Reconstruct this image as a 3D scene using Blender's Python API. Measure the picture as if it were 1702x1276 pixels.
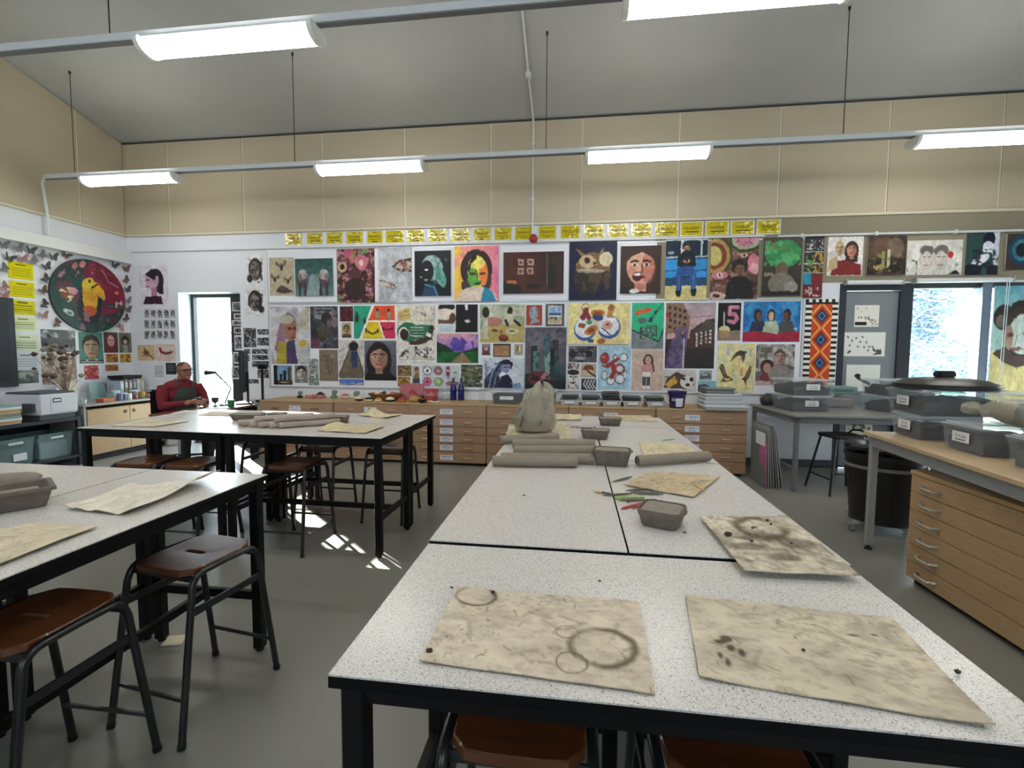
import bpy, bmesh, math, random
import numpy as np
from mathutils import Vector, Matrix

for _o in list(bpy.data.objects):
    bpy.data.objects.remove(_o)
SC = bpy.context.scene
COL = SC.collection

# ------------------------------------------------------------------ camera
F_PX, CX, CY = 784.0, 851.0, 638.0
CAM_H = 1.41
YAW, PITCH, ROLL = (math.radians(a) for a in (-7.527, -3.729, 0.359))


def cam_axes():
    cy, sy, cp, sp, cr, sr = (math.cos(YAW), math.sin(YAW), math.cos(PITCH), math.sin(PITCH), math.cos(ROLL), math.sin(ROLL))
    fwd = Vector((sy * cp, cy * cp, sp))
    right = Vector((cy, -sy, 0))
    up = right.cross(fwd)
    return cr * right + sr * up, -sr * right + cr * up, fwd


RT, UP, FW = cam_axes()
cam_d = bpy.data.cameras.new('camera')
cam_d.sensor_fit = 'HORIZONTAL'
cam_d.sensor_width = 36.0
cam_d.lens = 36.0 * F_PX / 1702.0
cam_d.clip_start = 0.02
cam_d.clip_end = 300
cam = bpy.data.objects.new('camera', cam_d)
COL.objects.link(cam)
m3 = Matrix((RT, UP, -FW)).transposed()
cam.matrix_world = Matrix.Translation((0, 0, CAM_H)) @ m3.to_4x4()
SC.camera = cam

# ------------------------------------------------------------------ world, sun, exposure
W = bpy.data.worlds.new('sky')
SC.world = W
W.use_nodes = True
_n = W.node_tree.nodes
_bg = _n['Background']
_bg.inputs[0].default_value = (0.80, 0.90, 1.0, 1)
_bg.inputs[1].default_value = 9.0
SUN_AZ, SUN_EL = math.radians(49), math.radians(20)
sun_dir = Vector((math.sin(SUN_AZ) * math.cos(SUN_EL), -math.cos(SUN_AZ) * math.cos(SUN_EL), -math.sin(SUN_EL)))
sun_d = bpy.data.lights.new('sun', 'SUN')
sun_d.energy = 45
sun_d.color = (1.0, 0.95, 0.86)
sun_d.angle = math.radians(0.6)
sun = bpy.data.objects.new('sun', sun_d)
COL.objects.link(sun)
sun.rotation_euler = sun_dir.to_track_quat('-Z', 'Y').to_euler()
sun.location = (-9, 12, 6)
LAMP = 16.0          # emission of the lit diffusers
vs = SC.view_settings
vs.view_transform = 'Standard'
vs.look = 'None'
vs.exposure = 0.32
vs.gamma = 1.0
vs.use_curve_mapping = False

# ------------------------------------------------------------------ pixels to places
BACK_Y, LEFT_X = 6.30, -6.61


def ray(x, y):
    return RT * ((x - CX) / F_PX) - UP * ((y - CY) / F_PX) + FW


def onz(x, y, z):
    d = ray(x, y)
    t = (z - CAM_H) / d.z
    return Vector((d.x * t, d.y * t, z))


def ony(x, y, Y):
    d = ray(x, y)
    t = Y / d.y
    return Vector((d.x * t, Y, CAM_H + d.z * t))


def onx(x, y, X):
    d = ray(x, y)
    t = X / d.x
    return Vector((X, d.y * t, CAM_H + d.z * t))


# ------------------------------------------------------------------ mesh builder
class MB:
    def __init__(s):
        s.v, s.f = [], []

    def add(s, v, f):
        o = len(s.v)
        s.v += [tuple(p) for p in v]
        s.f += [tuple(i + o for i in q) for q in f]
        return s

    def box(s, x0, x1, y0, y1, z0, z1):
        v = [(x, y, z) for z in (z0, z1) for y in (y0, y1) for x in (x0, x1)]
        return s.add(v, [(0, 2, 3, 1), (4, 5, 7, 6), (0, 1, 5, 4), (1, 3, 7, 5), (3, 2, 6, 7), (2, 0, 4, 6)])

    def obox(s, c, sz, rz=0, rx=0, ry=0):
        M = Matrix.Translation(c) @ Matrix.Rotation(rz, 4, 'Z') @ Matrix.Rotation(ry, 4, 'Y') @ Matrix.Rotation(rx, 4, 'X')
        b = MB().box(-sz[0] / 2, sz[0] / 2, -sz[1] / 2, sz[1] / 2, -sz[2] / 2, sz[2] / 2)
        return s.add([M @ Vector(p) for p in b.v], b.f)

    def frust(s, w0, d0, z0, w1, d1, z1):
        v = [(x * w / 2, y * d / 2, z) for (w, d, z) in ((w0, d0, z0), (w1, d1, z1)) for y in (-1, 1) for x in (-1, 1)]
        return s.add(v, [(0, 2, 3, 1), (4, 5, 7, 6), (0, 1, 5, 4), (1, 3, 7, 5), (3, 2, 6, 7), (2, 0, 4, 6)])

    def tray(s, w0, d0, z0, w1, d1, z1, t=0.003, rim=0.0):
        """open-topped tapered box with walls of thickness t"""
        rr = []
        for (w, d, z) in ((w0, d0, z0), (w1, d1, z1), (w1 + rim, d1 + rim, z1), (w1 + rim, d1 + rim, z1 - t * 2 if rim else z1)):
            rr.append([(-w / 2, -d / 2, z), (w / 2, -d / 2, z), (w / 2, d / 2, z), (-w / 2, d / 2, z)])
        inn = [[(-a / 2, -b / 2, z), (a / 2, -b / 2, z), (a / 2, b / 2, z), (-a / 2, b / 2, z)]
               for (a, b, z) in ((w1 - 2 * t, d1 - 2 * t, z1), (w0 - 2 * t, d0 - 2 * t, z0 + t))]
        rings = [rr[0]] + ([rr[1], rr[3], rr[2]] if rim else [rr[1]]) + inn
        v, f = [], []
        for r in rings:
            v += r
        for k in range(len(rings) - 1):
            for j in range(4):
                a, b = k * 4 + j, k * 4 + (j + 1) % 4
                f.append((a, b, b + 4, a + 4))
        f.append((3, 2, 1, 0))
        e = (len(rings) - 1) * 4
        f.append((e, e + 1, e + 2, e + 3))
        return s.add(v, f)

    def cyl(s, p, q, r, r2=None, n=12):
        return s.tube([p, q], [r, r if r2 is None else r2], n)

    def tube(s, pts, r, n=8, closed=False, cap=True, flat=None):
        pts = [Vector(p) for p in pts]
        m = len(pts)
        rs = r if isinstance(r, (list, tuple)) else [r] * m
        tang = []
        for i in range(m):
            if closed:
                t = pts[(i + 1) % m] - pts[i - 1]
            else:
                t = pts[min(i + 1, m - 1)] - pts[max(i - 1, 0)]
            tang.append(t.normalized() if t.length > 1e-9 else Vector((0, 0, 1)))
        t0 = tang[0]
        ref = Vector((0, 0, 1)) if abs(t0.z) < 0.9 else Vector((1, 0, 0))
        u = t0.cross(ref).normalized()
        v, f = [], []
        for i in range(m):
            t = tang[i]
            u = (u - t * u.dot(t))
            u = u.normalized() if u.length > 1e-6 else t.orthogonal().normalized()
            w = t.cross(u)
            for k in range(n):
                a = 2 * math.pi * k / n
                kw = flat if flat else 1.0
                v.append(pts[i] + (u * math.cos(a) + w * (math.sin(a) * kw)) * rs[i])
        mm = m if closed else m - 1
        for i in range(mm):
            for k in range(n):
                a, b = i * n + k, i * n + (k + 1) % n
                c, d = ((i + 1) % m) * n + (k + 1) % n, ((i + 1) % m) * n + k
                f.append((a, b, c, d))
        if cap and not closed:
            f.append(tuple(range(n - 1, -1, -1)))
            f.append(tuple((m - 1) * n + k for k in range(n)))
        return s.add(v, f)

    def lathe(s, prof, c=(0, 0, 0), n=24, sx=1.0, sy=1.0):
        v, f = [], []
        for (r, z) in prof:
            for k in range(n):
                a = 2 * math.pi * k / n
                v.append((c[0] + r * math.cos(a) * sx, c[1] + r * math.sin(a) * sy, c[2] + z))
        for i in range(len(prof) - 1):
            for k in range(n):
                a, b = i * n + k, i * n + (k + 1) % n
                f.append((a, b, b + n, a + n))
        f.append(tuple(range(n - 1, -1, -1)))
        f.append(tuple((len(prof) - 1) * n + k for k in range(n)))
        return s.add(v, f)

    def ell(s, c, r, n=16, m=10, M=None):
        v, f = [], []
        for i in range(m + 1):
            th = math.pi * i / m
            for k in range(n):
                a = 2 * math.pi * k / n
                p = Vector((r[0] * math.sin(th) * math.cos(a), r[1] * math.sin(th) * math.sin(a), r[2] * math.cos(th)))
                if M is not None:
                    p = M @ p
                v.append(p + Vector(c))
        for i in range(m):
            for k in range(n):
                a, b = i * n + k, i * n + (k + 1) % n
                f.append((a, a + n, b + n, b))
        return s.add(v, f)

    def extr(s, poly, z0, z1):
        n = len(poly)
        v = [(p[0], p[1], z0) for p in poly] + [(p[0], p[1], z1) for p in poly]
        f = [tuple(range(n - 1, -1, -1)), tuple(range(n, 2 * n))]
        f += [(i, (i + 1) % n, n + (i + 1) % n, n + i) for i in range(n)]
        return s.add(v, f)

    def xf(s, M):
        s.v = [tuple(M @ Vector(p)) for p in s.v]
        return s

    def mesh(s, name, mat=None, bev=0.0, smooth=False, seg=1, ang=40):
        me = bpy.data.meshes.new(name)
        me.from_pydata(s.v, [], s.f)
        if bev > 0:
            bm = bmesh.new()
            bm.from_mesh(me)
            bmesh.ops.remove_doubles(bm, verts=bm.verts, dist=1e-6)
            es = [e for e in bm.edges if len(e.link_faces) == 2 and e.calc_face_angle(0) > 0.6]
            bmesh.ops.bevel(bm, geom=es, offset=bev, segments=seg, affect='EDGES', clamp_overlap=True)
            bm.to_mesh(me)
            bm.free()
        if mat is not None:
            me.materials.append(M_(mat))
        if smooth:
            me.shade_smooth()
            me.set_sharp_from_angle(angle=math.radians(ang))
        me.update()
        return me

    def obj(s, name, mat=None, parent=None, **k):
        return link(name, s.mesh(name, mat, **k), parent)


def link(name, me, parent=None):
    o = bpy.data.objects.new(name, me)
    COL.objects.link(o)
    if parent is not None:
        o.parent = parent
    return o


def tag(o, label, cat, group=None):
    o['label'] = label
    o['category'] = cat
    if group:
        o['group'] = group
    return o


def struct(o):
    o['kind'] = 'structure'
    return o


def thing(name, label, cat, loc=(0, 0, 0), rz=0.0, group=None):
    o = bpy.data.objects.new(name, None)
    o.empty_display_size = 0.05
    COL.objects.link(o)
    o.location = loc
    o.rotation_euler = (0, 0, rz)
    return tag(o, label, cat, group)


def copy_tree(o, loc=None, rz=None, label=None, group=None, parent=None):
    c = o.copy()
    COL.objects.link(c)
    c.parent = parent
    if loc is not None:
        c.location = loc
    if rz is not None:
        c.rotation_euler = (0, 0, rz)
    if label:
        c['label'] = label
    if group:
        c['group'] = group
    for ch in list(o.children):
        copy_tree(ch, parent=c)
    return c


def place(o, loc, rz=0.0, rx=0.0, ry=0.0):
    o.location = loc
    o.rotation_euler = (rx, ry, rz)
    return o


# ------------------------------------------------------------------ materials
def lin(c):
    if isinstance(c, str):
        if len(c) == 3:
            c = tuple(int(k * 2, 16) / 255 for k in c)
        else:
            c = tuple(int(c[i:i + 2], 16) / 255 for i in (0, 2, 4))
    return tuple((k / 12.92 if k <= 0.04045 else ((k + 0.055) / 1.055) ** 2.4) for k in c)


MATS = {}


def M_(n):
    return MATS[n] if isinstance(n, str) else n


def mat(name, col, rough=0.5, metal=0.0, var=0.0, vscale=8.0, bump=0.0, bscale=60.0, stretch=None, spec=0.5, col2=None, coat=0.0, trans=0.0, trough=None, emit=None):
    m = bpy.data.materials.new(name)
    m.use_nodes = True
    nt = m.node_tree
    b = nt.nodes['Principled BSDF']
    c = lin(col)
    b.inputs['Base Color'].default_value = (*c, 1)
    b.inputs['Roughness'].default_value = rough
    b.inputs['Metallic'].default_value = metal
    b.inputs['Specular IOR Level'].default_value = spec
    b.inputs['Coat Weight'].default_value = coat
    if emit:
        b.inputs['Emission Color'].default_value = (*lin(col), 1)
        b.inputs['Emission Strength'].default_value = emit
    tc = None
    if var or bump or col2:
        tc = nt.nodes.new('ShaderNodeTexCoord')
        mp = nt.nodes.new('ShaderNodeMapping')
        if stretch:
            mp.inputs['Scale'].default_value = stretch
        nt.links.new(tc.outputs['Object'], mp.inputs['Vector'])
    if var or col2:
        nz = nt.nodes.new('ShaderNodeTexNoise')
        nz.inputs['Scale'].default_value = vscale
        nz.inputs['Detail'].default_value = 4
        nt.links.new(mp.outputs[0], nz.inputs['Vector'])
        rp = nt.nodes.new('ShaderNodeValToRGB')
        rp.color_ramp.elements[0].position = 0.3
        rp.color_ramp.elements[1].position = 0.7
        a = lin(col2) if col2 else tuple(k * (1 - var) for k in c)
        d = c if col2 else tuple(min(1, k * (1 + var)) for k in c)
        rp.color_ramp.elements[0].color = (*a, 1)
        rp.color_ramp.elements[1].color = (*d, 1)
        nt.links.new(nz.outputs['Fac'], rp.inputs['Fac'])
        nt.links.new(rp.outputs['Color'], b.inputs['Base Color'])
    if bump:
        nb = nt.nodes.new('ShaderNodeTexNoise')
        nb.inputs['Scale'].default_value = bscale
        nb.inputs['Detail'].default_value = 3
        nt.links.new(mp.outputs[0], nb.inputs['Vector'])
        bp = nt.nodes.new('ShaderNodeBump')
        bp.inputs['Strength'].default_value = bump
        bp.inputs['Distance'].default_value = 0.01
        nt.links.new(nb.outputs['Fac'], bp.inputs['Height'])
        nt.links.new(bp.outputs['Normal'], b.inputs['Normal'])
    if trans:
        out = nt.nodes['Material Output']
        tr = nt.nodes.new('ShaderNodeBsdfTransparent')
        tr.inputs[0].default_value = (0.97, 0.98, 1, 1)
        mx = nt.nodes.new('ShaderNodeMixShader')
        mx.inputs[0].default_value = trans
        nt.links.new(b.outputs[0], mx.inputs[1])
        nt.links.new(tr.outputs[0], mx.inputs[2])
        nt.links.new(mx.outputs[0], out.inputs['Surface'])
    MATS[name] = m
    return m


def glass_mat(name, tint=(0.97, 0.99, 1.0), rough=0.02, f0=0.04):
    m = bpy.data.materials.new(name)
    m.use_nodes = True
    nt = m.node_tree
    nt.nodes.remove(nt.nodes['Principled BSDF'])
    out = nt.nodes['Material Output']
    tr = nt.nodes.new('ShaderNodeBsdfTransparent')
    tr.inputs[0].default_value = (*tint, 1)
    gl = nt.nodes.new('ShaderNodeBsdfGlossy')
    gl.inputs['Roughness'].default_value = rough
    lw = nt.nodes.new('ShaderNodeLayerWeight')
    lw.inputs['Blend'].default_value = 0.5
    pw = nt.nodes.new('ShaderNodeMath')
    pw.operation = 'POWER'
    pw.inputs[1].default_value = 4.0
    nt.links.new(lw.outputs['Facing'], pw.inputs[0])
    ml = nt.nodes.new('ShaderNodeMath')
    ml.operation = 'MULTIPLY_ADD'
    ml.inputs[1].default_value = 0.6
    ml.inputs[2].default_value = f0
    nt.links.new(pw.outputs[0], ml.inputs[0])
    mx = nt.nodes.new('ShaderNodeMixShader')
    nt.links.new(ml.outputs[0], mx.inputs[0])
    nt.links.new(tr.outputs[0], mx.inputs[1])
    nt.links.new(gl.outputs[0], mx.inputs[2])
    nt.links.new(mx.outputs[0], out.inputs['Surface'])
    MATS[name] = m


def speckle_mat(name, base, specks, rough=0.35):
    """laminate with fine coloured specks"""
    m = bpy.data.materials.new(name)
    m.use_nodes = True
    nt = m.node_tree
    b = nt.nodes['Principled BSDF']
    b.inputs['Roughness'].default_value = rough
    tc = nt.nodes.new('ShaderNodeTexCoord')
    prev = None
    last = nt.nodes.new('ShaderNodeRGB')
    last.outputs[0].default_value = (*lin(base), 1)
    cur = last.outputs[0]
    for i, (scale, th, c) in enumerate(specks):
        vo = nt.nodes.new('ShaderNodeTexVoronoi')
        vo.inputs['Scale'].default_value = scale
        mp = nt.nodes.new('ShaderNodeMapping')
        mp.inputs['Location'].default_value = (i * 3.7, i * 1.9, 0)
        nt.links.new(tc.outputs['Object'], mp.inputs['Vector'])
        nt.links.new(mp.outputs[0], vo.inputs['Vector'])
        sp = nt.nodes.new('ShaderNodeSeparateColor')
        nt.links.new(vo.outputs['Color'], sp.inputs[0])
        lt = nt.nodes.new('ShaderNodeMath')
        lt.operation = 'LESS_THAN'
        lt.inputs[1].default_value = th
        nt.links.new(sp.outputs[0], lt.inputs[0])
        mx = nt.nodes.new('ShaderNodeMix')
        mx.data_type = 'RGBA'
        nt.links.new(lt.outputs[0], mx.inputs['Factor'])
        nt.links.new(cur, mx.inputs['A'])
        mx.inputs['B'].default_value = (*lin(c), 1)
        cur = mx.outputs['Result']
    nt.links.new(cur, b.inputs['Base Color'])
    MATS[name] = m


def attr_mat(name, rough=0.6, spec=0.3, bump=0.0):
    """paint held in the mesh's own colour attribute (pigment on paper and canvas)"""
    m = bpy.data.materials.new(name)
    m.use_nodes = True
    nt = m.node_tree
    b = nt.nodes['Principled BSDF']
    b.inputs['Roughness'].default_value = rough
    b.inputs['Specular IOR Level'].default_value = spec
    at = nt.nodes.new('ShaderNodeAttribute')
    at.attribute_name = 'pigment'
    nt.links.new(at.outputs['Color'], b.inputs['Base Color'])
    if bump:
        tc = nt.nodes.new('ShaderNodeTexCoord')
        nb = nt.nodes.new('ShaderNodeTexNoise')
        nb.inputs['Scale'].default_value = 9
        nt.links.new(tc.outputs['Object'], nb.inputs['Vector'])
        bp = nt.nodes.new('ShaderNodeBump')
        bp.inputs['Strength'].default_value = bump
        bp.inputs['Distance'].default_value = 0.05
        nt.links.new(nb.outputs['Fac'], bp.inputs['Height'])
        nt.links.new(bp.outputs['Normal'], b.inputs['Normal'])
    MATS[name] = m


mat('wall_white', 'dcdfe6', 0.7, bump=0.05, bscale=120)
mat('trunk_white', 'd8dadb', 0.45)
mat('ceil_grey', 'abaca8', 0.8, var=0.03, vscale=1.5)
mat('panel_beige', 'beb299', 0.6, var=0.05, vscale=1.2, stretch=(0.6, 0.6, 3))
mat('strip_cream', 'dcd6c6', 0.5)
mat('rail_cream', 'cfc7b0', 0.5)
mat('olive_board', '8d8672', 0.9, bump=0.1, bscale=300)
mat('board_white', 'e6e9f1', 0.55)
mat('alu', 'b9bcc0', 0.35, 0.7)
mat('floor_vinyl', '83827b', 0.34, var=0.06, vscale=2.2, bump=0.02, bscale=90)
mat('skirt', '454a52', 0.5)
mat('frame_dark', '2b313b', 0.4)
mat('door_grey', '7b8288', 0.5)
mat('reveal', 'cfdbe8', 0.6)
mat('frame_blue', '66788f', 0.4)
glass_mat('pane')
glass_mat('clear_glass', (0.93, 0.96, 0.95), 0.03)
mat('rail_white', 'd5dade', 0.35)
mat('wire', '33322f', 0.4, 0.6)
mat('lamp_cap', 'e4e4e0', 0.4)
mat('diffuser', 'fffcf4', 0.5, emit=LAMP)
mat('black_steel', '0a0b0d', 0.45, 0.0, spec=0.25)
mat('table_black', '08080a', 0.6, spec=0.2)
speckle_mat('laminate', 'dad7d2', [(640, 0.15, 'aaa6a3'), (450, 0.032, '7c7876'), (700, 0.14, 'e6e5e3'), (560, 0.05, 'bfa8a9')], 0.23)
mat('stool_wood', '633a1f', 0.28, var=0.25, vscale=5, stretch=(1, 8, 1), coat=0.25)
mat('stool_tube', '1d1f22', 0.3, spec=0.6)
mat('birch', 'a5856a', 0.45, var=0.12, vscale=3, stretch=(1.2, 4, 22))
mat('birch_top', 'b39468', 0.45, var=0.10, vscale=3, stretch=(1.2, 14, 1))
mat('birch_pale', 'b3936c', 0.45, var=0.10, vscale=3, stretch=(3, 1.2, 22))
mat('handle_wood', 'c9a884', 0.4)
mat('handle_steel', 'c8c5be', 0.3, 0.8)
mat('handle_brown', '6d4630', 0.4)
mat('dark_gap', '1c1611', 0.7)
mat('label_white', 'dfe1ea', 0.6)
mat('ink', '16161c', 0.6)
mat('clay', '6a6058', 0.75, var=0.15, vscale=30, bump=0.3, bscale=40)
mat('clay_pale', '8c8277', 0.8, var=0.12, vscale=25, bump=0.2, bscale=50)
mat('clay_dark', '3b332d', 0.8, var=0.2, vscale=40)
mat('roll', '8b8071', 0.6, var=0.10, vscale=10, stretch=(1, 6, 6))
mat('roll_pale', 'ada395', 0.7, var=0.12, vscale=12)
mat('roll_rose', 'a3948a', 0.7, var=0.12, vscale=12)
mat('green_tool', '8fb45a', 0.5)
mat('red_tool', 'b5474a', 0.5)
mat('wood_tool', 'c8a566', 0.5)
mat('grey_tool', '5d5a4e', 0.6)
mat('plastic_clear', 'dfe6ea', 0.15, trans=0.91, spec=0.6)
mat('plastic_teal', '8fb0ae', 0.25, trans=0.62, spec=0.6)
mat('bag_black', '131316', 0.45, bump=0.6, bscale=14, var=0.2)
mat('bag_grey', '38383b', 0.5, bump=0.4, bscale=14, var=0.15)
mat('bin_black', '131417', 0.4)
mat('lid_black', '1b1b1e', 0.35)
mat('grey_paint', '6f7274', 0.45)
mat('grey_top', '8d8c89', 0.4)
mat('bench_wood', 'c4ab86', 0.45, var=0.08, vscale=3, stretch=(8, 1, 1))
mat('bench_grey', '97999a', 0.4)
mat('printer_white', 'd0d2da', 0.45)
mat('printer_grey', '4a4e55', 0.5)
mat('navy', '20262f', 0.5)
mat('paper_white', 'e3e4e6', 0.7)
mat('paper_cream', 'd9cfb4', 0.7)
mat('red', 'a3202c', 0.45)
mat('blue_glass', '101a66', 0.08, spec=0.8)
mat('purple', '2d2258', 0.35)
mat('orange', 'b55f35', 0.5)
mat('red_knit', '741c28', 0.85, bump=0.25, bscale=160)
mat('skin', '9a6a55', 0.5, var=0.08, vscale=20)
mat('hair_dark', '3b2f2a', 0.8)
mat('apron', '37403c', 0.8)
mat('trouser', '23252c', 0.8)
mat('green_cup', '1d6b46', 0.35)
mat('grass_out', 'b9c4a5', 0.9, var=0.15, vscale=1.5)
mat('bark', '6e6256', 0.9, bump=0.3)
mat('conifer', '8398aa', 0.8, var=0.2, vscale=2)
mat('hedge', '7d9a94', 0.8, var=0.25, vscale=2)
attr_mat('paint', 0.5, 0.35)
attr_mat('paper_paint', 0.75, 0.2)
attr_mat('glossy_card', 0.12, 0.6, bump=0.35)
# ------------------------------------------------------------------ the setting
CEIL0, CSL = 4.43, 0.245


def ceil_z(y):
    return CEIL0 + CSL * (BACK_Y - y) if y > 1.0 else CEIL0 + CSL * (BACK_Y - 1.0) - CSL * (1.0 - y)


RX, NY = 6.3, -4.2
struct(MB().box(LEFT_X - 0.3, RX + 0.3, NY - 0.3, BACK_Y + 0.3, -0.15, 0).obj('floor', 'floor_vinyl'))
mb = MB()
v = []
for y in (NY - 0.3, 1.0, BACK_Y + 0.3):
    for x in (LEFT_X - 0.3, RX + 0.3):
        v += [(x, y, ceil_z(y)), (x, y, ceil_z(y) + 0.12)]
mb.add(v, [(0, 4, 6, 2), (4, 8, 10, 6), (1, 3, 7, 5), (5, 7, 11, 9), (0, 1, 5, 4), (4, 5, 9, 8), (2, 6, 7, 3), (6, 10, 11, 7), (0, 2, 3, 1), (8, 9, 11, 10)])
ceiling = struct(mb.obj('ceiling', 'ceil_grey'))

D1 = (-5.80, -4.80, 2.27)      # left doorway
D2 = (3.20, 5.70, 2.28)        # right glazed opening
mb = MB()
Yb, Ye = BACK_Y, BACK_Y + 0.3
mb.box(LEFT_X - 0.3, D1[0], Yb, Ye, 0, 4.40).box(D1[0], D1[1], Yb, Ye, D1[2], 4.40).box(D1[1], D2[0], Yb, Ye, 0, 4.40)
mb.box(D2[0], D2[1], Yb, Ye, D2[2], 4.40).box(D2[1], RX + 0.3, Yb, Ye, 0, 4.40)
wall_back = struct(mb.obj('wall_back', 'wall_white'))


def side_wall(x0, x1):
    ys = [NY, 1.0, BACK_Y]
    v, f = [], []
    for y in ys:
        for x in (x0, x1):
            v += [(x, y, 0), (x, y, ceil_z(y))]
    for k in range(2):
        a, b = 4 * k, 4 * k + 4
        f += [(a, a + 1, b + 1, b), (a + 2, b + 2, b + 3, a + 3), (a + 1, a + 3, b + 3, b + 1), (a, b, b + 2, a + 2)]
    f += [(0, 2, 3, 1), (8, 9, 11, 10)]
    return MB().add(v, f)


wall_left = struct(side_wall(LEFT_X - 0.3, LEFT_X).obj('wall_left', 'wall_white'))
wall_right = struct(side_wall(RX, RX + 0.3).obj('wall_right', 'wall_white'))
zn = ceil_z(NY)
mb = MB().box(LEFT_X - 0.3, RX + 0.3, NY - 0.3, NY, 0, 2.2).box(LEFT_X - 0.3, RX + 0.3, NY - 0.3, NY, 3.4, zn)
for a, b in ((LEFT_X - .3, -4.4), (-1.6, 1.2), (4.0, RX + .3)):
    mb.box(a, b, NY - .3, NY, 2.2, 3.4)
wall_near = struct(mb.obj('wall_near', 'wall_white'))
for i, (a, b) in enumerate(((-4.4, -1.6), (1.2, 4.0))):  # unseen windows, added to let sky light in from behind the camera
    wn = struct(thing('window_%d' % (4 + i), 'wide unseen window added for sky light in the wall at the near end of the room', 'window'))
    del wn['category']
    fr = MB()
    for k in range(4):
        x = a + (b - a - .06) * k / 3
        fr.box(x, x + .06, NY - .2, NY - .12, 2.2, 3.4)
    fr.box(a + .06, b - .06, NY - .2, NY - .12, 2.2, 2.26).box(a + .06, b - .06, NY - .2, NY - .12, 3.34, 3.4)
    fr.obj('window_frame', 'frame_dark', wn)
    MB().box(a + .05, b - .05, NY - .165, NY - .16, 2.25, 3.35).obj('pane', 'pane', wn)

# timber-faced acoustic panels above the rail, each a piece of its wall
XJ = [LEFT_X + 0.0, -5.87, -4.69, -3.49, -2.31, -1.13, 0.06, 1.26, 2.44, 3.65, 4.84, 6.03, RX]
for a, b in zip(XJ[:-1], XJ[1:]):
    MB().box(a + 0.011, b - 0.011, Yb - 0.02, Yb, 3.125, 4.405).obj('panel', 'panel_beige', wall_back)
    MB().box(b - 0.009, b + 0.009, Yb - 0.014, Yb, 3.125, 4.405).obj('joint_strip', 'strip_cream', wall_back)
YJ = [BACK_Y - 0.02, 5.64, 4.45, 3.26, 2.07, 0.88, -0.31, -1.5, -2.7, NY + .01]
for b, a in zip(YJ[:-1], YJ[1:]):
    za, zb = ceil_z(a) - 0.02, ceil_z(b) - 0.02
    v = [(x, y, z) for x in (LEFT_X, LEFT_X + 0.02) for (y, z) in ((a + .011, 3.125), (b - .011, 3.125), (b - .011, zb), (a + .011, za))]
    MB().add(v, [(0, 1, 2, 3), (7, 6, 5, 4), (0, 4, 5, 1), (1, 5, 6, 2), (2, 6, 7, 3), (3, 7, 4, 0)]).obj('panel', 'panel_beige', wall_left)
    MB().box(LEFT_X, LEFT_X + 0.014, a - .009, a + .009, 3.125, za).obj('joint_strip', 'strip_cream', wall_left)
struct(MB().box(LEFT_X + 0.03, RX, Yb - 0.035, Yb, 3.085, 3.12).obj('trim_1', 'rail_cream', bev=0.003))
struct(MB().box(LEFT_X, LEFT_X + 0.035, NY, Yb, 3.085, 3.12).obj('trim_2', 'rail_cream', bev=0.003))
struct(MB().box(LEFT_X + 0.02, RX, Yb - 0.03, Yb - 0.001, 4.412, 4.424).obj('trim_3', 'skirt'))
struct(MB().box(LEFT_X, LEFT_X + 0.09, NY, Yb - .002, 2.69, 2.83).obj('trim_4', 'trunk_white', bev=0.004))
struct(MB().box(LEFT_X + 0.09, D2[0] - .9, Yb - 0.03, Yb, 2.862, 2.885).obj('trim_5', 'trunk_white', bev=0.003))
mb = MB().tube([(2.45, Yb - 0.035, 2.862), (5.9, Yb - 0.035, 2.862)], 0.014, 8)
for x in (2.72, 3.55, 4.4, 5.2):
    mb.box(x - .012, x + .012, Yb - 0.055, Yb - .01, 2.84, 2.885)
struct(mb.obj('trim_6', 'rail_white', smooth=True))
# olive fabric facing right of the cards
struct(MB().box(1.0, RX, Yb - 0.010, Yb, 2.30, 3.085).obj('trim_7', 'olive_board'))
struct(MB().box(D1[1], D2[0], Yb - 0.014, Yb, 0, 0.10).obj('baseboard_back', 'skirt'))
struct(MB().box(LEFT_X, LEFT_X + 0.014, NY, Yb, 0, 0.10).obj('baseboard_left', 'skirt'))

# left glazed door in its deep reveal
gy = BACK_Y + 0.26
struct(MB().box(D1[0] - .0, D1[0] + 0.004, Yb + .001, gy, 0, D1[2]).obj('trim_8', 'reveal'))
d1 = struct(thing('door_1', 'tall glazed door at the end of the white wall behind the desk', 'door'))
del d1['category']
mb = MB()
mb.box(D1[0], D1[0] + .05, gy - .03, gy + .04, 0, D1[2]).box(D1[0] + .05, D1[1], gy - .03, gy + .04, D1[2] - .05, D1[2])
mb.box(-5.14, -5.05, gy - .03, gy + .04, 0, D1[2] - .05).box(D1[0] + .05, -5.14, gy - .03, gy + .04, 0, .08)
mb.obj('door_frame', 'frame_dark', d1)
MB().box(D1[0] + .05, -5.14, gy, gy + .006, .08, D1[2] - .05).obj('pane', 'pane', d1)
MB().box(-5.05, D1[1], gy - .05, gy + .03, 0, D1[2] - .05).obj('side_panel', 'frame_dark', d1)
MB().tube([(-5.095, gy - .03, 1.35), (-5.095, gy - .07, 1.35), (-5.095, gy - .07, 1.05), (-5.095, gy - .03, 1.05)], .011, 8).obj('handle', 'alu', d1, smooth=True)

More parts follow.
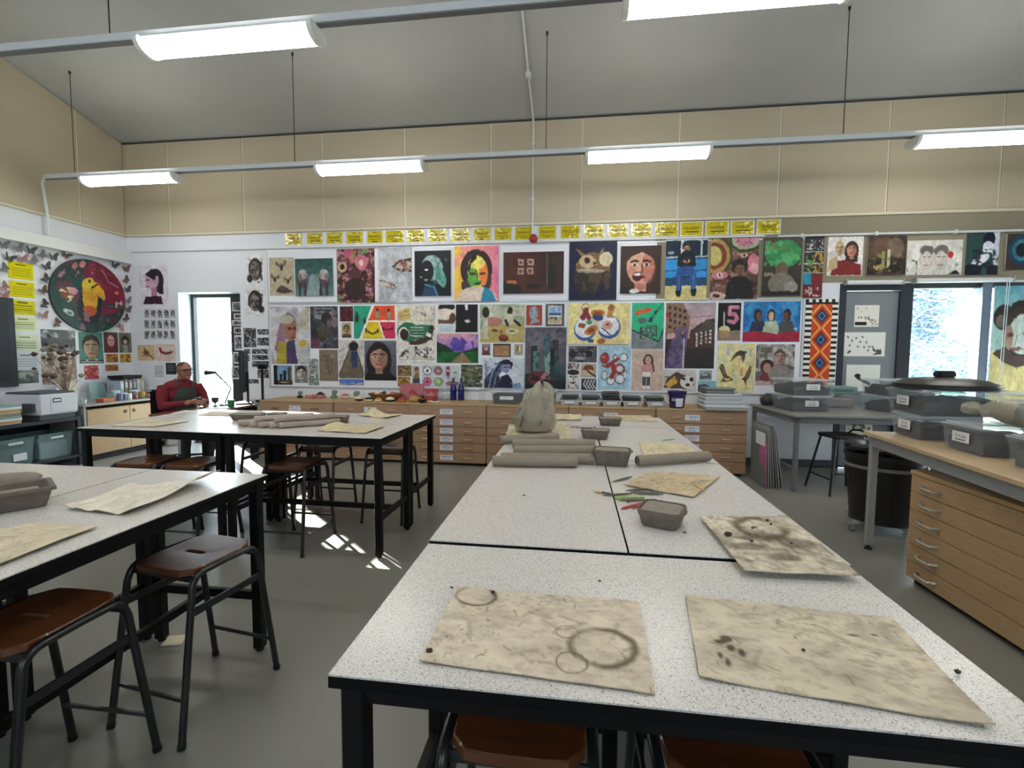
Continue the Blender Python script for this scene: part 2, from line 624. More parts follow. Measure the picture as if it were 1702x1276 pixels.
# right glazed screen: solid leaf, window, window
d2 = struct(thing('door_2', 'grey solid door leaf with papers taped on it', 'door'))
del d2['category']
MB().box(3.28, 3.88, Yb + .03, Yb + .08, 0.02, D2[2] - .09).obj('door_leaf', 'door_grey', d2, bev=.004)
mb = MB().box(3.20, 3.28, Yb + .0, Yb + .12, 0, D2[2]).box(3.28, 3.88, Yb, Yb + .12, D2[2] - .08, D2[2]).box(3.88, 4.02, Yb - .0, Yb + .14, 0, D2[2])
mb.obj('door_frame', 'frame_dark', d2)
w1 = struct(thing('window_1', 'tall window with a pale roller blind head and a conifer outside', 'window'))
del w1['category']
MB().box(4.02, 4.76, Yb + .07, Yb + .076, .10, D2[2] - .06).obj('pane', 'pane', w1)
MB().box(4.02, 4.76, Yb + .03, Yb + .12, 0, .10).box(4.02, 4.76, Yb + .03, Yb + .12, D2[2] - .06, D2[2]).obj('window_frame', 'frame_dark', w1)
MB().box(4.76, 4.86, Yb - .0, Yb + .14, 0, D2[2]).obj('mullion', 'frame_blue', w1)
w2 = struct(thing('window_2', 'window pane behind the painted canvas', 'window'))
del w2['category']
MB().box(4.86, 5.60, Yb + .07, Yb + .076, .10, D2[2] - .06).obj('pane', 'pane', w2)
MB().box(4.86, 5.60, Yb + .03, Yb + .12, 0, .10).box(4.86, 5.60, Yb + .03, Yb + .12, D2[2] - .06, D2[2]).box(5.60, 5.70, Yb, Yb + .14, 0, D2[2]).obj('window_frame', 'frame_dark', w2)
for i, (a, b, z) in enumerate(((3.24, 3.86, 2.285), (4.00, 5.02, 2.30))):
    t = thing('roller_blind', ('slim white blind housing above the grey door leaf', 'longer white roller blind housing above the conifer window')[i], 'blind', ((a + b) / 2, Yb - .05, z), 0, 'rolled up blinds')
    MB().tube([(-(b - a) / 2, 0, 0), ((b - a) / 2, 0, 0)], .028, 12).obj('roll', 'rail_white', t, smooth=True)
    for sx in (-1, 1):
        MB().box(sx * (b - a) / 2 - .008, sx * (b - a) / 2 + .008, -.03, .05, -.03, .035).obj('bracket', 'alu', t)
    if i == 1:
        MB().tube([((b - a) / 2 - .05, -.03, 0), ((b - a) / 2 - .07, -.035, -1.55)], .004, 6).tube([((b - a) / 2 - .075, -.03, 0), ((b - a) / 2 - .095, -.035, -1.55)], .004, 6).obj('pull_chain', 'rail_white', t)
# window in the left wall with its blind down
w3 = struct(thing('window_3', 'dark framed window with the blind down beside the yellow sheets', 'window'))
del w3['category']
MB().box(LEFT_X, LEFT_X + .035, 3.2, 4.80, .98, 2.02).obj('window_frame', 'frame_dark', w3, bev=.004)
MB().box(LEFT_X + .035, LEFT_X + .04, 3.27, 4.73, 1.05, 1.95).obj('blind', 'navy', w3)

# outside
struct(MB().box(-60, 60, BACK_Y + .31, 90, -.35, -.10).obj('ground', 'grass_out'))


def leaf_cloud(name, n, fn, sz, material, seed, parent):
    rnd = random.Random(seed)
    v, f = [], []
    for i in range(n):
        p, up = fn(rnd)
        a = rnd.uniform(0, 6.28)
        d = Vector((math.cos(a), math.sin(a), rnd.uniform(-.4, .3))) + up
        d.normalize()
        s = d.cross(Vector((rnd.uniform(-1, 1), rnd.uniform(-1, 1), rnd.uniform(-1, 1))))
        s.normalize()
        L = sz * rnd.uniform(.6, 1.3)
        o = len(v)
        v += [p - s * L * .09, p + s * L * .09, p + d * L * .6 + s * L * .07, p + d * L, p + d * L * .6 - s * L * .07]
        f.append((o, o + 1, o + 2, o + 3, o + 4))
    o = MB().add(v, f).obj(name, material, parent)
    o['kind'] = 'stuff'
    return o


tr = thing('conifer', 'tall bushy conifer with pale bare twigs outside the window', 'tree', (7.75, 12.9, -.1))
MB().tube([(0, 0, 0), (.05, 0, 3), (0, .05, 7.5)], [.16, .11, .02], 8).obj('trunk', 'bark', tr)


def cf(r):
    h = r.uniform(0.1, 1) ** 0.9 * 7.2
    R = 2.05 * (1 - h / 7.9) * (0.8 + 0.2 * math.sin(h * 5))
    a = r.uniform(0, 6.28)
    q = R * math.sqrt(r.uniform(.25, 1))
    return Vector((q * math.cos(a), q * math.sin(a), h)), Vector((math.cos(a) * .8, math.sin(a) * .8, -.2))


leaf_cloud('foliage', 34000, cf, .19, 'conifer', 5, tr)
mb = MB()
rr = random.Random(9)
for i in range(26):
    a = rr.uniform(3.3, 6.1)
    h = rr.uniform(1.0, 4.2)
    p = Vector((math.cos(a) * .8, math.sin(a) * .8, h))
    q = p + Vector((math.cos(a) * 1.2, math.sin(a) * 1.1, rr.uniform(.2, 1.2)))
    mb.tube([p, (p + q) / 2 + Vector((0, 0, .12)), q], [.016, .011, .004], 5)
mb.obj('twigs', 'strip_cream', tr)['kind'] = 'stuff'
for i, (x, y, h, r, lab) in enumerate(((-13.2, 17, 2.4, 2.6, 'soft green round bush beyond the glazed door'), (-8.6, 19, 1.5, 1.6, 'low pale green bush beyond the glazed door'), (10.6, 14.2, 1.7, 1.2, 'low twiggy hedge beside the conifer outside'))):
    b = thing('bush', lab, 'bush', (x, y, -.1), 0, 'bushes outside')
    MB().tube([(0, 0, 0), (.1, 0, h * .6)], [.08, .03], 6).obj('stem', 'bark', b)

    def bf(rn, h=h, r=r):
        a, q = rn.uniform(0, 6.28), math.sqrt(rn.uniform(0, 1)) * r
        z = h * (0.15 + .85 * rn.uniform(0, 1) * math.sqrt(max(.02, 1 - (q / r) ** 2)))
        return Vector((q * math.cos(a), q * math.sin(a), z)), Vector((0, 0, .5))
    leaf_cloud('foliage', 2500, bf, .3, 'hedge', 20 + i, b)

# ------------------------------------------------------------------ suspended lighting
RAIL_Z = 3.46


def light_proto():
    t = thing('batten_light', '', 'light', (0, 0, 0), 0, 'lit batten lights hung from the rails')
    L = 1.22
    n = 10
    arc = [(-.095 * math.cos(math.pi * k / n), -.012 - .062 * math.sin(math.pi * k / n)) for k in range(n + 1)]
    v = [(x, y, z) for x in (-L / 2 + .02, L / 2 - .02) for (y, z) in arc]
    m = n + 1
    f = [(k, k + 1, m + k + 1, m + k) for k in range(n)] + [tuple(range(m - 1, -1, -1)), tuple(range(m, 2 * m)), (0, m, 2 * m - 1, m - 1)]
    MB().add(v, f).obj('diffuser', 'diffuser', t, smooth=True)
    MB().box(-L / 2 + .02, L / 2 - .02, -.06, .06, -.012, .02).obj('body', 'lamp_cap', t)
    arc2 = [(-.103 * math.cos(math.pi * k / n), -.008 - .072 * math.sin(math.pi * k / n)) for k in range(n + 1)] + [(.09, .012), (-.09, .012)]
    for sx in (-1, 1):
        x0, x1 = sorted((sx * (L / 2 - .02), sx * (L / 2 + .012)))
        e = MB().extr([(y, z) for y, z in arc2], x0, x1)
        e.v = [(p[2], p[0], p[1]) for p in e.v]
        e.obj('end_cap', 'lamp_cap', t)
    return t


lp = light_proto()
first = [True]
for ri, (ry, xs, x0, x1) in enumerate(((5.10, (-5.24, -2.26, 0.70, 3.78), -6.42, 5.9), (2.96, (-5.2, -2.27, 0.87, 3.8), -6.3, 5.9), (0.75, (-5.2, -2.2, 0.9, 3.8), -6.3, 5.9))):  # last rail and its lights are unseen, added to brighten the near tables
    where = ('along the back wall', 'over the middle of the room', 'over the nearest tables, unseen and added for light', 'at the near end of the room')[ri]
    r = thing('light_rail', 'long white metal lighting rail hung on wires ' + where, 'rail', (0, ry, RAIL_Z), 0, 'suspended lighting rails')
    MB().box(x0, x1, -.03, .03, 0.03, .08).obj('channel', 'rail_white', r, bev=.004)
    MB().box(x0 + .01, x1 - .01, -.02, .02, .022, .0298).obj('underside', 'grey_paint', r)
    for wx in (-6.01, -3.16, -.33, 2.55, 5.4):
        zc = ceil_z(ry) - RAIL_Z
        MB().cyl((wx, 0, .07), (wx, 0, zc + .005), .004, n=6).cyl((wx, 0, zc - .03), (wx, 0, zc + .005), .012, n=8).obj('hanging_wire', 'wire', r)
    if ri == 0:
        fl = MB().tube([(x0 - .02, 0, .05), (x0 - .08, .02, -.0), (-6.53, .08, -.35), (-6.54, .09, -.62)], .016, 8).obj('supply_flex', 'rail_white', smooth=True)
        fl.location = (0, ry, RAIL_Z)
        tag(fl, 'white supply flex curving from the rail end down to the trunking', 'cable')
    for x in xs:
        lab = ['first', 'second', 'third', 'fourth'][xs.index(x)] + ' lit light from left wall, rail ' + where
        if first[0]:
            lp.location = (x, ry, RAIL_Z)
            lp['label'] = lab
            first[0] = False
        else:
            copy_tree(lp, (x, ry, RAIL_Z), 0, lab)

# conduit and alarm bell
t = thing('cable_conduit', 'thin white conduit dropping down the panels to the red bell', 'conduit', (-.57, Yb - .03, 0))
MB().tube([(0, 0, 2.95), (0, 0, 4.36), (0, -.05, 4.42), (.0, -.7, 4.43 + CSL * .73 - .025), (.02, -2.3, 4.43 + CSL * 2.33 - .025)], .013, 8).obj('pipe', 'rail_white', t, smooth=True)
for z in (3.4, 4.1):
    MB().box(-.02, .02, -.018, .03, z, z + .03).obj('clip', 'rail_white', t)
MB().box(-.03, .03, -.73, -.67, 4.43 + CSL * .73 - .06, 4.43 + CSL * .73 - .008).obj('junction_box', 'rail_white', t)
t = thing('alarm_bell', 'small round red fire alarm sounder below the yellow cards', 'alarm', (-.557, Yb - .032, 2.905))
b = MB().lathe([(.02, 0), (.055, .0), (.055, .03), (.045, .055), (.02, .068), (.001, .07)], n=20)
b.xf(Matrix.Rotation(math.radians(90), 4, 'X')).obj('dome', 'red', t, smooth=True)
MB().box(-.03, .03, 0, .031, -.03, .03).obj('base', 'red', t)
# ------------------------------------------------------------------ tables
def make_table():
    t = thing('craft_table', '', 'table')
    w, d, h = 1.196, 0.596, 0.835
    MB().box(-w / 2, w / 2, -d / 2, d / 2, h - .0035, h).obj('laminate_surface', 'laminate', t)
    MB().box(-w / 2, w / 2, -d / 2, d / 2, h - .026, h - .0036).obj('tabletop', 'table_black', t)
    e = .045
    mb = MB()
    for s in (-1, 1):
        mb.box(-w / 2 + .03, w / 2 - .03, s * (d / 2 - .035) - .0125, s * (d / 2 - .035) + .0125, h - .066, h - .0265)
        mb.box(s * (w / 2 - .035) - .0125, s * (w / 2 - .035) + .0125, -d / 2 + .03, d / 2 - .03, h - .066, h - .0265)
    mb.obj('apron_frame', 'black_steel', t)
    for sx in (-1, 1):
        for sy in (-1, 1):
            x, y = sx * (w / 2 - .037), sy * (d / 2 - .037)
            l = MB().box(x - e / 2, x + e / 2, y - e / 2, y + e / 2, .012, h - .027).obj('leg', 'black_steel', t, bev=.004)
            MB().cyl((x, y, 0), (x, y, .013), .018, n=10).obj('foot', 'black_steel', l)
        MB().box(sx * (w / 2 - .037) - .0125, sx * (w / 2 - .037) + .0125, -d / 2 + .06, d / 2 - .06, .245, .285).obj('end_rail', 'black_steel', t, bev=.002)
    MB().box(-w / 2 + .05, w / 2 - .05, -.0125, .0125, .246, .284).obj('stretcher', 'black_steel', t, bev=.002)
    return t


H90 = math.pi / 2
T0 = make_table()
TABLES = [  # x, y, rz, dz, label
    (0.163, 1.067, 0, 0, 'white speckled craft table with two large clay-stained sheets and stools under it'),
    (-0.137, 1.972, H90, .005, 'white speckled craft table carrying the row of thick grey rolling pins at its edge'),
    (0.465, 1.972, H90, .002, 'white speckled craft table with the modelling tools and square lidded tub'),
    (-0.135, 3.180, H90, .002, 'white speckled craft table under the grey plastic bag of clay'),
    (0.469, 3.180, H90, 0, 'white speckled craft table with a lone roll at its near edge and stained sheet'),
    (0.170, 4.095, 0, 0, 'white speckled craft table placed crosswise nearest the drawing chests'),
    (-1.722, 1.420, H90, 0, 'white speckled craft table with two pale cloths and stools along its side'),
    (-2.628, 1.722, 0, 0, 'white speckled craft table carrying the long clay trough and small rolling pin'),
    (-2.628, 1.118, 0, 0, 'white speckled craft table in the left block nearest the side wall'),
    (-1.872, 3.298, -.02, 0, 'white speckled craft table with a heap of rolling pins and a creased cloth'),
    (-3.074, 3.322, -.02, 0, 'white speckled craft table with a flat stained sheet by the cupboard'),
    (-1.868, 3.902, -.02, 0, 'white speckled craft table with one peaked creased cloth by the chests'),
    (-3.070, 3.926, -.02, 0, 'white speckled craft table in front of the seated person\'s desk'),
]
for i, (x, y, rz, dz, lab) in enumerate(TABLES):
    g = 'speckled craft tables'
    if i == 0:
        place(T0, (x, y, dz), rz)
        T0['label'], T0['group'] = lab, g
        NEAR = T0
    else:
        copy_tree(T0, (x, y, 0), rz, lab, g)
NEAR.scale.z = (.835 - .008) / .835     # the near table stands a touch lower than the row behind it
TZ = 0.835


# ------------------------------------------------------------------ stools
def rrect(w, d, r, n=5):
    pts = []
    for (cx, cy, a0) in ((w / 2 - r, d / 2 - r, 0), (-w / 2 + r, d / 2 - r, 90), (-w / 2 + r, -d / 2 + r, 180), (w / 2 - r, -d / 2 + r, 270)):
        for k in range(n + 1):
            a = math.radians(a0 + 90 * k / n)
            pts.append((cx + r * math.cos(a), cy + r * math.sin(a)))
    return pts


def make_stool():
    t = thing('stool', '', 'stool')
    h = .61
    # seat board with a hand slot: ring of quads between slot and outline
    n = 24
    out, inn = [], []
    for k in range(n):
        a = 2 * math.pi * k / n + .13
        ca, sa = math.cos(a), math.sin(a)
        q = 1 / max(abs(ca), abs(sa))
        sup = (abs(ca) ** 6 + abs(sa) ** 6) ** (-1 / 6)
        out.append((.142 * ca * sup, .160 * sa * sup))
        sl = (abs(ca) ** 4 + abs(sa) ** 4) ** (-1 / 4)
        inn.append((.048 * ca * sl, .013 * sa * sl))
    v = []
    for ring, z in ((out, h - .024), (out, h - .004), ([(x * .975, y * .978) for x, y in out], h), (inn, h), (inn, h - .024)):
        v += [(x, y, z - .004 * (1 - (y / .16) ** 2) * (z > h - .01)) for x, y in ring]
    f = []
    for r in range(4):
        for k in range(n):
            a, b = r * n + k, r * n + (k + 1) % n
            f.append((a, b, b + n, a + n))
    for k in range(n):
        a, b = 4 * n + k, 4 * n + (k + 1) % n
        f.append((a, b, (k + 1) % n, k))
    MB().add(v, f).obj('seat', 'stool_wood', t, smooth=True, ang=35)
    for sx in (-1, 1):
        x0, x1 = sx * .155, sx * .172
        pts = [(x1, -.225, .0), (x0 + sx * .004, -.152, h - .075)]
        for k in range(1, 6):
            a = math.radians(180 - 18 * k)
            pts.append((x0, -.100 + .05 * math.cos(a) * 1.0, h - .072 + .055 * math.sin(a)))
        pts += [(x0, 0, h - .014)]
        full = pts + [(p[0], -p[1], p[2]) for p in reversed(pts[:-1])]
        MB().tube(full, .0125, 8).obj('leg_frame', 'stool_tube', t, smooth=True, ang=60)
        MB().box(sx * .160 - .004, sx * .160 + .004, -.166, .166, h - .165, h - .137).obj('side_brace', 'stool_tube', t)
        for sy in (-1, 1):
            MB().cyl((x1, sy * .2251, 0), (x1, sy * .2225, .018), .0145, n=8).obj('ferrule', 'bin_black', t)
    for sy in (-1, 1):
        MB().cyl((-.166, sy * .197, .155), (.166, sy * .197, .155), .008, n=6).obj('foot_rung', 'stool_tube', t, smooth=True)
        MB().box(-.157, .157, sy * .13 - .003, sy * .13 + .003, h - .052, h - .025).obj('seat_bar', 'stool_tube', t)
    return t


ST0 = make_stool()
STOOLS = [
    (-1.500, 1.667, -.145, 'brown wooden stool with hand slot standing at the left block\'s corner'),
    (-1.615, 1.180, 0, 'brown wooden stool half under the left block, next to the corner stool'),
    (-1.725, 0.730, 0, 'brown wooden stool under the left block, furthest from its corner'),
    (-2.010, 3.170, 0, 'brown wooden stool pushed under the front of the rolling-pin table'),
    (-2.160, 3.850, 0, 'brown wooden stool between the far tables, facing the drawing chests'),
    (-1.555, 3.850, 0, 'brown wooden stool under the table with the single peaked cloth'),
    (-3.130, 3.075, .1, 'brown wooden stool under the flat stained sheet table near the cupboard'),
    (-2.735, 3.080, 0, 'brown wooden stool between the cupboard side stool and the table leg pair'),
    (-2.750, 3.950, 0, 'brown wooden stool deep under the far tables'),
    (-0.105, 1.040, 0, 'dark brown stool tucked under the circle-stained sheet'),
    (0.330, 1.050, .03, 'dark brown stool tucked under the second stained sheet'),
]
for i, (x, y, rz, lab) in enumerate(STOOLS):
    if i == 0:
        place(ST0, (x, y, 0), rz)
        ST0['label'], ST0['group'] = lab, 'brown wooden stools'
    else:
        copy_tree(ST0, (x, y, 0), rz, lab, 'brown wooden stools')

# black stool by the grey table
t = thing('black_stool', 'all black low-backed stool beside the waste bin', 'stool', (2.74, 5.23, 0), .12)
h = .60
ring = rrect(.34, .32, .07)
MB().extr(ring, h - .03, h).obj('seat', 'bin_black', t, bev=.006)
MB().tube([(.16, -.13, h - .015), (.185, -.1, h + .03), (.19, 0, h + .042), (.185, .1, h + .03), (.16, .13, h - .015)], .011, 8).obj('back_rim', 'bin_black', t, smooth=True)
for sx in (-1, 1):
    for sy in (-1, 1):
        MB().cyl((sx * .13, sy * .12, h - .03), (sx * .22, sy * .2, 0), .012, n=8).obj('leg', 'bin_black', t, smooth=True)
    MB().cyl((sx * .195, -.178, .16), (sx * .195, .178, .16), .008, n=6).obj('rung', 'bin_black', t)
for sy in (-1, 1):
    MB().cyl((-.185, sy * .17, .22), (.185, sy * .17, .22), .008, n=6).obj('rung', 'bin_black', t)


# ------------------------------------------------------------------ lettering made once, while few objects exist
TXT = {}


def make_text(words):
    obs = []
    for w in words:
        if w in TXT:
            continue
        cu = bpy.data.curves.new('txt', 'FONT')
        cu.body = w
        cu.size = 1.0
        cu.resolution_u = 2
        cu.align_x, cu.align_y = 'CENTER', 'CENTER'
        ob = bpy.data.objects.new('txt', cu)
        COL.objects.link(ob)
        obs.append((w, ob))
    bpy.context.view_layer.update()
    dg = bpy.context.evaluated_depsgraph_get()
    for w, ob in obs:
        me = bpy.data.meshes.new_from_object(ob.evaluated_get(dg))
        TXT[w] = ([tuple(v.co) for v in me.vertices], [tuple(p.vertices) for p in me.polygons])
        bpy.data.meshes.remove(me)
        cu = ob.data
        bpy.data.objects.remove(ob)
        bpy.data.curves.remove(cu)


def text_mb(mb, w, size, M):
    """lettering in the XZ plane facing -Y, then M"""
    v, f = TXT[w]
    return mb.add([M @ Vector((p[0] * size, 0, p[1] * size)) for p in v], f)


CARD_WORDS = ['refine', 'experiment', 'context', 'create', 'develop', 'explore', 'improve', 'annotate', 'review', 'evaluate', 'investigate', 'analyse', 'observe', 'record', 'research', 'respond', 'portfolio', 'present', 'render', 'realise', 'resilient', 'select']
CHEST_WORDS = ['KS3 - Yr 7', 'KS3', '10A/Ar2', '10A/Ar3', '10A/Ar1', '10B/Ar2', '10B/Ar1', '10C/Ar1', '11B/Ar2', '11B/Ar3', '11B/Ar1']
BOX_WORDS = ['GLAZES', 'Yr 9 clay', 'Yr 8', 'Yr 10', 'Earthenware', 'Yr 7']
make_text(CARD_WORDS + CHEST_WORDS + BOX_WORDS + ['DISPLAY', 'daz', 'sculpture is an art'])


# ------------------------------------------------------------------ plan chests along the back wall
DRAWERS = (.148, .116, .103, .104, .110, .138)


def plan_chest(x0, x1, label, handle='handle_wood', labels=(None,) * 6, dy=0.0, lx=.49):
    cx, yf = (x0 + x1) / 2, 5.685 + dy
    w = x1 - x0 - .006
    t = thing('plan_chest', label, 'chest', (cx, yf, 0), 0, 'wooden drawing chests along the back wall')
    ztop = .775
    mb = MB().box(-w / 2, -w / 2 + .016, .018, .59 - dy, .05, ztop - .02).box(w / 2 - .016, w / 2, .018, .59 - dy, .05, ztop - .02)
    mb.box(-w / 2 + .016, w / 2 - .016, .58 - dy, .59 - dy, .05, ztop - .02).box(-w / 2 + .016, w / 2 - .016, .018, .58 - dy, .05, .066)
    mb.obj('carcass', 'birch', t)
    MB().box(-w / 2, w / 2, 0.0, .59 - dy, ztop - .02, ztop).obj('top_board', 'birch_top', t, bev=.002)
    MB().box(-w / 2 + .03, w / 2 - .03, .04, .58, 0, .05).obj('plinth', 'dark_gap', t)
    MB().box(-w / 2 + .016, w / 2 - .016, .026, .04, .066, ztop - .02).obj('drawer_recess', 'dark_gap', t)
    z = ztop - .022
    for k, hh in enumerate(DRAWERS):
        d = MB().box(-w / 2 + .003, w / 2 - .003, 0.002, .022, z - hh + .005, z - .001).obj('drawer', 'birch', t, bev=.0015)
        zc = z - hh / 2
        for sx in (-1, 1):
            hx = sx * w * .27
            hb = MB().box(hx - .05, hx + .05, -.026, -.014, zc - .007, zc + .006)
            hb.box(hx - .048, hx - .036, -.014, .002, zc - .006, zc + .004).box(hx + .036, hx + .048, -.014, .002, zc - .006, zc + .004)
            hb.obj('handle', handle, d, bev=.003)
        if labels[k]:
            lxx = (lx - .5) * w
            MB().box(lxx - .082, lxx + .082, .0004, .002, zc - .034, zc + .032).obj('card_label', 'label_white', d)
            tm = text_mb(MB(), labels[k], .040, Matrix.Translation((lxx, .0002, zc + .008)))
            tm.box(lxx - .045, lxx + .04, .0001, .0003, zc - .021, zc - .017)
            tm.obj('lettering', 'ink', d)
        z -= hh
    return t


CE = [-4.105, -3.085, -2.062, -1.068, -.062, .958, 1.972]
plan_chest(CE[0], CE[1], 'drawing chest with brown pulls at the desk end of the row', 'handle_brown', ('KS3 - Yr 7', None, None, None, None, None))
plan_chest(CE[1], CE[2], 'drawing chest holding the basket and small toy foods', 'handle_wood', ('KS3', None, None, None, None, None), .03)
plan_chest(CE[2], CE[3], 'drawing chest with six white labels under the two blue bottles', 'handle_wood', ('10A/Ar2', '10A/Ar3', '10A/Ar1', '10B/Ar2', '10B/Ar1', '10B/Ar2'))
plan_chest(CE[3], CE[4], 'unlabelled drawing chest under the two dark lidded tubs', 'handle_wood')
plan_chest(CE[4], CE[5], 'drawing chest under the row of pale grey trays of sketchbooks', 'handle_wood', ('10C/Ar1', None, None, None, None, None))
plan_chest(CE[5], CE[6], 'drawing chest at the row\'s end beside the leaning boards', 'handle_wood', ('11B/Ar2', '11B/Ar2', '11B/Ar3', '11B/Ar1', None, None), -.03, .40)

# ------------------------------------------------------------------ near chest under the bench, facing the tables
t = thing('plan_chest', 'large pale wood drawing chest with steel handles under the clay bench', 'chest', (2.10, 2.62, 0), -H90 + .025)
w, ztop = 1.14, .705
mb = MB().box(-w / 2, w / 2, .02, .75, .03, .68)
mb.obj('carcass', 'birch_pale', t)
MB().box(-w / 2 - .006, w / 2 + .006, -.004, .76, .68, ztop).obj('top_board', 'birch_top', t, bev=.003)
MB().box(-w / 2 + .02, w / 2 - .02, .04, .7, 0, .03).obj('plinth', 'dark_gap', t)
z = .676
for k in range(6):
    hh = .107
    d = MB().box(-w / 2 + .002, w / 2 - .002, 0, .02, z - hh + .004, z).obj('drawer', 'birch_pale', t, bev=.0015)
    for hx in (-w / 2 + .17, w / 2 - .17):
        zc = z - hh / 2 - .004
        MB().tube([(hx - .068, 0, zc + .01), (hx - .064, -.02, zc + .008), (hx - .045, -.03, zc), (hx + .045, -.03, zc), (hx + .064, -.02, zc + .008), (hx + .068, 0, zc + .01)], .009, 8).obj('handle', 'handle_steel', d, smooth=True)
    z -= hh

# clay bench over it
BZ = .86
bx, by, brz = 2.105, 3.735, -.10
t = thing('work_bench', 'long bench with pale wood top on grey steel legs', 'bench', (bx, by, 0), brz)
MB().box(0, .78, -2.4, 0, BZ - .028, BZ).obj('bench_top', 'bench_wood', t, bev=.004)
mb = MB().box(.03, .75, -.07, -.03, BZ - .10, BZ - .0285).box(.03, .07, -2.37, -.07, BZ - .10, BZ - .0285).box(.71, .75, -2.37, -.07, BZ - .10, BZ - .0285)
mb.obj('apron_frame', 'bench_grey', t, bev=.002)
for (x, y) in ((.05, -.05), (.73, -.05), (.73, -2.35), (.05, -2.35)):
    l = MB().box(x - .022, x + .022, y - .022, y + .022, .035, BZ - .0285).obj('leg', 'bench_grey', t, bev=.003)
    MB().cyl((x, y, 0), (x, y, .012), .028, .024, n=12).cyl((x, y, .012), (x, y, .036), .009, n=8).obj('foot', 'bin_black', l)

# grey table under the windows
t = thing('grey_table', 'grey metal-framed table carrying clear storage boxes by the wall', 'table', (2.23, 5.10, 0), .04)
MB().box(0, 1.75, 0, 1.12, .775, .80).obj('tabletop', 'grey_top', t, bev=.003)
mb = MB().box(.02, 1.73, .02, .05, .715, .7745).box(.02, .05, .05, 1.08, .715, .7745).box(1.70, 1.73, .05, 1.08, .715, .7745).box(.05, 1.7, 1.06, 1.09, .715, .7745)
mb.obj('apron_frame', 'grey_paint', t)
for (x, y) in ((.04, .04), (1.71, .04), (.04, 1.07), (1.71, 1.07)):
    MB().box(x - .02, x + .02, y - .02, y + .02, 0, .7745).obj('leg', 'grey_paint', t, bev=.003)
MB().box(.03, .05, .06, 1.05, .22, .25).obj('end_rail', 'grey_paint', t)

# waste bin on its dolly
t = thing('waste_bin', 'big black round waste bin with a grey hoop under the bench end', 'bin', (2.49, 4.12, 0))
MB().lathe([(.20, .09), (.215, .085), (.262, .60), (.275, .60), (.275, .635), (.25, .635), (.20, .12)], n=32).obj('body', 'bin_black', t, smooth=True)
b = MB().lathe([(.279, .52), (.279, .545), (.268, .545), (.266, .52)], n=32).obj('hoop', 'grey_paint', t, smooth=True)
mb = MB()
rr = random.Random(4)
for k in range(40):
    a = k * .157
    mb.ell((.2 * math.cos(a), .2 * math.sin(a), .645 + rr.uniform(0, .04)), (.08, .08, .03), 8, 5)
mb.obj('bin_liner', 'bag_black', t, smooth=True)['kind'] = 'stuff'
t = thing('bin_dolly', 'low steel wheeled dolly carrying the black waste bin', 'dolly', (2.49, 4.12, 0), .3)
MB().box(-.24, .24, -.03, .03, .065, .084).box(-.03, .03, -.24, .24, .065, .084).obj('cross_frame', 'alu', t)
for (x, y) in ((-.27, 0), (.27, 0), (0, -.27), (0, .27)):
    c = MB().box(x - .035, x + .035, y - .025, y + .025, .06, .07).box(x - .022, x + .022, y - .016, y - .012, .02, .06).box(x - .022, x + .022, y + .012, y + .016, .02, .06).obj('caster', 'alu', t)
    MB().cyl((x, y - .011, .026), (x, y + .011, .026), .026, n=14).obj('wheel', 'grey_paint', c)
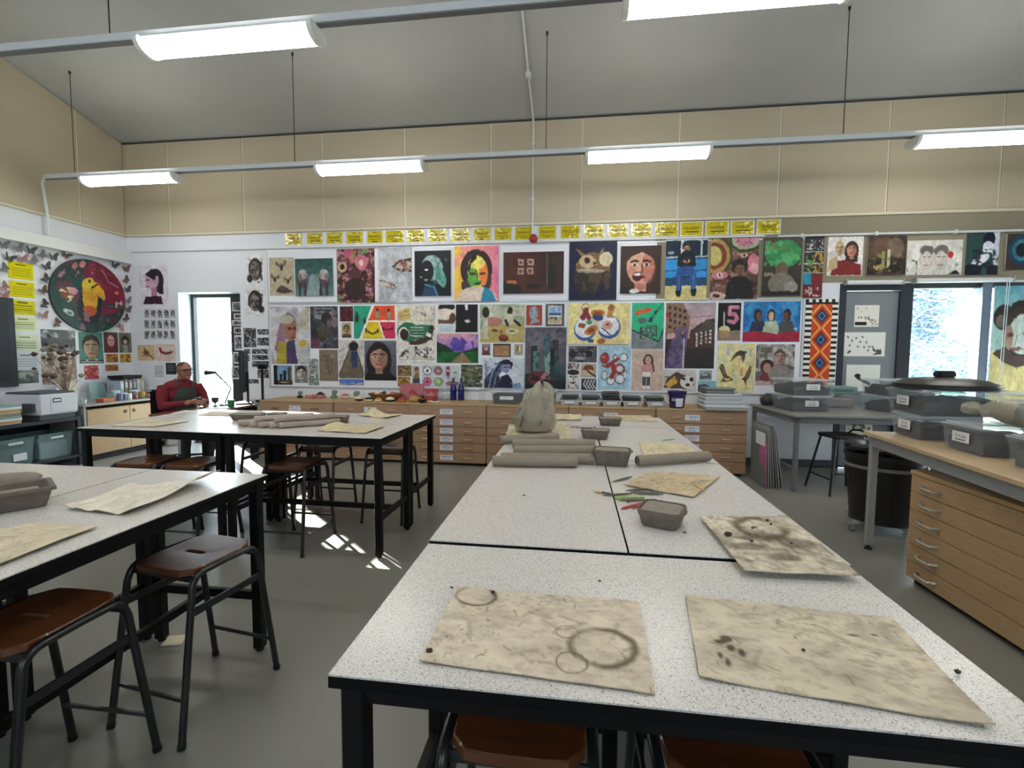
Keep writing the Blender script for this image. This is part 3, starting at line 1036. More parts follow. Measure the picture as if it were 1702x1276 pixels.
# ------------------------------------------------------------------ painting on canvas and paper (pigment per vertex)
class Cv:
    def __init__(s, nx, ny, seed):
        s.nx, s.ny = nx, ny
        s.rg = np.random.RandomState(seed)
        s.x, s.y = np.meshgrid(np.linspace(0, 1, nx), np.linspace(0, 1, ny))
        s.a = np.ones((ny, nx, 3)) * 0.9

    def col(s, c):
        if isinstance(c, str):
            return np.array([int(k * 2, 16) / 255 for k in c]) if len(c) == 3 else np.array([int(c[i:i + 2], 16) / 255 for i in (0, 2, 4)])
        return np.array(c)

    def mix(s, m, c, a=1.0):
        m = np.clip(m * a, 0, 1)[..., None]
        s.a = s.a * (1 - m) + s.col(c) * m
        return s

    def fill(s, c):
        s.a[:] = s.col(c)
        return s

    def grad(s, c1, c2, horiz=False, y0=0., y1=1.):
        t = np.clip(((s.x if horiz else s.y) - y0) / (y1 - y0), 0, 1)[..., None]
        m = np.ones_like(t) if y0 == 0 and y1 == 1 else ((s.y >= y0) & (s.y <= y1))[..., None].astype(float)
        s.a = s.a * (1 - m) + m * (s.col(c1) * (1 - t) + s.col(c2) * t)
        return s

    def noise(s, sc, asp=1.0):
        gx, gy = max(2, int(sc) + 2), max(2, int(sc * asp * s.ny / s.nx) + 2)
        g = s.rg.rand(gy, gx)
        fx, fy = s.x * (gx - 1.001), s.y * (gy - 1.001)
        ix, iy = fx.astype(int), fy.astype(int)
        tx, ty = fx - ix, fy - iy
        tx, ty = tx * tx * (3 - 2 * tx), ty * ty * (3 - 2 * ty)
        return (g[iy, ix] * (1 - tx) + g[iy, ix + 1] * tx) * (1 - ty) + (g[iy + 1, ix] * (1 - tx) + g[iy + 1, ix + 1] * tx) * ty

    def fbm(s, sc, asp=1.0):
        return .5 * s.noise(sc, asp) + .3 * s.noise(sc * 2.1, asp) + .2 * s.noise(sc * 4.3, asp)

    def n(s, amt, sc=6, asp=1.0):
        s.a = np.clip(s.a * (1 + amt * 2 * (s.fbm(sc, asp) - .5))[..., None], 0, 1)
        return s

    def b(s, c, sc=6, th=.55, a=.8, box=None, asp=1.0):
        m = np.clip((s.fbm(sc, asp) - th) * 14, 0, 1)
        if box:
            m = m * ((s.x > box[0]) & (s.x < box[2]) & (s.y > box[1]) & (s.y < box[3]))
        return s.mix(m, c, a)

    def e(s, cx, cy, rx, ry, c, a=1.0, rot=0.0, soft=0.0, ring=0.0):
        dx, dy = s.x - cx, s.y - cy
        if rot:
            k = s.ny / s.nx
            dy = dy * k
            dx, dy = dx * math.cos(rot) + dy * math.sin(rot), (-dx * math.sin(rot) + dy * math.cos(rot)) / k
        q = np.sqrt((dx / rx) ** 2 + (dy / ry) ** 2)
        sh = max(1.0, min(rx * s.nx, ry * s.ny)) * (1 - soft) + 1.2 * soft
        m = np.clip((1 - q) * sh + .5, 0, 1)
        if ring:
            m = m * np.clip((q - (1 - ring)) * sh + .5, 0, 1)
        return s.mix(m, c, a)

    def p(s, pts, c, a=1.0):
        m = np.zeros_like(s.x, bool)
        n = len(pts)
        for i in range(n):
            (x1, y1), (x2, y2) = pts[i], pts[(i + 1) % n]
            if y1 == y2:
                continue
            cnd = (s.y >= min(y1, y2)) & (s.y < max(y1, y2))
            m ^= cnd & (s.x < (x2 - x1) * (s.y - y1) / (y2 - y1) + x1)
        return s.mix(m.astype(float), c, a)

    def r(s, x0, y0, x1, y1, c, a=1.0):
        return s.mix(((s.x >= x0) & (s.x <= x1) & (s.y >= y0) & (s.y <= y1)).astype(float), c, a)

    def l(s, pts, w, c, a=1.0):
        k = s.ny / s.nx
        best = np.full(s.x.shape, 9.)
        for (x1, y1), (x2, y2) in zip(pts[:-1], pts[1:]):
            dx, dy = x2 - x1, (y2 - y1) * k
            L = dx * dx + dy * dy + 1e-9
            t = np.clip(((s.x - x1) * dx + (s.y - y1) * k * dy) / L, 0, 1)
            best = np.minimum(best, np.hypot(s.x - x1 - t * dx, (s.y - y1) * k - t * dy))
        return s.mix(np.clip((w - best) * s.nx + .5, 0, 1), c, a)

    def scr(s, n, c, w=.008, box=(0, 0, 1, 1), L=.15, a=.7):
        for i in range(n):
            x, y = s.rg.uniform(box[0], box[2]), s.rg.uniform(box[1], box[3])
            t = s.rg.uniform(0, 6.28)
            s.l([(x, y), (x + L * math.cos(t), y + L * math.sin(t) * s.nx / s.ny)], w, c, a)
        return s

    def face(s, cx, cy, h, skin, hair, body=None, long=False, dark=None, brow='221', lip='934', side=1, eyes=True):
        """head of half-height h (in canvas heights)"""
        k = s.ny / s.nx
        w = h * .74 * k
        if body:
            s.e(cx, cy + h * 2.35, w * 2.2, h * 1.25, body)
        if long:
            s.e(cx, cy + h * .25, w * 1.45, h * 1.55, hair)
            s.r(cx - w * 1.3, cy + h * .2, cx + w * 1.3, min(1, cy + h * 1.9), hair)
        else:
            s.e(cx, cy - h * .2, w * 1.15, h * 1.0, hair)
        s.r(cx - w * .42, cy + h * .6, cx + w * .42, cy + h * 1.35, skin)
        s.e(cx, cy, w, h, skin)
        if dark:
            s.e(cx + side * w * .55, cy + .1 * h, w * .5, h * .85, dark, .55, soft=.6)
            s.e(cx, cy + h * 1.1, w * .45, h * .2, dark, .6, soft=.5)
        s.p([(cx - w * 1.02, cy - h * .15), (cx - w * .8, cy - h * 1.0), (cx, cy - h * 1.12), (cx + w * .8, cy - h * 1.0), (cx + w * 1.02, cy - h * .15), (cx + w * .72, cy - h * .5), (cx + w * .1, cy - h * .72), (cx - w * .65, cy - h * .5)], hair)
        if eyes:
            for sx in (-1, 1):
                s.l([(cx + sx * w * .2, cy - h * .25), (cx + sx * w * .45, cy - h * .28), (cx + sx * w * .68, cy - h * .22)], w * .07, brow)
                s.e(cx + sx * w * .42, cy - h * .05, w * .2, h * .085, 'ddc')
                s.e(cx + sx * w * .42, cy - h * .05, w * .1, h * .085, '211')
            s.l([(cx + side * w * .08, cy - h * .05), (cx + side * w * .14, cy + h * .32), (cx - w * .08, cy + h * .34)], w * .05, brow, .55)
            s.e(cx, cy + h * .58, w * .36, h * .085, lip)
        return s

    def bird(s, cx, cy, q, c, c2, flip=1):
        s.e(cx, cy, .5 * q, .2 * q * s.nx / s.ny, c, rot=.5 * flip)
        s.p([(cx, cy), (cx - .5 * q * flip, cy - .9 * q), (cx - .1 * q * flip, cy - .8 * q), (cx + .25 * q * flip, cy)], c2)
        s.p([(cx, cy), (cx + .6 * q * flip, cy - .6 * q), (cx + .5 * q * flip, cy - .1 * q)], c)
        s.l([(cx - .4 * q * flip, cy + .2 * q), (cx - .8 * q * flip, cy + .3 * q)], .06 * q, c2)
        return s


ART_N = [0]


def art_mesh(name, O, U, D, N, nx, ny, paintfn, th, edge, mat_name, round_=False, wob=None, quad=None, warp=0.0):
    """a sheet or canvas: front grid carrying the pigment, thin sides and back. O top-left, U right, D down, N outward"""
    ART_N[0] += 1
    c = Cv(nx, ny, 100 + ART_N[0])
    paintfn(c)
    if warp:        # brushy, hand-made edges
        dx = (c.fbm(9) - .5) * warp * 2 + (c.noise(30) - .5) * warp * .5
        dy = (c.fbm(9) - .5) * warp * 2 + (c.noise(30) - .5) * warp * .5
        jx = np.clip(np.rint((c.x + dx) * (nx - 1)), 0, nx - 1).astype(int)
        jy = np.clip(np.rint((c.y + dy) * (ny - 1)), 0, ny - 1).astype(int)
        c.a = c.a[jy, jx]
        c.n(.12, 5).n(.12, 26).n(.08, 60)
    rgb = np.clip(c.a, 0, 1)
    rgb = np.where(rgb <= .04045, rgb / 12.92, ((rgb + .055) / 1.055) ** 2.4)
    O, U, D, N = (np.array(k, float) for k in (O, U, D, N))
    gx, gy = c.x[..., None], c.y[..., None]
    if round_:      # square grid squeezed to a disc
        a, b2 = 2 * gx - 1, 2 * gy - 1
        gx, gy = (a * np.sqrt(1 - b2 * b2 / 2) + 1) / 2, (b2 * np.sqrt(1 - a * a / 2) + 1) / 2
    P = O + U * gx + D * gy + N * th
    if quad is not None:
        Q = [np.array(k, float) for k in quad]
        P = (Q[0] * (1 - gx) + Q[1] * gx) * (1 - gy) + (Q[3] * (1 - gx) + Q[2] * gx) * gy + N * th
    if wob is not None:
        P = P + N * wob(c.x, c.y, c)[..., None]
    front = P.reshape(-1, 3)
    rim = [(0, i) for i in range(nx)] + [(j, nx - 1) for j in range(1, ny)] + [(ny - 1, i) for i in range(nx - 2, -1, -1)] + [(j, 0) for j in range(ny - 2, 0, -1)]
    if wob is None and not round_:
        rim = [(0, 0), (0, nx - 1), (ny - 1, nx - 1), (ny - 1, 0)]
    ri = [j * nx + i for j, i in rim]
    nb = len(ri)
    back = front[ri] - N * th
    side = front[ri]
    V = np.vstack([front, side, back])
    if wob is not None:
        V = np.vstack([V, front - N * th])
    idx = np.arange(nx * ny).reshape(ny, nx)
    q = np.stack([idx[:-1, :-1], idx[1:, :-1], idx[1:, 1:], idx[:-1, 1:]], -1).reshape(-1, 4)
    n0 = nx * ny
    k = np.arange(nb)
    sq = np.stack([n0 + k, n0 + (k + 1) % nb, n0 + nb + (k + 1) % nb, n0 + nb + k], -1)
    if wob is None:
        loops = np.concatenate([q.ravel(), sq.ravel(), (n0 + nb + k)])
        starts = np.concatenate([np.arange(0, 4 * (len(q) + nb), 4), [4 * (len(q) + nb)]])
    else:       # a bent sheet has a bent underside
        n1 = n0 + 2 * nb
        rk = np.array(ri)
        sq = np.stack([rk, rk[(k + 1) % nb], n1 + rk[(k + 1) % nb], n1 + rk], -1)
        loops = np.concatenate([q.ravel(), sq.ravel(), (n1 + q[:, ::-1]).ravel()])
        starts = np.arange(0, len(loops), 4)
        keep = np.r_[0:n0, n1:n1 + n0]
        remap = np.full(len(V), -1)
        remap[keep] = np.arange(len(keep))
        V, loops = V[keep], remap[loops]
    ctr = V.mean(0)
    me = bpy.data.meshes.new(name)
    me.vertices.add(len(V))
    me.vertices.foreach_set('co', (V - ctr).astype(np.float32).ravel())
    me.loops.add(len(loops))
    me.loops.foreach_set('vertex_index', loops.astype(np.int32))
    me.polygons.add(len(starts))
    me.polygons.foreach_set('loop_start', starts.astype(np.int32))
    me.update(calc_edges=True)
    at = me.color_attributes.new('pigment', 'FLOAT_COLOR', 'POINT')
    ec = np.array(lin(edge))
    cc = np.ones((len(V), 4), np.float32)
    cc[:n0, :3] = rgb.reshape(-1, 3)
    cc[n0:, :3] = ec
    at.data.foreach_set('color', cc.ravel())
    me.materials.append(M_(mat_name))
    if wob is not None:
        me.shade_smooth()
        me.set_sharp_from_angle(angle=math.radians(60))
    o = bpy.data.objects.new(name, me)
    COL.objects.link(o)
    o.location = ctr
    return o


ART_Y = BACK_Y - .0125     # face of the pinboards


def wall_art(label, rect, fn, th=.004, name='painting', cat='painting', group='student artwork on the walls', wall='back', depth=None, edge='ddd', mt='paint', q=1.0, warp=None):
    x0, y0, x1, y1 = rect
    xm, ym = (x0 + x1) / 2, (y0 + y1) / 2
    nx, ny = max(7, min(110, int((x1 - x0) * q) + 2)), max(7, min(130, int((y1 - y0) * q) + 2))
    if wall == 'back':
        Y = depth if depth is not None else ART_Y
        a, b2 = ony(x0, ym, Y).x, ony(x1, ym, Y).x
        zt, zb = ony(xm, y0, Y).z, ony(xm, y1, Y).z
        O, U, D, N = (a, Y, zt), (b2 - a, 0, 0), (0, 0, zb - zt), (0, -1, 0)
    else:
        X = depth if depth is not None else LEFT_X + .0005
        a, b2 = onx(x0, ym, X).y, onx(x1, ym, X).y
        zt, zb = onx(xm, y0, X).z, onx(xm, y1, X).z
        O, U, D, N = (X, a, zt), (0, b2 - a, 0), (0, 0, zb - zt), (1, 0, 0)
    o = art_mesh(name, O, U, D, N, nx, ny, fn, th, edge, mt, warp=(.016 if name == 'painting' else 0) if warp is None else warp)
    return tag(o, label, cat, group)


# pinboards with aluminium frames
for (nm, a, b_, z0, z1) in (('upper white pinboard in an aluminium frame carrying the row of canvases', -4.36, 2.79, 2.10, 2.845), ('lower white pinboard in an aluminium frame, crowded with pictures', -4.36, 2.79, .90, 2.085)):
    t = thing('pinboard', nm, 'pinboard', ((a + b_) / 2, BACK_Y - .0001, z0), 0, 'long pinboards on the back wall')
    w, h = b_ - a, z1 - z0
    MB().box(-w / 2 + .015, w / 2 - .015, -.0115, 0, .015, h - .015).obj('board', 'board_white', t)
    for (x0, x1, za, zb) in ((-w / 2, w / 2, 0, .014), (-w / 2, w / 2, h - .014, h), (-w / 2, -w / 2 + .014, .0145, h - .0145), (w / 2 - .014, w / 2, .0145, h - .0145)):
        MB().box(x0, x1, -.012, 0, za, zb).obj('frame_bar', 'alu', t)
# the upper right part of the board is bare olive fabric
t = MB().box(1.02, 2.775, BACK_Y - .0125, BACK_Y - .0121, 2.118, 2.828).obj('fabric_panel', 'olive_board')
tag(t, 'olive grey backing cloth behind the pictures at the right of the upper board', 'cloth')

CAN = .022


def p_birds(c):
    c.fill('b7a98f').n(.08)
    def bd(x, y, q, fl, up):
        k = c.nx / c.ny
        T = lambda pts: [(x + fl * a * q, y + b * q * k) for a, b in pts]
        c.p(T([(-.1, .1), (-.75, -.75), (-.95, -.3), (-.55, .05)] if up else [(-.2, 0), (-.9, -.35), (-.5, .1)]), '4a4038').p(T([(.1, .1), (.5, -.85), (.8, -.7), (.6, -.05)] if up else [(.0, 0), (.3, -.6), (.55, -.4), (.4, .1)]), '5a4c42')
        c.p(T([(-.25, .55), (-.3, .05), (0, -.25), (.3, .05), (.2, .5), (0, .75)]), '3a322c').e(x, y - .22 * q * k, .13 * q, .13 * q * k, '3a322c').l(T([(-.5, .05), (-.75, -.55)]), .02 * q + .004, '8a7c6a').l(T([(.35, 0), (.55, -.6)]), .02 * q + .004, '8a7c6a')
    bd(.5, .22, .27, 1, True)
    bd(.22, .55, .22, -1, True)
    bd(.76, .6, .2, 1, True)
    c.p([(.25, .9), (.35, .78), (.55, .74), (.8, .84), (.95, .9), (.6, .95)], '453b34').p([(.3, .82), (.45, .72), (.7, .86)], '5a4c42').r(.2, .95, .8, .965, '8a7c68', .6)
def p_dogs(c):
    c.grad('23504f', '5a7d7c').b('1d4344', 6, .5, .6, (0, 0, 1, .35)).p([(.4, .42), (.6, .42), (.72, 1), (.28, 1)], '8fa3a2', .8)
    for x, f in ((.2, 1), (.76, -1)):
        c.e(x - f * .02, .62, .14, .16, '54474c').r(x - .12, .66, x - .05, 1, '3c3338').r(x + .03, .66, x + .10, 1, '443a40').e(x, .45, .12, .12, 'a79c9c').e(x, .36, .10, .07, 'b9adab').e(x + f * .12, .47, .06, .04, '8d807f').e(x + f * .17, .465, .015, .015, '1a1618').e(x - f * .07, .5, .05, .11, '7d7072').e(x + f * .04, .42, .012, .012, '1a1618')
    c.n(.12, 14)
def p_faces(c): c.fill('634').b('b86', 6, .5).b('311', 7, .52).b('c9a', 9, .6).b('796', 6, .62); c.e(.15, .33, .12, .1, 'ca8').e(.15, .33, .06, .05, '311').e(.28, .08, .1, .08, 'b57').e(.65, .25, .17, .14, 'c78').e(.65, .27, .06, .05, 'fdc').e(.48, .46, .14, .12, '533').e(.48, .75, .28, .2, '322').b('211', 9, .55, .6, (0, .8, 1, 1))
def p_fish(c):
    c.fill('b9bcc4').n(.12, 4).b('8c8f98', 4, .56, .45).b('d8dade', 5, .58, .5)
    c.p([(.42, .34), (.62, .24), (1, .2), (1, .45), (.7, .44), (.5, .4)], '3a302e').p([(.48, .345), (.64, .27), (1, .24), (1, .41), (.7, .41), (.54, .385)], 'b9a592').b('6a3434', 16, .5, .85, (.5, .24, 1, .43)).b('ded2c4', 18, .58, .8, (.5, .24, 1, .43)).e(.53, .34, .018, .014, '111')
    c.p([(0, .59), (.2, .6), (.42, .66), (.57, .73), (.45, .75), (.2, .72), (0, .7)], '6a5a58').p([(0, .61), (.2, .62), (.4, .67), (.53, .725), (.42, .735), (.2, .705), (0, .685)], 'cdbfb6').b('b07a78', 12, .54, .7, (0, .62, .4, .72)).e(.46, .705, .016, .013, '111').l([(.38, .67), (.37, .73)], .008, '5a4a48')
def p_dark(c): c.fill('0b0f14').n(.2); c.e(.48, .38, .3, .28, '9cb9b8').e(.72, .58, .13, .24, '6a9', rot=-.3).b('477', 8, .55, .7, (.2, .1, .9, .75)).e(.34, .45, .19, .24, '10151a').e(.33, .42, .05, .02, 'fff').l([(.15, .55), (.2, .6)], .01, 'cdd').e(.32, .64, .05, .015, '9bb').p([(.2, 1), (.3, .72), (.55, .75), (.7, 1)], '246').l([(.3, .75), (.55, .82), (.62, 1)], .012, '6ab')
def p_color(c): c.grad('fc4', 'e7a', True).b('f9a', 3, .5, .7).b('fe8', 3, .6, .7, (0, 0, .5, .6)); c.e(.5, .42, .36, .36, '322').e(.3, .72, .14, .12, '433').e(.72, .62, .12, .2, '433').p([(0, 1), (.15, .8), (.5, .7), (.85, .8), (1, 1)], 'dcb').p([(.6, 1), (.68, .74), (.86, .82), (.95, 1)], '28a').e(.52, .46, .22, .29, 'dd5').e(.66, .5, .1, .22, 'f84').e(.42, .56, .12, .17, '6a4').e(.52, .3, .18, .12, 'fe7', .8).e(.5, .66, .12, .05, '4a5').l([(.5, .45), (.52, .6)], .015, '643').e(.42, .5, .08, .025, '432').e(.64, .5, .08, .025, '432').e(.53, .68, .07, .022, '311').p([(.3, .4), (.4, .18), (.52, .12), (.5, .22), (.38, .32), (.34, .5)], '211')
def p_room(c): c.fill('4b2a22').grad('5a3028', '382420', True).n(.25, 5); [c.r(x, y, x + .1, y + .16, 'b98').r(x + .025, y + .04, x + .075, y + .12, '744') for x in (.24, .4) for y in (.16, .38)]; c.r(.06, .68, .22, .76, 'b73').e(.1, .9, .2, .15, '222').r(.7, .1, .98, .95, '3a2c28').p([(.75, .4), (.82, .3), (.88, .4), (.86, .9), (.74, .9)], '222').r(.72, .05, .74, .9, '655').e(.5, .82, .12, .06, '222')
def p_owl(c): c.fill('141a38').n(.15); c.e(.5, .48, .36, .3, '7a5c3c').b('c9a87a', 12, .5, .8, (.14, .3, .86, .55)).r(.12, .52, .88, .85, '4a3a2c', .9).b('2a221c', 9, .5, .9, (.1, .5, .9, .9), .4).b('141a38', 7, .5, 1, (.1, .72, .9, 1), .4).p([(.12, .1), (.42, .26), (.3, .3)], '8a6c4a').p([(.6, .26), (.7, .1), (.72, .28)], '8a6c4a').e(.38, .34, .17, .11, 'c9b28c').e(.38, .32, .07, .05, '311').e(.77, .3, .14, .12, 'ded2ac').b('a89a7a', 8, .55, .6, (.64, .2, .9, .42)).p([(.5, .34), (.56, .34), (.53, .46)], '222').e(.45, .5, .3, .04, 'ddd', .5)
def p_shout(c): c.fill('3a2622').face(.5, .42, .4, 'd7a48c', '3a2620', dark='a65c50', lip='8a1f24', brow='2a1a16'); c.e(.42, .64, .12, .1, '5a1216').e(.42, .6, .09, .03, 'eee').e(.3, .5, .1, .09, 'cc7468', .5, soft=.6).e(.7, .5, .1, .09, 'cc7468', .5, soft=.6).r(0, .85, .3, 1, '222').e(.35, .95, .12, .05, 'ddc')
def p_train(c):
    c.fill('182a3e').r(0, 0, 1, .025, 'cfd8e0').r(.36, 0, .44, .32, 'd9dfe4').r(.84, 0, .88, .3, 'b9c4cc').r(.03, .04, .34, .27, '122438').r(.46, .04, .83, .24, '16283c').r(.05, .2, .2, .24, '8fa0b0').r(0, .28, 1, .31, '9fb4c4')
    c.p([(0, .33), (.34, .33), (.36, .5), (.36, .63), (0, .63)], '2f8fd2').p([(.64, .33), (1, .33), (1, .63), (.62, .63), (.62, .5)], '2f8fd2').r(.36, .36, .62, .6, '2374b4').r(0, .5, 1, .53, '1a5a94').r(0, .63, 1, .76, '1c4468').r(0, .76, 1, 1, 'd9cc92').b('c4b678', 5, .5, .5, (0, .76, 1, 1))
    c.p([(.27, .44), (.3, .28), (.42, .21), (.6, .21), (.71, .28), (.74, .44), (.62, .47), (.4, .47)], '17191d').e(.505, .115, .115, .085, '25282a').r(.40, .10, .61, .14, '1a1c1e').e(.505, .16, .075, .06, 'b58e74').e(.505, .2, .06, .03, '2c2420').l([(.46, .15), (.48, .15)], .012, '221').l([(.53, .15), (.55, .15)], .012, '221').p([(.36, .36), (.5, .4), (.64, .36), (.6, .3), (.42, .3)], '2a2d31').e(.47, .36, .045, .025, 'b58e74').e(.55, .36, .045, .025, 'b58e74').r(.475, .33, .535, .36, '111')
    c.p([(.3, .46), (.5, .44), (.5, .56), (.42, .6), (.4, .84), (.27, .84), (.25, .6)], '244c8a').p([(.7, .46), (.5, .44), (.5, .56), (.58, .6), (.62, .82), (.75, .82), (.77, .6)], '2a5494').l([(.33, .6), (.33, .82)], .016, '4a74b0').l([(.69, .6), (.69, .8)], .016, '4a74b0').p([(.25, .84), (.4, .84), (.38, .95), (.28, .95)], '141414').p([(.62, .82), (.76, .82), (.75, .93), (.64, .93)], '141414')
def p_melon(c):
    c.fill('5c3f36').b('8a5f50', 7, .5).b('c7a092', 10, .6, .6).b('2a1c18', 6, .56)
    c.e(.1, .28, .36, .32, '3c4a2a').e(.09, .28, .32, .28, 'b88f58').e(.08, .28, .25, .22, '7a4426').e(.06, .28, .17, .16, 'cfc274')
    c.e(.72, .03, .34, .2, '2f4a2a').e(.72, .02, .29, .165, 'a8b890').e(.72, .01, .24, .13, 'cf8ba2').scr(10, '7a3048', .008, (.55, 0, .9, .1), .05)
    c.e(.9, .42, .13, .16, 'd37c90').e(.92, .5, .09, .1, 'e0a4b0').e(.2, .6, .18, .07, 'c78288').e(.2, .6, .06, .04, 'f0dcd8').e(.2, .6, .025, .025, '222').e(.7, .28, .07, .035, 'd8b8a8').e(.7, .28, .025, .025, '222')
    c.e(.62, .46, .17, .12, '241c19').b('3a2e28', 14, .5, .8, (.46, .36, .78, .56)).e(.62, .51, .1, .085, '7b5a47').e(.58, .5, .015, .01, '111').e(.66, .5, .015, .01, '111').e(.62, .55, .03, .01, '4a2a24').p([(.32, 1), (.36, .72), (.52, .62), (.72, .62), (.88, .72), (.92, 1)], '17181a').b('6a4a44', 14, .6, .6, (.4, .78, .86, .96)).e(.14, .94, .2, .07, 'd0aa9c').e(.14, .94, .08, .035, '3a2420')
def p_green(c): c.fill('463f35').grad('4a4238', '2a2722').e(.52, .28, .46, .24, '2f8a50').b('5ab070', 6, .5, .8, (.06, .06, .98, .48)).b('b06a3a', 5, .62, .7, (.2, .05, .7, .2)).e(.5, .56, .16, .14, '6a5844').e(.5, .8, .34, .2, '7a7468').r(.05, .6, .3, .66, '8a8474').e(.75, .85, .18, .1, '99958c').r(0, .92, 1, 1, '1a1a18')
def p_shop(c): c.fill('1c1c1e').r(0, .24, 1, .26, 'aaa').r(0, .43, 1, .45, 'aaa').r(0, .58, 1, .6, '999').b('ccc', 10, .55, .9, (.1, .05, .95, .22)).b('6a4', 9, .5, .9, (.1, .27, .6, .42)).b('da3', 9, .52, .9, (.4, .27, 1, .42)).b('8a3', 9, .5, .9, (.05, .46, .6, .58)).b('c93', 9, .5, .9, (.5, .46, 1, .58)).r(0, .6, .4, .78, '28a').r(.4, .6, 1, .8, '7a2222').r(0, .8, 1, 1, '6a1a22').b('ddd', 8, .6, .9, (.1, .82, .9, .98))
def p_couple(c): c.fill('e0dcd6').face(.34, .3, .15, 'c9b08c', 'b9a47c', dark='8a7048'); c.face(.68, .34, .17, 'c98a70', '2a1c18', long=True, dark='8a4a3a').p([(.1, 1), (.2, .62), (.5, .6), (.95, .72), (.98, 1)], '7a2020').p([(.05, .6), (.3, .48), (.3, .8), (.02, .9)], 'c2a880').n(.12, 8)
def p_still(c): c.fill('3a2c24').b('5a4434', 5, .5).e(.4, .3, .3, .25, '7a5a44', .6, soft=.8).e(.72, .3, .22, .25, '8a7a68', .6, soft=.6).r(.38, .4, .46, .82, '9a9a6a').r(.52, .34, .6, .8, 'c9c9a4').e(.3, .8, .14, .08, 'a89a60').b('8a8a5a', 9, .56, .7, (.1, .45, .9, .95)).b('1a1410', 6, .55, .7, (0, .6, 1, 1))
def p_two(c): c.fill('d8d6cf'); c.n(.05); [c.e(x, .52, .13, .33, 'c4bcb4').e(x, .3, .13, .16, '5a5450', .8).e(x, .55, .1, .24, 'd0c8c0').l([(x - .07, .48), (x - .03, .48)], .008, '444').l([(x + .03, .48), (x + .07, .48)], .008, '444').l([(x - .04, .72), (x + .04, .72)], .008, '855') for x in (.36, .62)]; c.e(.79, .42, .05, .1, 'b33').b('444', 9, .62, .8, (0, .55, .2, 1)).b('555', 9, .62, .7, (.78, .5, 1, 1)).p([(.75, 1), (.9, .85), (1, 1)], '223')
def p_navy(c): c.fill('2a4a48').p([(.55, 0), (1, 0), (1, 1), (.9, 1), (.8, .5), (.5, .45)], 'cdd2e0').e(.68, .16, .18, .18, '12142a').e(.66, .3, .14, .09, 'dde').e(.45, .65, .3, .1, 'e4e8f0', rot=-.5).e(.2, .9, .3, .16, '12142a').e(.85, .9, .2, .14, '1c1c2c').b('1a1c34', 6, .55, .8, (.2, .4, 1, .9))
def p_blue(c): c.fill('3a2f2a').e(.55, .45, .48, .42, '16405a').e(.55, .45, .34, .3, '3a7a90', ring=.35).e(.55, .45, .2, .18, '1a1a22').n(.25, 9)
def p_old(c): c.fill('c6c4ca').n(.14, 4).b('8a8694', 4, .58, .5).b('b5a878', 4, .62, .6, (.4, 0, 1, .5)); c.p([(.1, .75), (.25, .25), (.4, .55), (.25, .85)], '8a5a78', .8).p([(.12, 1), (.2, .6), (.42, .62), (.4, 1)], 'a89a3c').p([(.4, 1), (.4, .62), (.6, .55), (.68, 1)], '4a4064').e(.47, .34, .19, .24, '8a8074').e(.52, .4, .14, .2, '9a6a58').e(.5, .38, .06, .03, '622').e(.62, .38, .04, .03, '622').l([(.59, .38), (.62, .5)], .012, '7a4a3c').l([(.52, .54), (.64, .53)], .012, '633').e(.82, .64, .11, .06, 'b8a040', rot=-.5).e(.42, .22, .18, .08, 'b0aaa0').b('a0a0aa', 5, .55, .5, (.6, .7, 1, 1))
def p_dposter(c): c.fill('3c3c44').b('55555f', 5, .5).r(.15, .03, .85, .3, '8a8c96').r(.2, .06, .8, .12, '444').r(.2, .15, .7, .2, '555').e(.6, .3, .2, .15, '2a2a30').e(.7, .4, .1, .1, '6a5a58').r(.25, .5, .7, .75, '4a4a34').e(.15, .65, .12, .12, '2c2428').e(.18, .88, .2, .15, '6a3a58').e(.88, .3, .12, .2, '7a6a74').b('9aa', 12, .66, .9, (.3, .75, 1, 1)).b('222', 8, .55, .6)
def p_dred(c): c.fill('3a1420').b('6a2434', 8, .5).b('c9a0a8', 14, .7)
def p_sport(c): c.fill('b0a184').face(.5, .45, .26, 'a08850', '3c3a24', '544', dark='6a5a30')
def p_A(c):
    c.fill('f2efe6').p([(0, 0), (.44, 0), (.13, 1), (0, 1)], '2a9c7c').p([(.5, 0), (1, 0), (1, .44), (.36, .44)], 'e4572e').p([(.34, .5), (.6, .5), (.72, 1), (.2, 1)], 'dcc020').p([(.63, .5), (1, .5), (1, 1), (.76, 1)], 'c93058')
    for (x, y, q, k) in ((.58, .1, .1, '222'), (.85, .12, .1, '222'), (.08, .22, .1, '2a3a34'), (.27, .35, .07, '2a3a34'), (.3, .66, .05, '332'), (.58, .68, .05, '332'), (.72, .64, .04, '411'), (.93, .62, .04, '411')):
        c.e(x, y + .03, q * .32, q * .55, k).e(x, y + q * 1.7, q * .5, q * 1.15, '9a9890' if y < .3 and x > .5 else k)
    c.l([(.33, .76), (.44, .86), (.54, .8)], .02, '332').l([(.76, .72), (.9, .7)], .015, '411')
def p_walk(c): c.fill('cfcdc8').b('a8a49c', 5, .52, .6).p([(.45, .22), (.7, .22), (1, .95), (1, 1), (0, 1), (0, .92)], '6e6250').n(.1, 10).l([(.45, .2), (.0, .92)], .015, '222').l([(.7, .24), (1, .9)], .015, '222').l([(0, .3), (.45, .16)], .01, '666').e(.6, .16, .19, .12, '181a22').p([(.5, .3), (.74, .3), (.72, .72), (.62, .72), (.6, .45), (.58, .74), (.52, .74)], '2a3a62').e(.62, .06, .06, .035, '3a2c24')
def p_woman(c): c.grad('6a6a78', '4a4450').n(.12, 8, 2).face(.45, .42, .3, 'b88e7c', '201c1c', '181614', long=True, dark='7a5448', lip='9a4a4a'); c.r(0, .92, 1, 1, '161414')
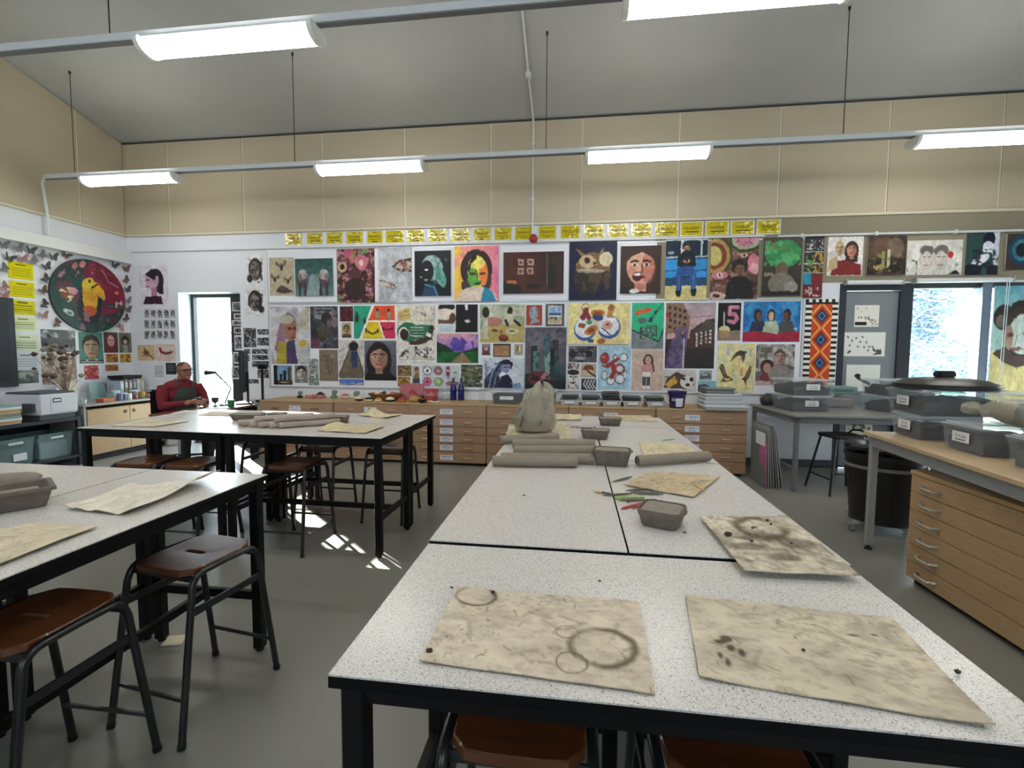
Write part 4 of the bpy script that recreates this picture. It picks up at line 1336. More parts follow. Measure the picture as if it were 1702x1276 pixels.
def p_sea(c): c.grad('4a6ac0', '7a9ad8').r(0, .55, 1, 1, 'b8b0a8').b('3a5ab0', 6, .5, .6)
def p_chess(c): c.grad('6a94b8', '9ab4c8').r(0, .78, 1, 1, '2a2a20'); [c.r(x - w, y, x + w, 1, k).e(x, y, w * 1.3, w * 1.1, k) for x, y, w, k in ((.1, .05, .09, '14161c'), (.85, .15, .08, '4a4a30'), (.4, .5, .06, '16181c'), (.6, .35, .08, '20242a'))]; c.e(.55, .88, .25, .04, 'cbb08a')
def p_bwface(c): c.fill('8a8880').face(.5, .45, .36, 'c8c6be', '22201e', '77756c', dark='55534e', lip='544', brow='111')
def p_statue(c): c.fill('a9b0b0').e(.5, .3, .28, .28, '8a9292').b('3a4242', 8, .5, .8).r(0, .7, 1, 1, '5a6e64', .6).b('dfe4e4', 10, .62, .8)
def p_sketch(c): c.fill('7e6f5e').n(.08); c.l([(.2, .2), (.7, .18), (.68, .3)], .02, '4a3a30').l([(.45, .25), (.5, .7), (.55, .8)], .02, '5a4438').l([(.68, .3), (.62, .75)], .02, '5a4438').scr(14, '4a382e', .008, (.3, .25, .8, .7)).e(.7, .2, .08, .05, 'a08a74')
def p_comic(c):
    c.fill('d9d3c6').b('bdb5a6', 7, .56, .6, (.3, 0, 1, .3)).b('6a5f52', 14, .64, .7, (.5, .02, 1, .3)).p([(.02, .09), (.35, .05), (.36, .24), (.05, .27)], 'cdb676').l([(.08, .13), (.32, .1)], .008, '8a7438').l([(.08, .19), (.33, .16)], .008, '8a7438')
    c.e(.3, .46, .3, .16, '1e6b49').r(.3, .33, .92, .6, '2b7656')
    for y in (.37, .42, .47, .52):
        c.r(.34, y, .68, y + .018, 'b4c8b4').r(.34, y + .018, .68, y + .03, '184c36')
    c.e(.18, .49, .145, .115, 'ece6da').e(.19, .5, .12, .1, '2e2422').p([(.07, .52), (.16, .62), (.3, .66), (.2, .68), (.06, .62)], 'ece6da').p([(.3, .62), (.5, .6), (.72, .55), (.84, .42), (.95, .42), (.92, .54), (.78, .64), (.55, .68), (.34, .68)], '46332c').p([(.78, .46), (.9, .5), (.88, .55), (.75, .52)], 'efeae2').e(.9, .39, .07, .05, '3a2a24')
    c.r(0, .69, 1, 1, 'dedbd4').b('2e2c2a', 11, .52, .85, (.02, .76, .3, .9)).b('3a3836', 13, .5, .85, (.45, .7, .9, .9)).scr(30, '5a5856', .005, (0, .7, 1, .98), .12).r(.02, .92, 1, .93, '999')
def p_duo(c): c.fill('ded9d4').r(.47, 0, 1, 1, '0c0c10').b('3a3a44', 16, .66, .8, (.55, .1, .9, .6)).r(.7, 0, .76, .2, 'ddd').e(.15, .1, .12, .14, '1a1614').e(.32, .08, .12, .12, '1a1614').e(.2, .3, .22, .16, 'e8dccc').r(.02, .55, .4, .7, '6a4a40').e(.38, .5, .08, .2, '5a3a30').r(.05, .72, .4, .98, 'bcd0d8').e(.75, .6, .06, .06, 'ccc')
def p_purple(c): c.grad('d8a0a8', '8a6ac8', y0=0, y1=.62).b('4a3a9a', 4, .48, .9, (.25, .1, .9, .6)).b('5a4aa8', 3, .55, .8, (0, .05, 1, .4)).p([(0, .28), (.25, .42), (.45, .65), (0, .7)], '14381c').p([(1, .45), (.7, .58), (.55, .65), (1, .68)], '1a3a24').r(0, .63, 1, 1, '1f6a30').b('134a20', 5, .5, .7, (0, .6, 1, 1)).p([(.6, .66), (.64, .66), (.85, 1), (.35, 1)], '8a7058').l([(.61, .68), (.58, 1)], .012, 'a89078')
def p_picnic(c): c.fill('b9c0a8').b('8aa07a', 5, .5, .7).b('dcd8cc', 4, .55, .7).p([(0, 1), (.1, .55), (1, .5), (1, 1)], 'b8a464').e(.3, .45, .2, .12, 'b86a68', .8).e(.13, .2, .08, .14, '2c201c').r(.08, .35, .18, .9, 'c8c8b8').e(.67, .18, .06, .12, '221a16').e(.67, .4, .12, .15, 'd0ccb4').l([(.58, .42), (.62, .54)], .03, '2c201c').l([(.78, .42), (.9, .56)], .03, '2c201c').e(.33, .69, .07, .04, '5a4a30').e(.72, .7, .14, .07, 'd8d4b8').e(.72, .7, .07, .03, '6a6a40').e(.53, .88, .1, .09, '3a1a14').e(.53, .86, .08, .06, 'a03a28').e(.48, .72, .03, .05, 'a04a28')
def p_tin(c): c.fill('8a8a90').r(.1, .3, .9, .8, '7a2a34').e(.5, .45, .25, .15, 'c0b8b0').r(0, .85, 1, 1, '444')
def p_wood(c): c.fill('4a3a30').r(.04, .16, .9, .95, 'a8805c').n(.12, 6).l([(.46, .2), (.45, .95)], .01, '6a4a34')
def p_tin2(c): c.fill('9a9a8c').r(.15, .1, .85, .7, 'b0a060').r(.3, .15, .45, .65, '556').r(.55, .15, .7, .65, 'ddc')
def p_bluegirl(c):
    c.fill('c9cfdb').n(.04)
    c.p([(.02, 1), (.03, .7), (.14, .5), (.28, .36), (.36, .16), (.52, .04), (.66, .06), (.74, .2), (.7, .36), (.58, .3), (.46, .36), (.42, .6), (.38, 1)], '272d42').b('5f7096', 12, .52, .7, (.02, .1, .45, 1)).l([(.36, .2), (.22, .5), (.14, .98)], .014, '8d9ec0').l([(.42, .3), (.32, .6), (.26, .98)], .012, '7484aa')
    c.p([(.46, .2), (.62, .14), (.68, .24), (.67, .38), (.6, .5), (.5, .48), (.44, .36)], '8a8ab2').p([(.46, .2), (.6, .06), (.74, .14), (.73, .28), (.66, .2)], '1a1e2c').l([(.52, .3), (.58, .31)], .012, '2a2c44').l([(.62, .3), (.66, .29)], .012, '2a2c44').e(.6, .42, .035, .016, '5a4a70').p([(.42, .5), (.5, .46), (.58, .52), (.5, .66), (.4, .6)], 'dfe3ef').p([(.36, 1), (.44, .62), (.6, .52), (.72, .7), (.76, 1)], '1c2038').p([(.72, 1), (.76, .84), (.92, .8), (.98, 1)], '6f8fc4').b('c0cce4', 12, .58, .6, (.7, .8, 1, 1))
def p_ornate(c): c.fill('7a5a38').r(.1, .12, .9, .88, '5a4a30').b('b0a070', 9, .5, .8, (.1, .1, .9, .9))
def p_gold(c): c.fill('8a6a30').b('d8c060', 9, .5).b('5a3a1c', 8, .58).b('8a3a2a', 7, .66)
def p_seated(c): c.fill('b8b4b0').e(.58, .2, .25, .14, '3a2a24').e(.58, .24, .14, .1, 'a87a5c').p([(.2, .75), (.4, .38), (.85, .4), (.95, .75)], '8a6a34').r(.1, .72, .95, .98, '3a4458')
def p_donut(c):
    c.fill('c8ccd8')
    for (x, y, k, k2, h) in ((.15, .24, 'e8e8ec', '333', '445'), (.44, .24, 'a06a68', 'c8c0c0', '766'), (.15, .72, 'd0708a', '8a2a44', '8a3a50'), (.44, .72, '9ac078', 'd8e8c0', '4a7040')):
        c.e(x, y, .115, .2, h).e(x, y, .1, .175, k).e(x, y, .035, .06, k2)
    c.r(.65, .08, .74, .45, '8a3a50').e(.695, .1, .045, .06, '8a3a50').r(.66, .2, .73, .26, 'ddd').r(.68, .45, .71, .58, '8a6a5a').r(.84, .08, .92, .46, 'b8d0b8').r(.84, .18, .92, .22, 'f0f0f0').r(.84, .3, .92, .34, '4a7a58').r(.87, .46, .89, .6, '8a7a6a').e(.8, .78, .17, .1, '7a4a44').e(.8, .78, .13, .06, 'c8b0a0').b('7a4a44', 14, .5, .8, (.66, .72, .94, .84))
def p_rock(c): c.fill('5a6050').b('a8ac94', 8, .52, .8, asp=2).b('22281e', 7, .54, .8, asp=2).e(.5, .42, .35, .18, '6a6e48', .6)
def p_bust(c): c.fill('a8402e').n(.1); c.e(.48, .4, .28, .34, 'a0acb4').b('5a6c78', 8, .52, .7, (.2, .05, .8, .75)).p([(.2, .95), (.5, .65), (.75, .72), (.85, .85)], '9aa4aa')
def p_beach(c): c.fill('5c5850').r(.13, .1, .87, .9, 'e4e2dc').grad('7a9ac8', 'a8c0d8', y0=0, y1=.0001) if False else c.fill('5c5850').r(.13, .1, .87, .9, 'e4e2dc').r(.17, .13, .84, .4, '88a8d0').r(.17, .4, .84, .56, '3a5a8a').r(.17, .52, .84, .6, 'c8dce4').r(.17, .6, .84, .87, 'b8a88c').b('3a3430', 6, .52, .8, (.17, .56, .84, .75)).b('e8e4dc', 6, .6, .8, (.17, .1, .84, .35))
def p_city(c): c.fill('5a5660').n(.2, 4).b('7a7480', 3, .55, .6, (0, 0, 1, .35)); [c.r(x0, y0, x1, .85, k).b('1c2428', 9, .55, .6, (x0, y0, x1, .9)) for x0, y0, x1, k in ((.15, .3, .3, '222a2c'), (.46, .12, .64, '4a6a70'), (.66, .2, .82, '4a3440'), (.2, .38, .36, '5a8078'), (.48, .4, .62, '7a9a90'), (.7, .38, .84, '3a5458'), (.62, .34, .72, '1a2024'))]; c.r(0, .75, 1, 1, '20262a').e(.35, .83, .28, .12, '6a2c30').e(.5, .82, .1, .08, 'b08078').b('141618', 6, .52, .8, (0, .78, 1, 1)).r(.62, .62, 1, .86, '2a4a58', .6).l([(.75, .08), (.85, .04), (.95, .08)], .02, '333')
def p_breakfast(c):
    c.fill('e6d898').n(.04)
    c.e(.28, .62, .18, .3, '3a5a9a').e(.28, .58, .165, .26, 'dfe4ec').e(.67, .58, .185, .3, '3a5a9a').e(.66, .54, .17, .25, 'dfe2ea').e(.49, .24, .11, .09, 'b8703a').e(.49, .33, .09, .1, '2a4478').e(.49, .25, .065, .05, '8a4a28').l([(.24, .36), (.29, .22), (.34, .36)], .04, '8a2a3c').e(.29, .18, .045, .08, '8a2a3c').e(.28, .1, .06, .1, '444', ring=.2).e(.7, .13, .055, .09, '9a6438').e(.69, .24, .05, .06, 'c08a4a').p([(.62, .36), (.68, .22), (.76, .36)], 'b07a44').e(.38, .66, .11, .1, 'c07838', rot=-.6).e(.38, .66, .06, .06, '8a4a20', rot=-.6).p([(.18, .48), (.3, .5), (.27, .62), (.17, .58)], '8a4a2c').e(.35, .46, .05, .06, '5a8a5a').e(.65, .53, .08, .11, 'd09a8c').e(.65, .53, .02, .03, '5a3028').l([(.56, .6), (.7, .78)], .01, '445').e(.55, .93, .07, .07, 'b06a40').e(.38, .92, .05, .05, '3a5a6a')
def p_dstill(c): c.fill('55525a').b('2c2a30', 5, .5).b('8a8890', 6, .6, .7).r(.62, .3, .85, .65, '1c1c20').e(.15, .5, .1, .25, '2a262a').e(.4, .75, .2, .1, '9a98a0')
def p_strip(c): c.fill('c8c0bc').e(.5, .6, .45, .34, 'e0dcd8').b('2c2426', 7, .52, .9, (0, 0, 1, .3)).e(.5, .36, .48, .1, '2a2426').e(.3, .52, .1, .03, '222').e(.7, .52, .1, .03, '222').l([(.5, .5), (.55, .65)], .04, '444').e(.5, .74, .18, .04, '6a3a3c').b('3a3436', 6, .55, .8, (0, .7, 1, 1))
def p_bread(c): c.fill('b8aca0').e(.5, .4, .35, .3, '8a4a34').b('5a2a1c', 8, .52, .7, (.15, .1, .85, .5)).r(.2, .5, .8, .8, 'd8bc98').l([(.45, .55), (1, .95)], .05, '3a2a20')
def p_zebra(c): c.fill('3a3c40'); [c.l([(x, .1), (x - .15, .5), (x + .1, .9)], .035, 'd8dce0') for x in (.3, .5, .7, .9)]
def p_octo(c):
    c.fill('a6cbe0').n(.05, 16).b('bcdcea', 6, .55, .5)
    def arm(pts, w, red):
        c.l(pts, w + .018, '3c2426').l(pts, w, 'b25850' if red else 'd4dde2').l([(x + .012, y + .006) for x, y in pts], w * .45, 'd98a80' if red else 'eef3f5')
    arm([(.34, .44), (.5, .5), (.62, .4), (.76, .42), (.84, .52), (.76, .6), (.66, .56)], .045, False)
    arm([(.36, .48), (.5, .6), (.56, .74), (.7, .84), (.84, .78), (.82, .66)], .05, False)
    arm([(.33, .5), (.42, .66), (.36, .82), (.5, .88), (.56, .8)], .045, False)
    arm([(.3, .48), (.22, .6), (.12, .66), (.16, .78), (.26, .76)], .035, False)
    arm([(.4, .42), (.58, .3), (.7, .22), (.82, .2), (.86, .3), (.76, .34)], .04, False)
    arm([(.3, .42), (.16, .44), (.08, .5)], .03, True)
    arm([(.38, .4), (.48, .28), (.55, .2)], .035, True)
    arm([(.3, .4), (.45, .46), (.42, .6)], .05, True)
    c.e(.21, .28, .145, .14, '4e1e20').e(.21, .28, .13, .125, 'a63a34').e(.17, .24, .06, .05, 'd4766c').e(.31, .37, .03, .025, 'f0e8e0').e(.31, .37, .014, .014, '111')
    c.fill('a8cce0').n(.06, 14)
    for (x, y, rx, ry) in ((.66, .52, .17, .12), (.68, .76, .15, .12), (.4, .8, .13, .1), (.2, .68, .1, .11), (.78, .26, .13, .1), (.52, .26, .07, .07), (.84, .66, .06, .1)):
        c.e(x, y, rx, ry, '4a2a2c').e(x, y, rx * .85, ry * .85, 'b0605c' if y < .6 and x < .7 else 'cfdde4').e(x + .01, y, rx * .55, ry * .55, 'dfe8ec')
    c.l([(.3, .45), (.45, .42), (.5, .6), (.42, .72)], .07, '9a3430').l([(.35, .42), (.6, .3)], .05, '9a3430').l([(.3, .5), (.15, .45)], .03, '9a3430').e(.2, .28, .14, .13, '5a2022').e(.2, .28, .125, .115, 'a83a34').e(.16, .25, .05, .04, 'd07068')
def p_board(c): c.fill('7a8288').n(.1).p([(0, 0), (1, 0), (1, .62), (.88, .86), (0, .6)], '2fb684').p([(1, .5), (1, .62), (.88, .86), (.0, .6), (0, .57), (.86, .82)], '14382c').p([(.9, .02), (1, 0), (.62, .42), (.5, .4)], '1f8a66').p([(.56, .32), (.66, .3), (.6, .42), (.5, .42)], '1a2a6a').p([(.72, .18), (.8, .16), (.76, .24), (.68, .24)], '1a2a4a').p([(.08, .18), (.56, .1), (.6, .18), (.12, .28)], 'd2603c').e(.34, .38, .14, .06, '5a6a60').b('3a4a44', 9, .5, .9, (.25, .48, .8, .78)).e(.55, .6, .22, .1, '55605c', .7).b('c0c8c4', 14, .62, .8, (.28, .5, .78, .75))
def p_girl(c): c.fill('cdb4a6').n(.03).e(.52, .26, .16, .15, '3a2824').r(.37, .24, .44, .5, '3a2824').p([(.6, .2), (.68, .25), (.73, .54), (.66, .54)], '3a2824').e(.52, .26, .1, .11, 'c9a088').p([(.36, .36), (.64, .34), (.7, .58), (.28, .58)], 'c08a88').r(.34, .55, .62, .66, 'e4dcd8').r(.34, .66, .46, .87, '4a4c54').r(.49, .66, .6, .87, '4a4c54').e(.4, .92, .06, .04, 'ddd').e(.54, .92, .06, .04, 'ddd').l([(.47, .26), (.49, .26)], .008, '422').l([(.55, .26), (.57, .26)], .008, '422')
def p_street(c):
    c.grad('9c93a0', 'd2a9a8', y0=0, y1=.6).r(0, .6, 1, 1, '3a3632').b('bb9aa0', 4, .55, .4, (.3, 0, 1, .4))
    c.p([(0, 0), (.3, 0), (.47, .19), (.47, .46), (.3, .5), (0, .5)], '6d594c')
    for j in range(5):
        for i in range(4):
            x, y = .05 + i * .105, .03 + j * .092 + i * .03
            c.p([(x, y), (x + .06, y + .015), (x + .06, y + .065), (x, y + .055)], 'b3a08c').p([(x + .012, y + .012), (x + .05, y + .02), (x + .05, y + .055), (x + .012, y + .05)], '2e2622')
        c.l([(0, .01 + j * .092), (.47, .14 + j * .088)], .006, 'c4b29c')
    c.p([(0, .13), (.12, .2), (.12, .25), (0, .19)], '93303a')
    c.p([(.5, .48), (.62, .42), (.7, .35), (.88, .245), (1, .33), (1, .86), (.5, .8)], '4b3d3a').p([(.62, .43), (.72, .34), (.88, .245), (1, .33), (1, .4), (.66, .47)], '565a52')
    for i in range(6):
        x = .58 + i * .07
        for j in range(3):
            y = .49 + j * .075 - i * .012
            c.r(x, y, x + .035, y + .055, 'd6c9bb').r(x + .014, y + .006, x + .03, y + .05, '2c2826')
    c.r(.5, .72, 1, .8, '2a2624').b('8a7a6c', 12, .6, .7, (.55, .7, 1, .82)).p([(.38, 1), (.5, .78), (1, .8), (1, 1)], '37322f').n(.08, 12)
    c.p([(0, 1), (.04, .8), (.16, .62), (.26, .5), (.42, .52), (.45, .62), (.4, .82), (.37, 1)], '5d5170').e(.345, .455, .125, .075, '6f6486').e(.3, .43, .08, .05, '847a9a').p([(.46, .45), (.52, .475), (.46, .485)], '4a4048').e(.41, .445, .018, .014, 'c9772f').b('433a58', 8, .5, .6, (0, .5, .4, 1)).b('877da0', 9, .6, .5, (.05, .5, .4, .9)).l([(.40, .54), (.385, 1)], .010, 'd6c8d2').l([(.5, .2), (.95, .17)], .003, '555').e(.7, .195, .02, .008, '222')
    c.grad('a89aa4', 'd0a4a4', y0=0, y1=.55).r(0, .55, 1, 1, '33302c').n(.1, 8).p([(.0, 0), (.34, 0), (.48, .2), (.48, .42), (0, .48)], '8a6a58').p([(1, .25), (.88, .24), (.5, .42), (.46, .75), (1, .85)], '4a3432').p([(.7, .38), (.88, .24), (1, .32), (1, .4), (.6, .46)], '4a4a44')
    for j in range(4):
        for i in range(4):
            c.r(.06 + i * .1, .04 + j * .1 + i * .02, .11 + i * .1, .09 + j * .1 + i * .02, '3a2c28').r(.62 + i * .09, .46 + j * .055 - i * .02, .66 + i * .09, .5 + j * .055 - i * .02, 'cfc0b4')
    c.p([(0, .14), (.1, .2), (.1, .24), (0, .2)], '9a2a34').r(.4, .7, 1, 1, '2e2a28', .8).e(.34, .46, .13, .1, '6a5a78').p([(.0, 1), (.12, .6), (.28, .42), (.46, .5), (.42, .75), (.36, 1)], '6a5a7c').b('45395a', 7, .5, .7, (0, .4, .42, 1)).l([(.38, .55), (.38, 1)], .012, 'cfc0cc').e(.36, .46, .02, .015, 'd08a3a').l([(.5, .22), (.9, .2)], .004, '444')
def p_five(c): c.fill('100e10').r(0, .72, 1, 1, '8a7a68').l([(.86, .12), (.52, .12), (.5, .3), (.74, .3), (.84, .42), (.7, .52), (.48, .48)], .085, 'c87a94').l([(.84, .1), (.54, .11), (.52, .28)], .02, 'e8b8c8').l([(.27, .3), (.28, .62)], .03, 'b8c0cc').e(.27, .27, .02, .04, 'e8e0a0').e(.3, .7, .25, .09, 'd8d0a0').p([(.08, .72), (.54, .72), (.46, .95), (.16, .95)], 'a88a5c')
def p_three(c): c.fill('2478b8').b('4a9ad0', 5, .5, .7).b('185a98', 5, .58, .7); [c.e(x, .34, .07, .16, '2a1c18').e(x + d, .37, .045, .12, sk).p([(x - .16, .8), (x - .1, .5), (x + .1, .48), (x + .17, .8)], cl) for x, d, sk, cl in ((.26, .02, '6a5048', '28344a'), (.49, 0, 'c0a48c', 'a8b89a'), (.77, -.02, '6a4438', '4a4c50'))]; c.b('cfd8cc', 12, .58, .6, (.38, .5, .62, .8)).b('ddd', 12, .62, .6, (.66, .5, .95, .8)).p([(0, .76), (.3, .74), (.6, .8), (1, .72), (1, 1), (0, 1)], 'a82440').b('7a1830', 6, .52, .7, (0, .78, 1, 1))
def p_swallow(c):
    c.fill('e3d7a2').b('cdd4ae', 5, .5, .6).b('ead07e', 4, .58, .7)
    for x, y, k in ((.24, .08, 'a8b0d0'), (.85, .1, 'a8b0d8'), (.62, .5, 'd09068'), (.4, .52, 'a8c0a0'), (.75, .78, 'd8c060'), (.1, .3, 'd0d8b0'), (.55, .3, 'e0b890')):
        c.r(x, y, x + .07, y + .16, k, .8)
    c.p([(.5, .17), (.6, .135), (.7, .15), (.82, .165), (.74, .2), (.74, .28), (.68, .4), (.64, .27), (.58, .23), (.46, .3), (.33, .39), (.42, .25)], '463a32').l([(.66, .22), (.69, .36)], .012, '8a7560').l([(.5, .24), (.38, .35)], .012, '8a7560')
    c.p([(.05, .5), (.1, .42), (.16, .41), (.22, .56), (.28, .66), (.4, .71), (.44, .75), (.34, .79), (.16, .78), (.08, .8), (.18, .7)], '5d4b38').p([(.2, .7), (.38, .72), (.32, .77), (.2, .765)], 'cdbb98').l([(.1, .45), (.2, .62)], .012, '9a8468')
    c.p([(.82, .52), (.9, .42), (.92, .52), (.87, .66), (.8, .76), (.78, .84), (.72, .76), (.66, .72), (.76, .64)], '5d4730').l([(.88, .48), (.8, .68)], .012, '94795a')
def p_family(c): c.fill('9a948e').b('5a5450', 6, .5, .8).b('c8c2bc', 7, .58, .8).e(.3, .55, .18, .18, '3a2624').e(.3, .58, .1, .12, 'b08878').e(.3, .85, .2, .15, '7a3a40').face(.62, .32, .17, 'b8928a', '5a4a44', '8a8480', dark='7a5a54').r(.02, .9, .4, 1, 'c0a8a0')
def p_food(c): c.fill('c8c4c4').p([(.02, .85), (.1, .45), (.4, .1), (.85, .4), (.95, .7), (.7, .9)], '4a4038').p([(.05, .7), (.35, .3), (.45, .6), (.2, .85)], 'c9a048').b('6a4a20', 8, .55, .7, (.05, .3, .45, .8)).e(.72, .58, .2, .28, 'e0d8d4').e(.62, .42, .06, .06, '2a2222').e(.86, .45, .06, .1, '2a2222').e(.75, .7, .07, .08, '3a2c2c')
def p_car(c): c.fill('a0a4a8').p([(.05, .6), (.2, .3), (.7, .25), (.95, .5), (.95, .8), (.05, .85)], '5a6064').r(.25, .35, .65, .5, 'b8c0c4')
def p_land(c): c.fill('7ab4bc').p([(0, .4), (.4, .3), (1, .8), (1, 1), (0, 1)], '3a4a48')
def p_geo(c):
    k = c.ny / c.nx
    st = (np.floor(c.y * 31) % 2)[..., None]
    c.a = np.where(st > .5, c.col('161616'), c.col('f0ece4')) + 0 * c.a
    top = (c.y < .055) & (np.floor(c.x * 10) % 2 < 1)
    c.a[top] = c.col('161616')
    inn = (c.x > .2) & (c.x < .82) & (c.y > .055)
    d = np.abs(c.x - .51) / .31 + np.abs(((c.y - .06) % .272) / .136 - 1)
    pal = ['12305c', '1c2c50', '4a88b0', '16335c', '8a2a24', 'b03a22', 'd85a26', 'e88a30', 'f0c870', 'c8481f']
    lev = [.12, .26, .4, .56, .7, .84, .98, 1.1, 1.2, 9]
    prev = -1
    for cc, L in zip(pal, lev):
        c.a[inn & (d > prev) & (d <= L)] = c.col(cc)
        prev = L


B = wall_art
for args in (
    ('tan sheet with four brown birds in flight', (448, 428, 489, 491), p_birds, .003),
    ('teal grey painting of two pale poodles facing each other', (492, 430, 555, 492), p_dogs, CAN),
    ('crowded red brown collage of eyes and a dark seated figure', (560, 413, 623, 503), p_faces, .003),
    ('pale grey painting of two spotted fish', (629, 410, 685, 503), p_fish, .003),
    ('black canvas of a face with glowing teal hair', (690, 417, 750, 492), p_dark, CAN),
    ('bright canvas of a green and yellow face on pink', (756, 409, 829, 501), p_color, CAN),
    ('dark brown wide canvas of a dim bedroom with framed pictures', (837, 419, 937, 488), p_room, CAN),
    ('navy canvas of a horned owl with a moon for an eye', (946, 402, 1025, 499), p_owl, CAN),
    ('large canvas of a shouting face with brown hair', (1031, 409, 1098, 488), p_shout, CAN),
    ('painting of a hooded man sitting on blue train seats', (1106, 397, 1175, 499), p_train, .003),
    ('dark collage with melon slices and a curly-haired figure', (1181, 396, 1260, 497), p_melon, .003),
    ('brown painting of a figure with a huge green crown of hair', (1266, 395, 1331, 492), p_green, CAN),
    ('narrow painting of crowded shop shelves', (1336, 393, 1368, 495), p_shop, .003),
    ('painting of a smiling long-haired woman in red beside a pale bust', (1375, 393, 1434, 458), p_couple, .003),
    ('dark still life of bottles and glass', (1440, 393, 1504, 457), p_still, CAN),
    ('pale pencil drawing of two faces with a red flower', (1507, 399, 1599, 457), p_two, .003),
    ('navy and white painting of a stooping figure', (1605, 386, 1660, 457), p_navy, .003),
    ('dark canvas with concentric blue rings', (1670, 389, 1716, 449), p_blue, CAN),
    ('loose painting of an old man in purple and yellow', (450, 509, 515, 605), p_old, .003),
    ('dark grey poster collage of people', (516, 509, 562, 579), p_dposter, .003),
    ('tiny dark red abstract picture', (565, 509, 587, 534), p_dred, .003),
    ('tiny ochre portrait with dark hair', (568, 536, 584, 561), p_sport, .003),
    ('poster of dancers on green, orange, yellow and pink panels', (588, 508, 657, 563), p_A, .003),
    ('painting of a man walking away on a footbridge', (563, 565, 605, 629), p_walk, .003),
    ('portrait of a woman with long dark hair against grey sky', (606, 566, 659, 632), p_woman, .003),
    ('thin strip painting of a blue sea', (564, 630, 605, 640), p_sea, .003),
    ('painting of chess pieces against blue sky', (455, 607, 486, 639), p_chess, .003),
    ('black and white close-up of a young man\'s face', (490, 607, 512, 636), p_bwface, .003),
    ('grey green sketch of a draped statue', (513, 596, 530, 640), p_statue, .003),
    ('brown paper sketch of a bending figure', (531, 581, 562, 633), p_sketch, .003),
    ('collage of a reclining man on a green bench with ink drawing below', (660, 507, 724, 604), p_comic, .003),
    ('half white half black painting of two figures', (727, 506, 794, 552), p_duo, .003),
    ('landscape of purple clouds over a green field and track', (726, 554, 795, 603), p_purple, .003),
    ('painting of people at a picnic table with bowls', (798, 506, 872, 569), p_picnic, .003),
    ('tiny picture of a red tin', (801, 571, 815, 590), p_tin, .003),
    ('small brown wood-grain picture with dark frame', (820, 571, 849, 593), p_wood, .01),
    ('tiny picture of yellow tins', (855, 572, 869, 590), p_tin2, .003),
    ('blue painting of a girl with flowing hair looking down', (804, 595, 870, 645), p_bluegirl, CAN),
    ('small ornate brown textured picture', (661, 607, 684, 625), p_ornate, .003),
    ('small gold mottled picture', (661, 626, 682, 642), p_gold, .003),
    ('tiny picture of a seated figure in an ochre shawl', (685, 608, 698, 637), p_seated, .003),
    ('grey sheet of iced doughnuts and lollies', (701, 607, 764, 645), p_donut, .003),
    ('painting of layered grey green rocks', (766, 606, 802, 643), p_rock, .003),
    ('small red picture of a grey bust', (875, 507, 901, 540), p_bust, CAN),
    ('small framed seaside picture', (907, 505, 938, 542), p_beach, .012),
    ('tall dark painting of a ruined city with a red animal', (873, 544, 941, 646), p_city, CAN),
    ('cream painting of breakfast plates seen from above', (944, 504, 1046, 572), p_breakfast, CAN),
    ('small dark grey still life', (945, 575, 992, 602), p_dstill, .003),
    ('narrow ink drawing of a worried face', (943, 603, 963, 647), p_strip, .003),
    ('small picture of a loaf being sliced', (965, 604, 991, 627), p_bread, .003),
    ('small black and white striped picture', (966, 629, 991, 648), p_zebra, .003),
    ('pale blue painting of a red octopus', (994, 575, 1048, 647), p_octo, .003),
    ('painting of a green game board corner with pieces', (1050, 503, 1103, 580), p_board, .003),
    ('pink sheet with a small standing girl', (1050, 581, 1102, 649), p_girl, .003),
    ('tall painting of a purple pigeon in a street of old houses', (1106, 503, 1188, 612), p_street, .003),
    ('dark picture of a cupcake with a candle and a pink number balloon', (1193, 503, 1231, 566), p_five, .003),
    ('painting of three men on blue behind a red table', (1235, 501, 1330, 568), p_three, .003),
    ('pale yellow painting of three brown swooping birds', (1192, 571, 1254, 652), p_swallow, .003),
    ('grey and red painting of a family group', (1256, 572, 1320, 640), p_family, .003),
    ('painting of piled sweets and a ball', (1102, 614, 1157, 650), p_food, .003),
    ('tiny grey picture of a car', (1162, 615, 1183, 632), p_car, .003),
    ('tiny teal landscape beside the tall pile', (1160, 633, 1190, 650), p_land, .003),
):
    B(*args)
B('tall geometric panel of blue diamonds in an orange zigzag with striped edge', (1336, 497, 1390, 640), p_geo, .006, depth=BACK_Y - .0005, q=1.6, warp=0)
def p_ram(c): c.fill('d6cd8e').grad('5fa6ba', 'a6cfc8', y0=0, y1=.28).r(0, .28, .3, .5, 'a6cfc8').e(.2, .24, .2, .1, '2e2a28').e(.14, .27, .09, .05, '6a6660').e(.86, .24, .2, .1, '2e2a28').e(.9, .27, .08, .04, '6a6660').e(.52, .21, .26, .1, '2a2625').e(.52, .36, .31, .2, '3a302b').e(.56, .37, .27, .155, 'c4d9d2').e(.30, .4, .09, .1, 'a8907c').e(.66, .365, .09, .022, '26231f').e(.33, .375, .06, .018, '6a3a3a').l([(.46, .38), (.43, .45)], .012, '8a9a90').e(.46, .485, .12, .014, '7a5a52').p([(.02, .52), (.25, .46), (.42, .54), (.7, .54), (.98, .48), (.7, .6), (.5, .63), (.3, .6)], '4a3d34').n(.06, 6)


B('tall painting of a dark ram-horned figure on yellow standing in the window', (1645, 475, 1735, 690), p_ram, .02, depth=BACK_Y - .001, warp=.01)


def p_ink(n, k):
    return lambda c: (c.fill('e4e4de'), c.b('222', k, .66, .9, (.08, .1, .92, .92)), c.scr(n, '333', .01, (.05, .1, .9, .9), .1))


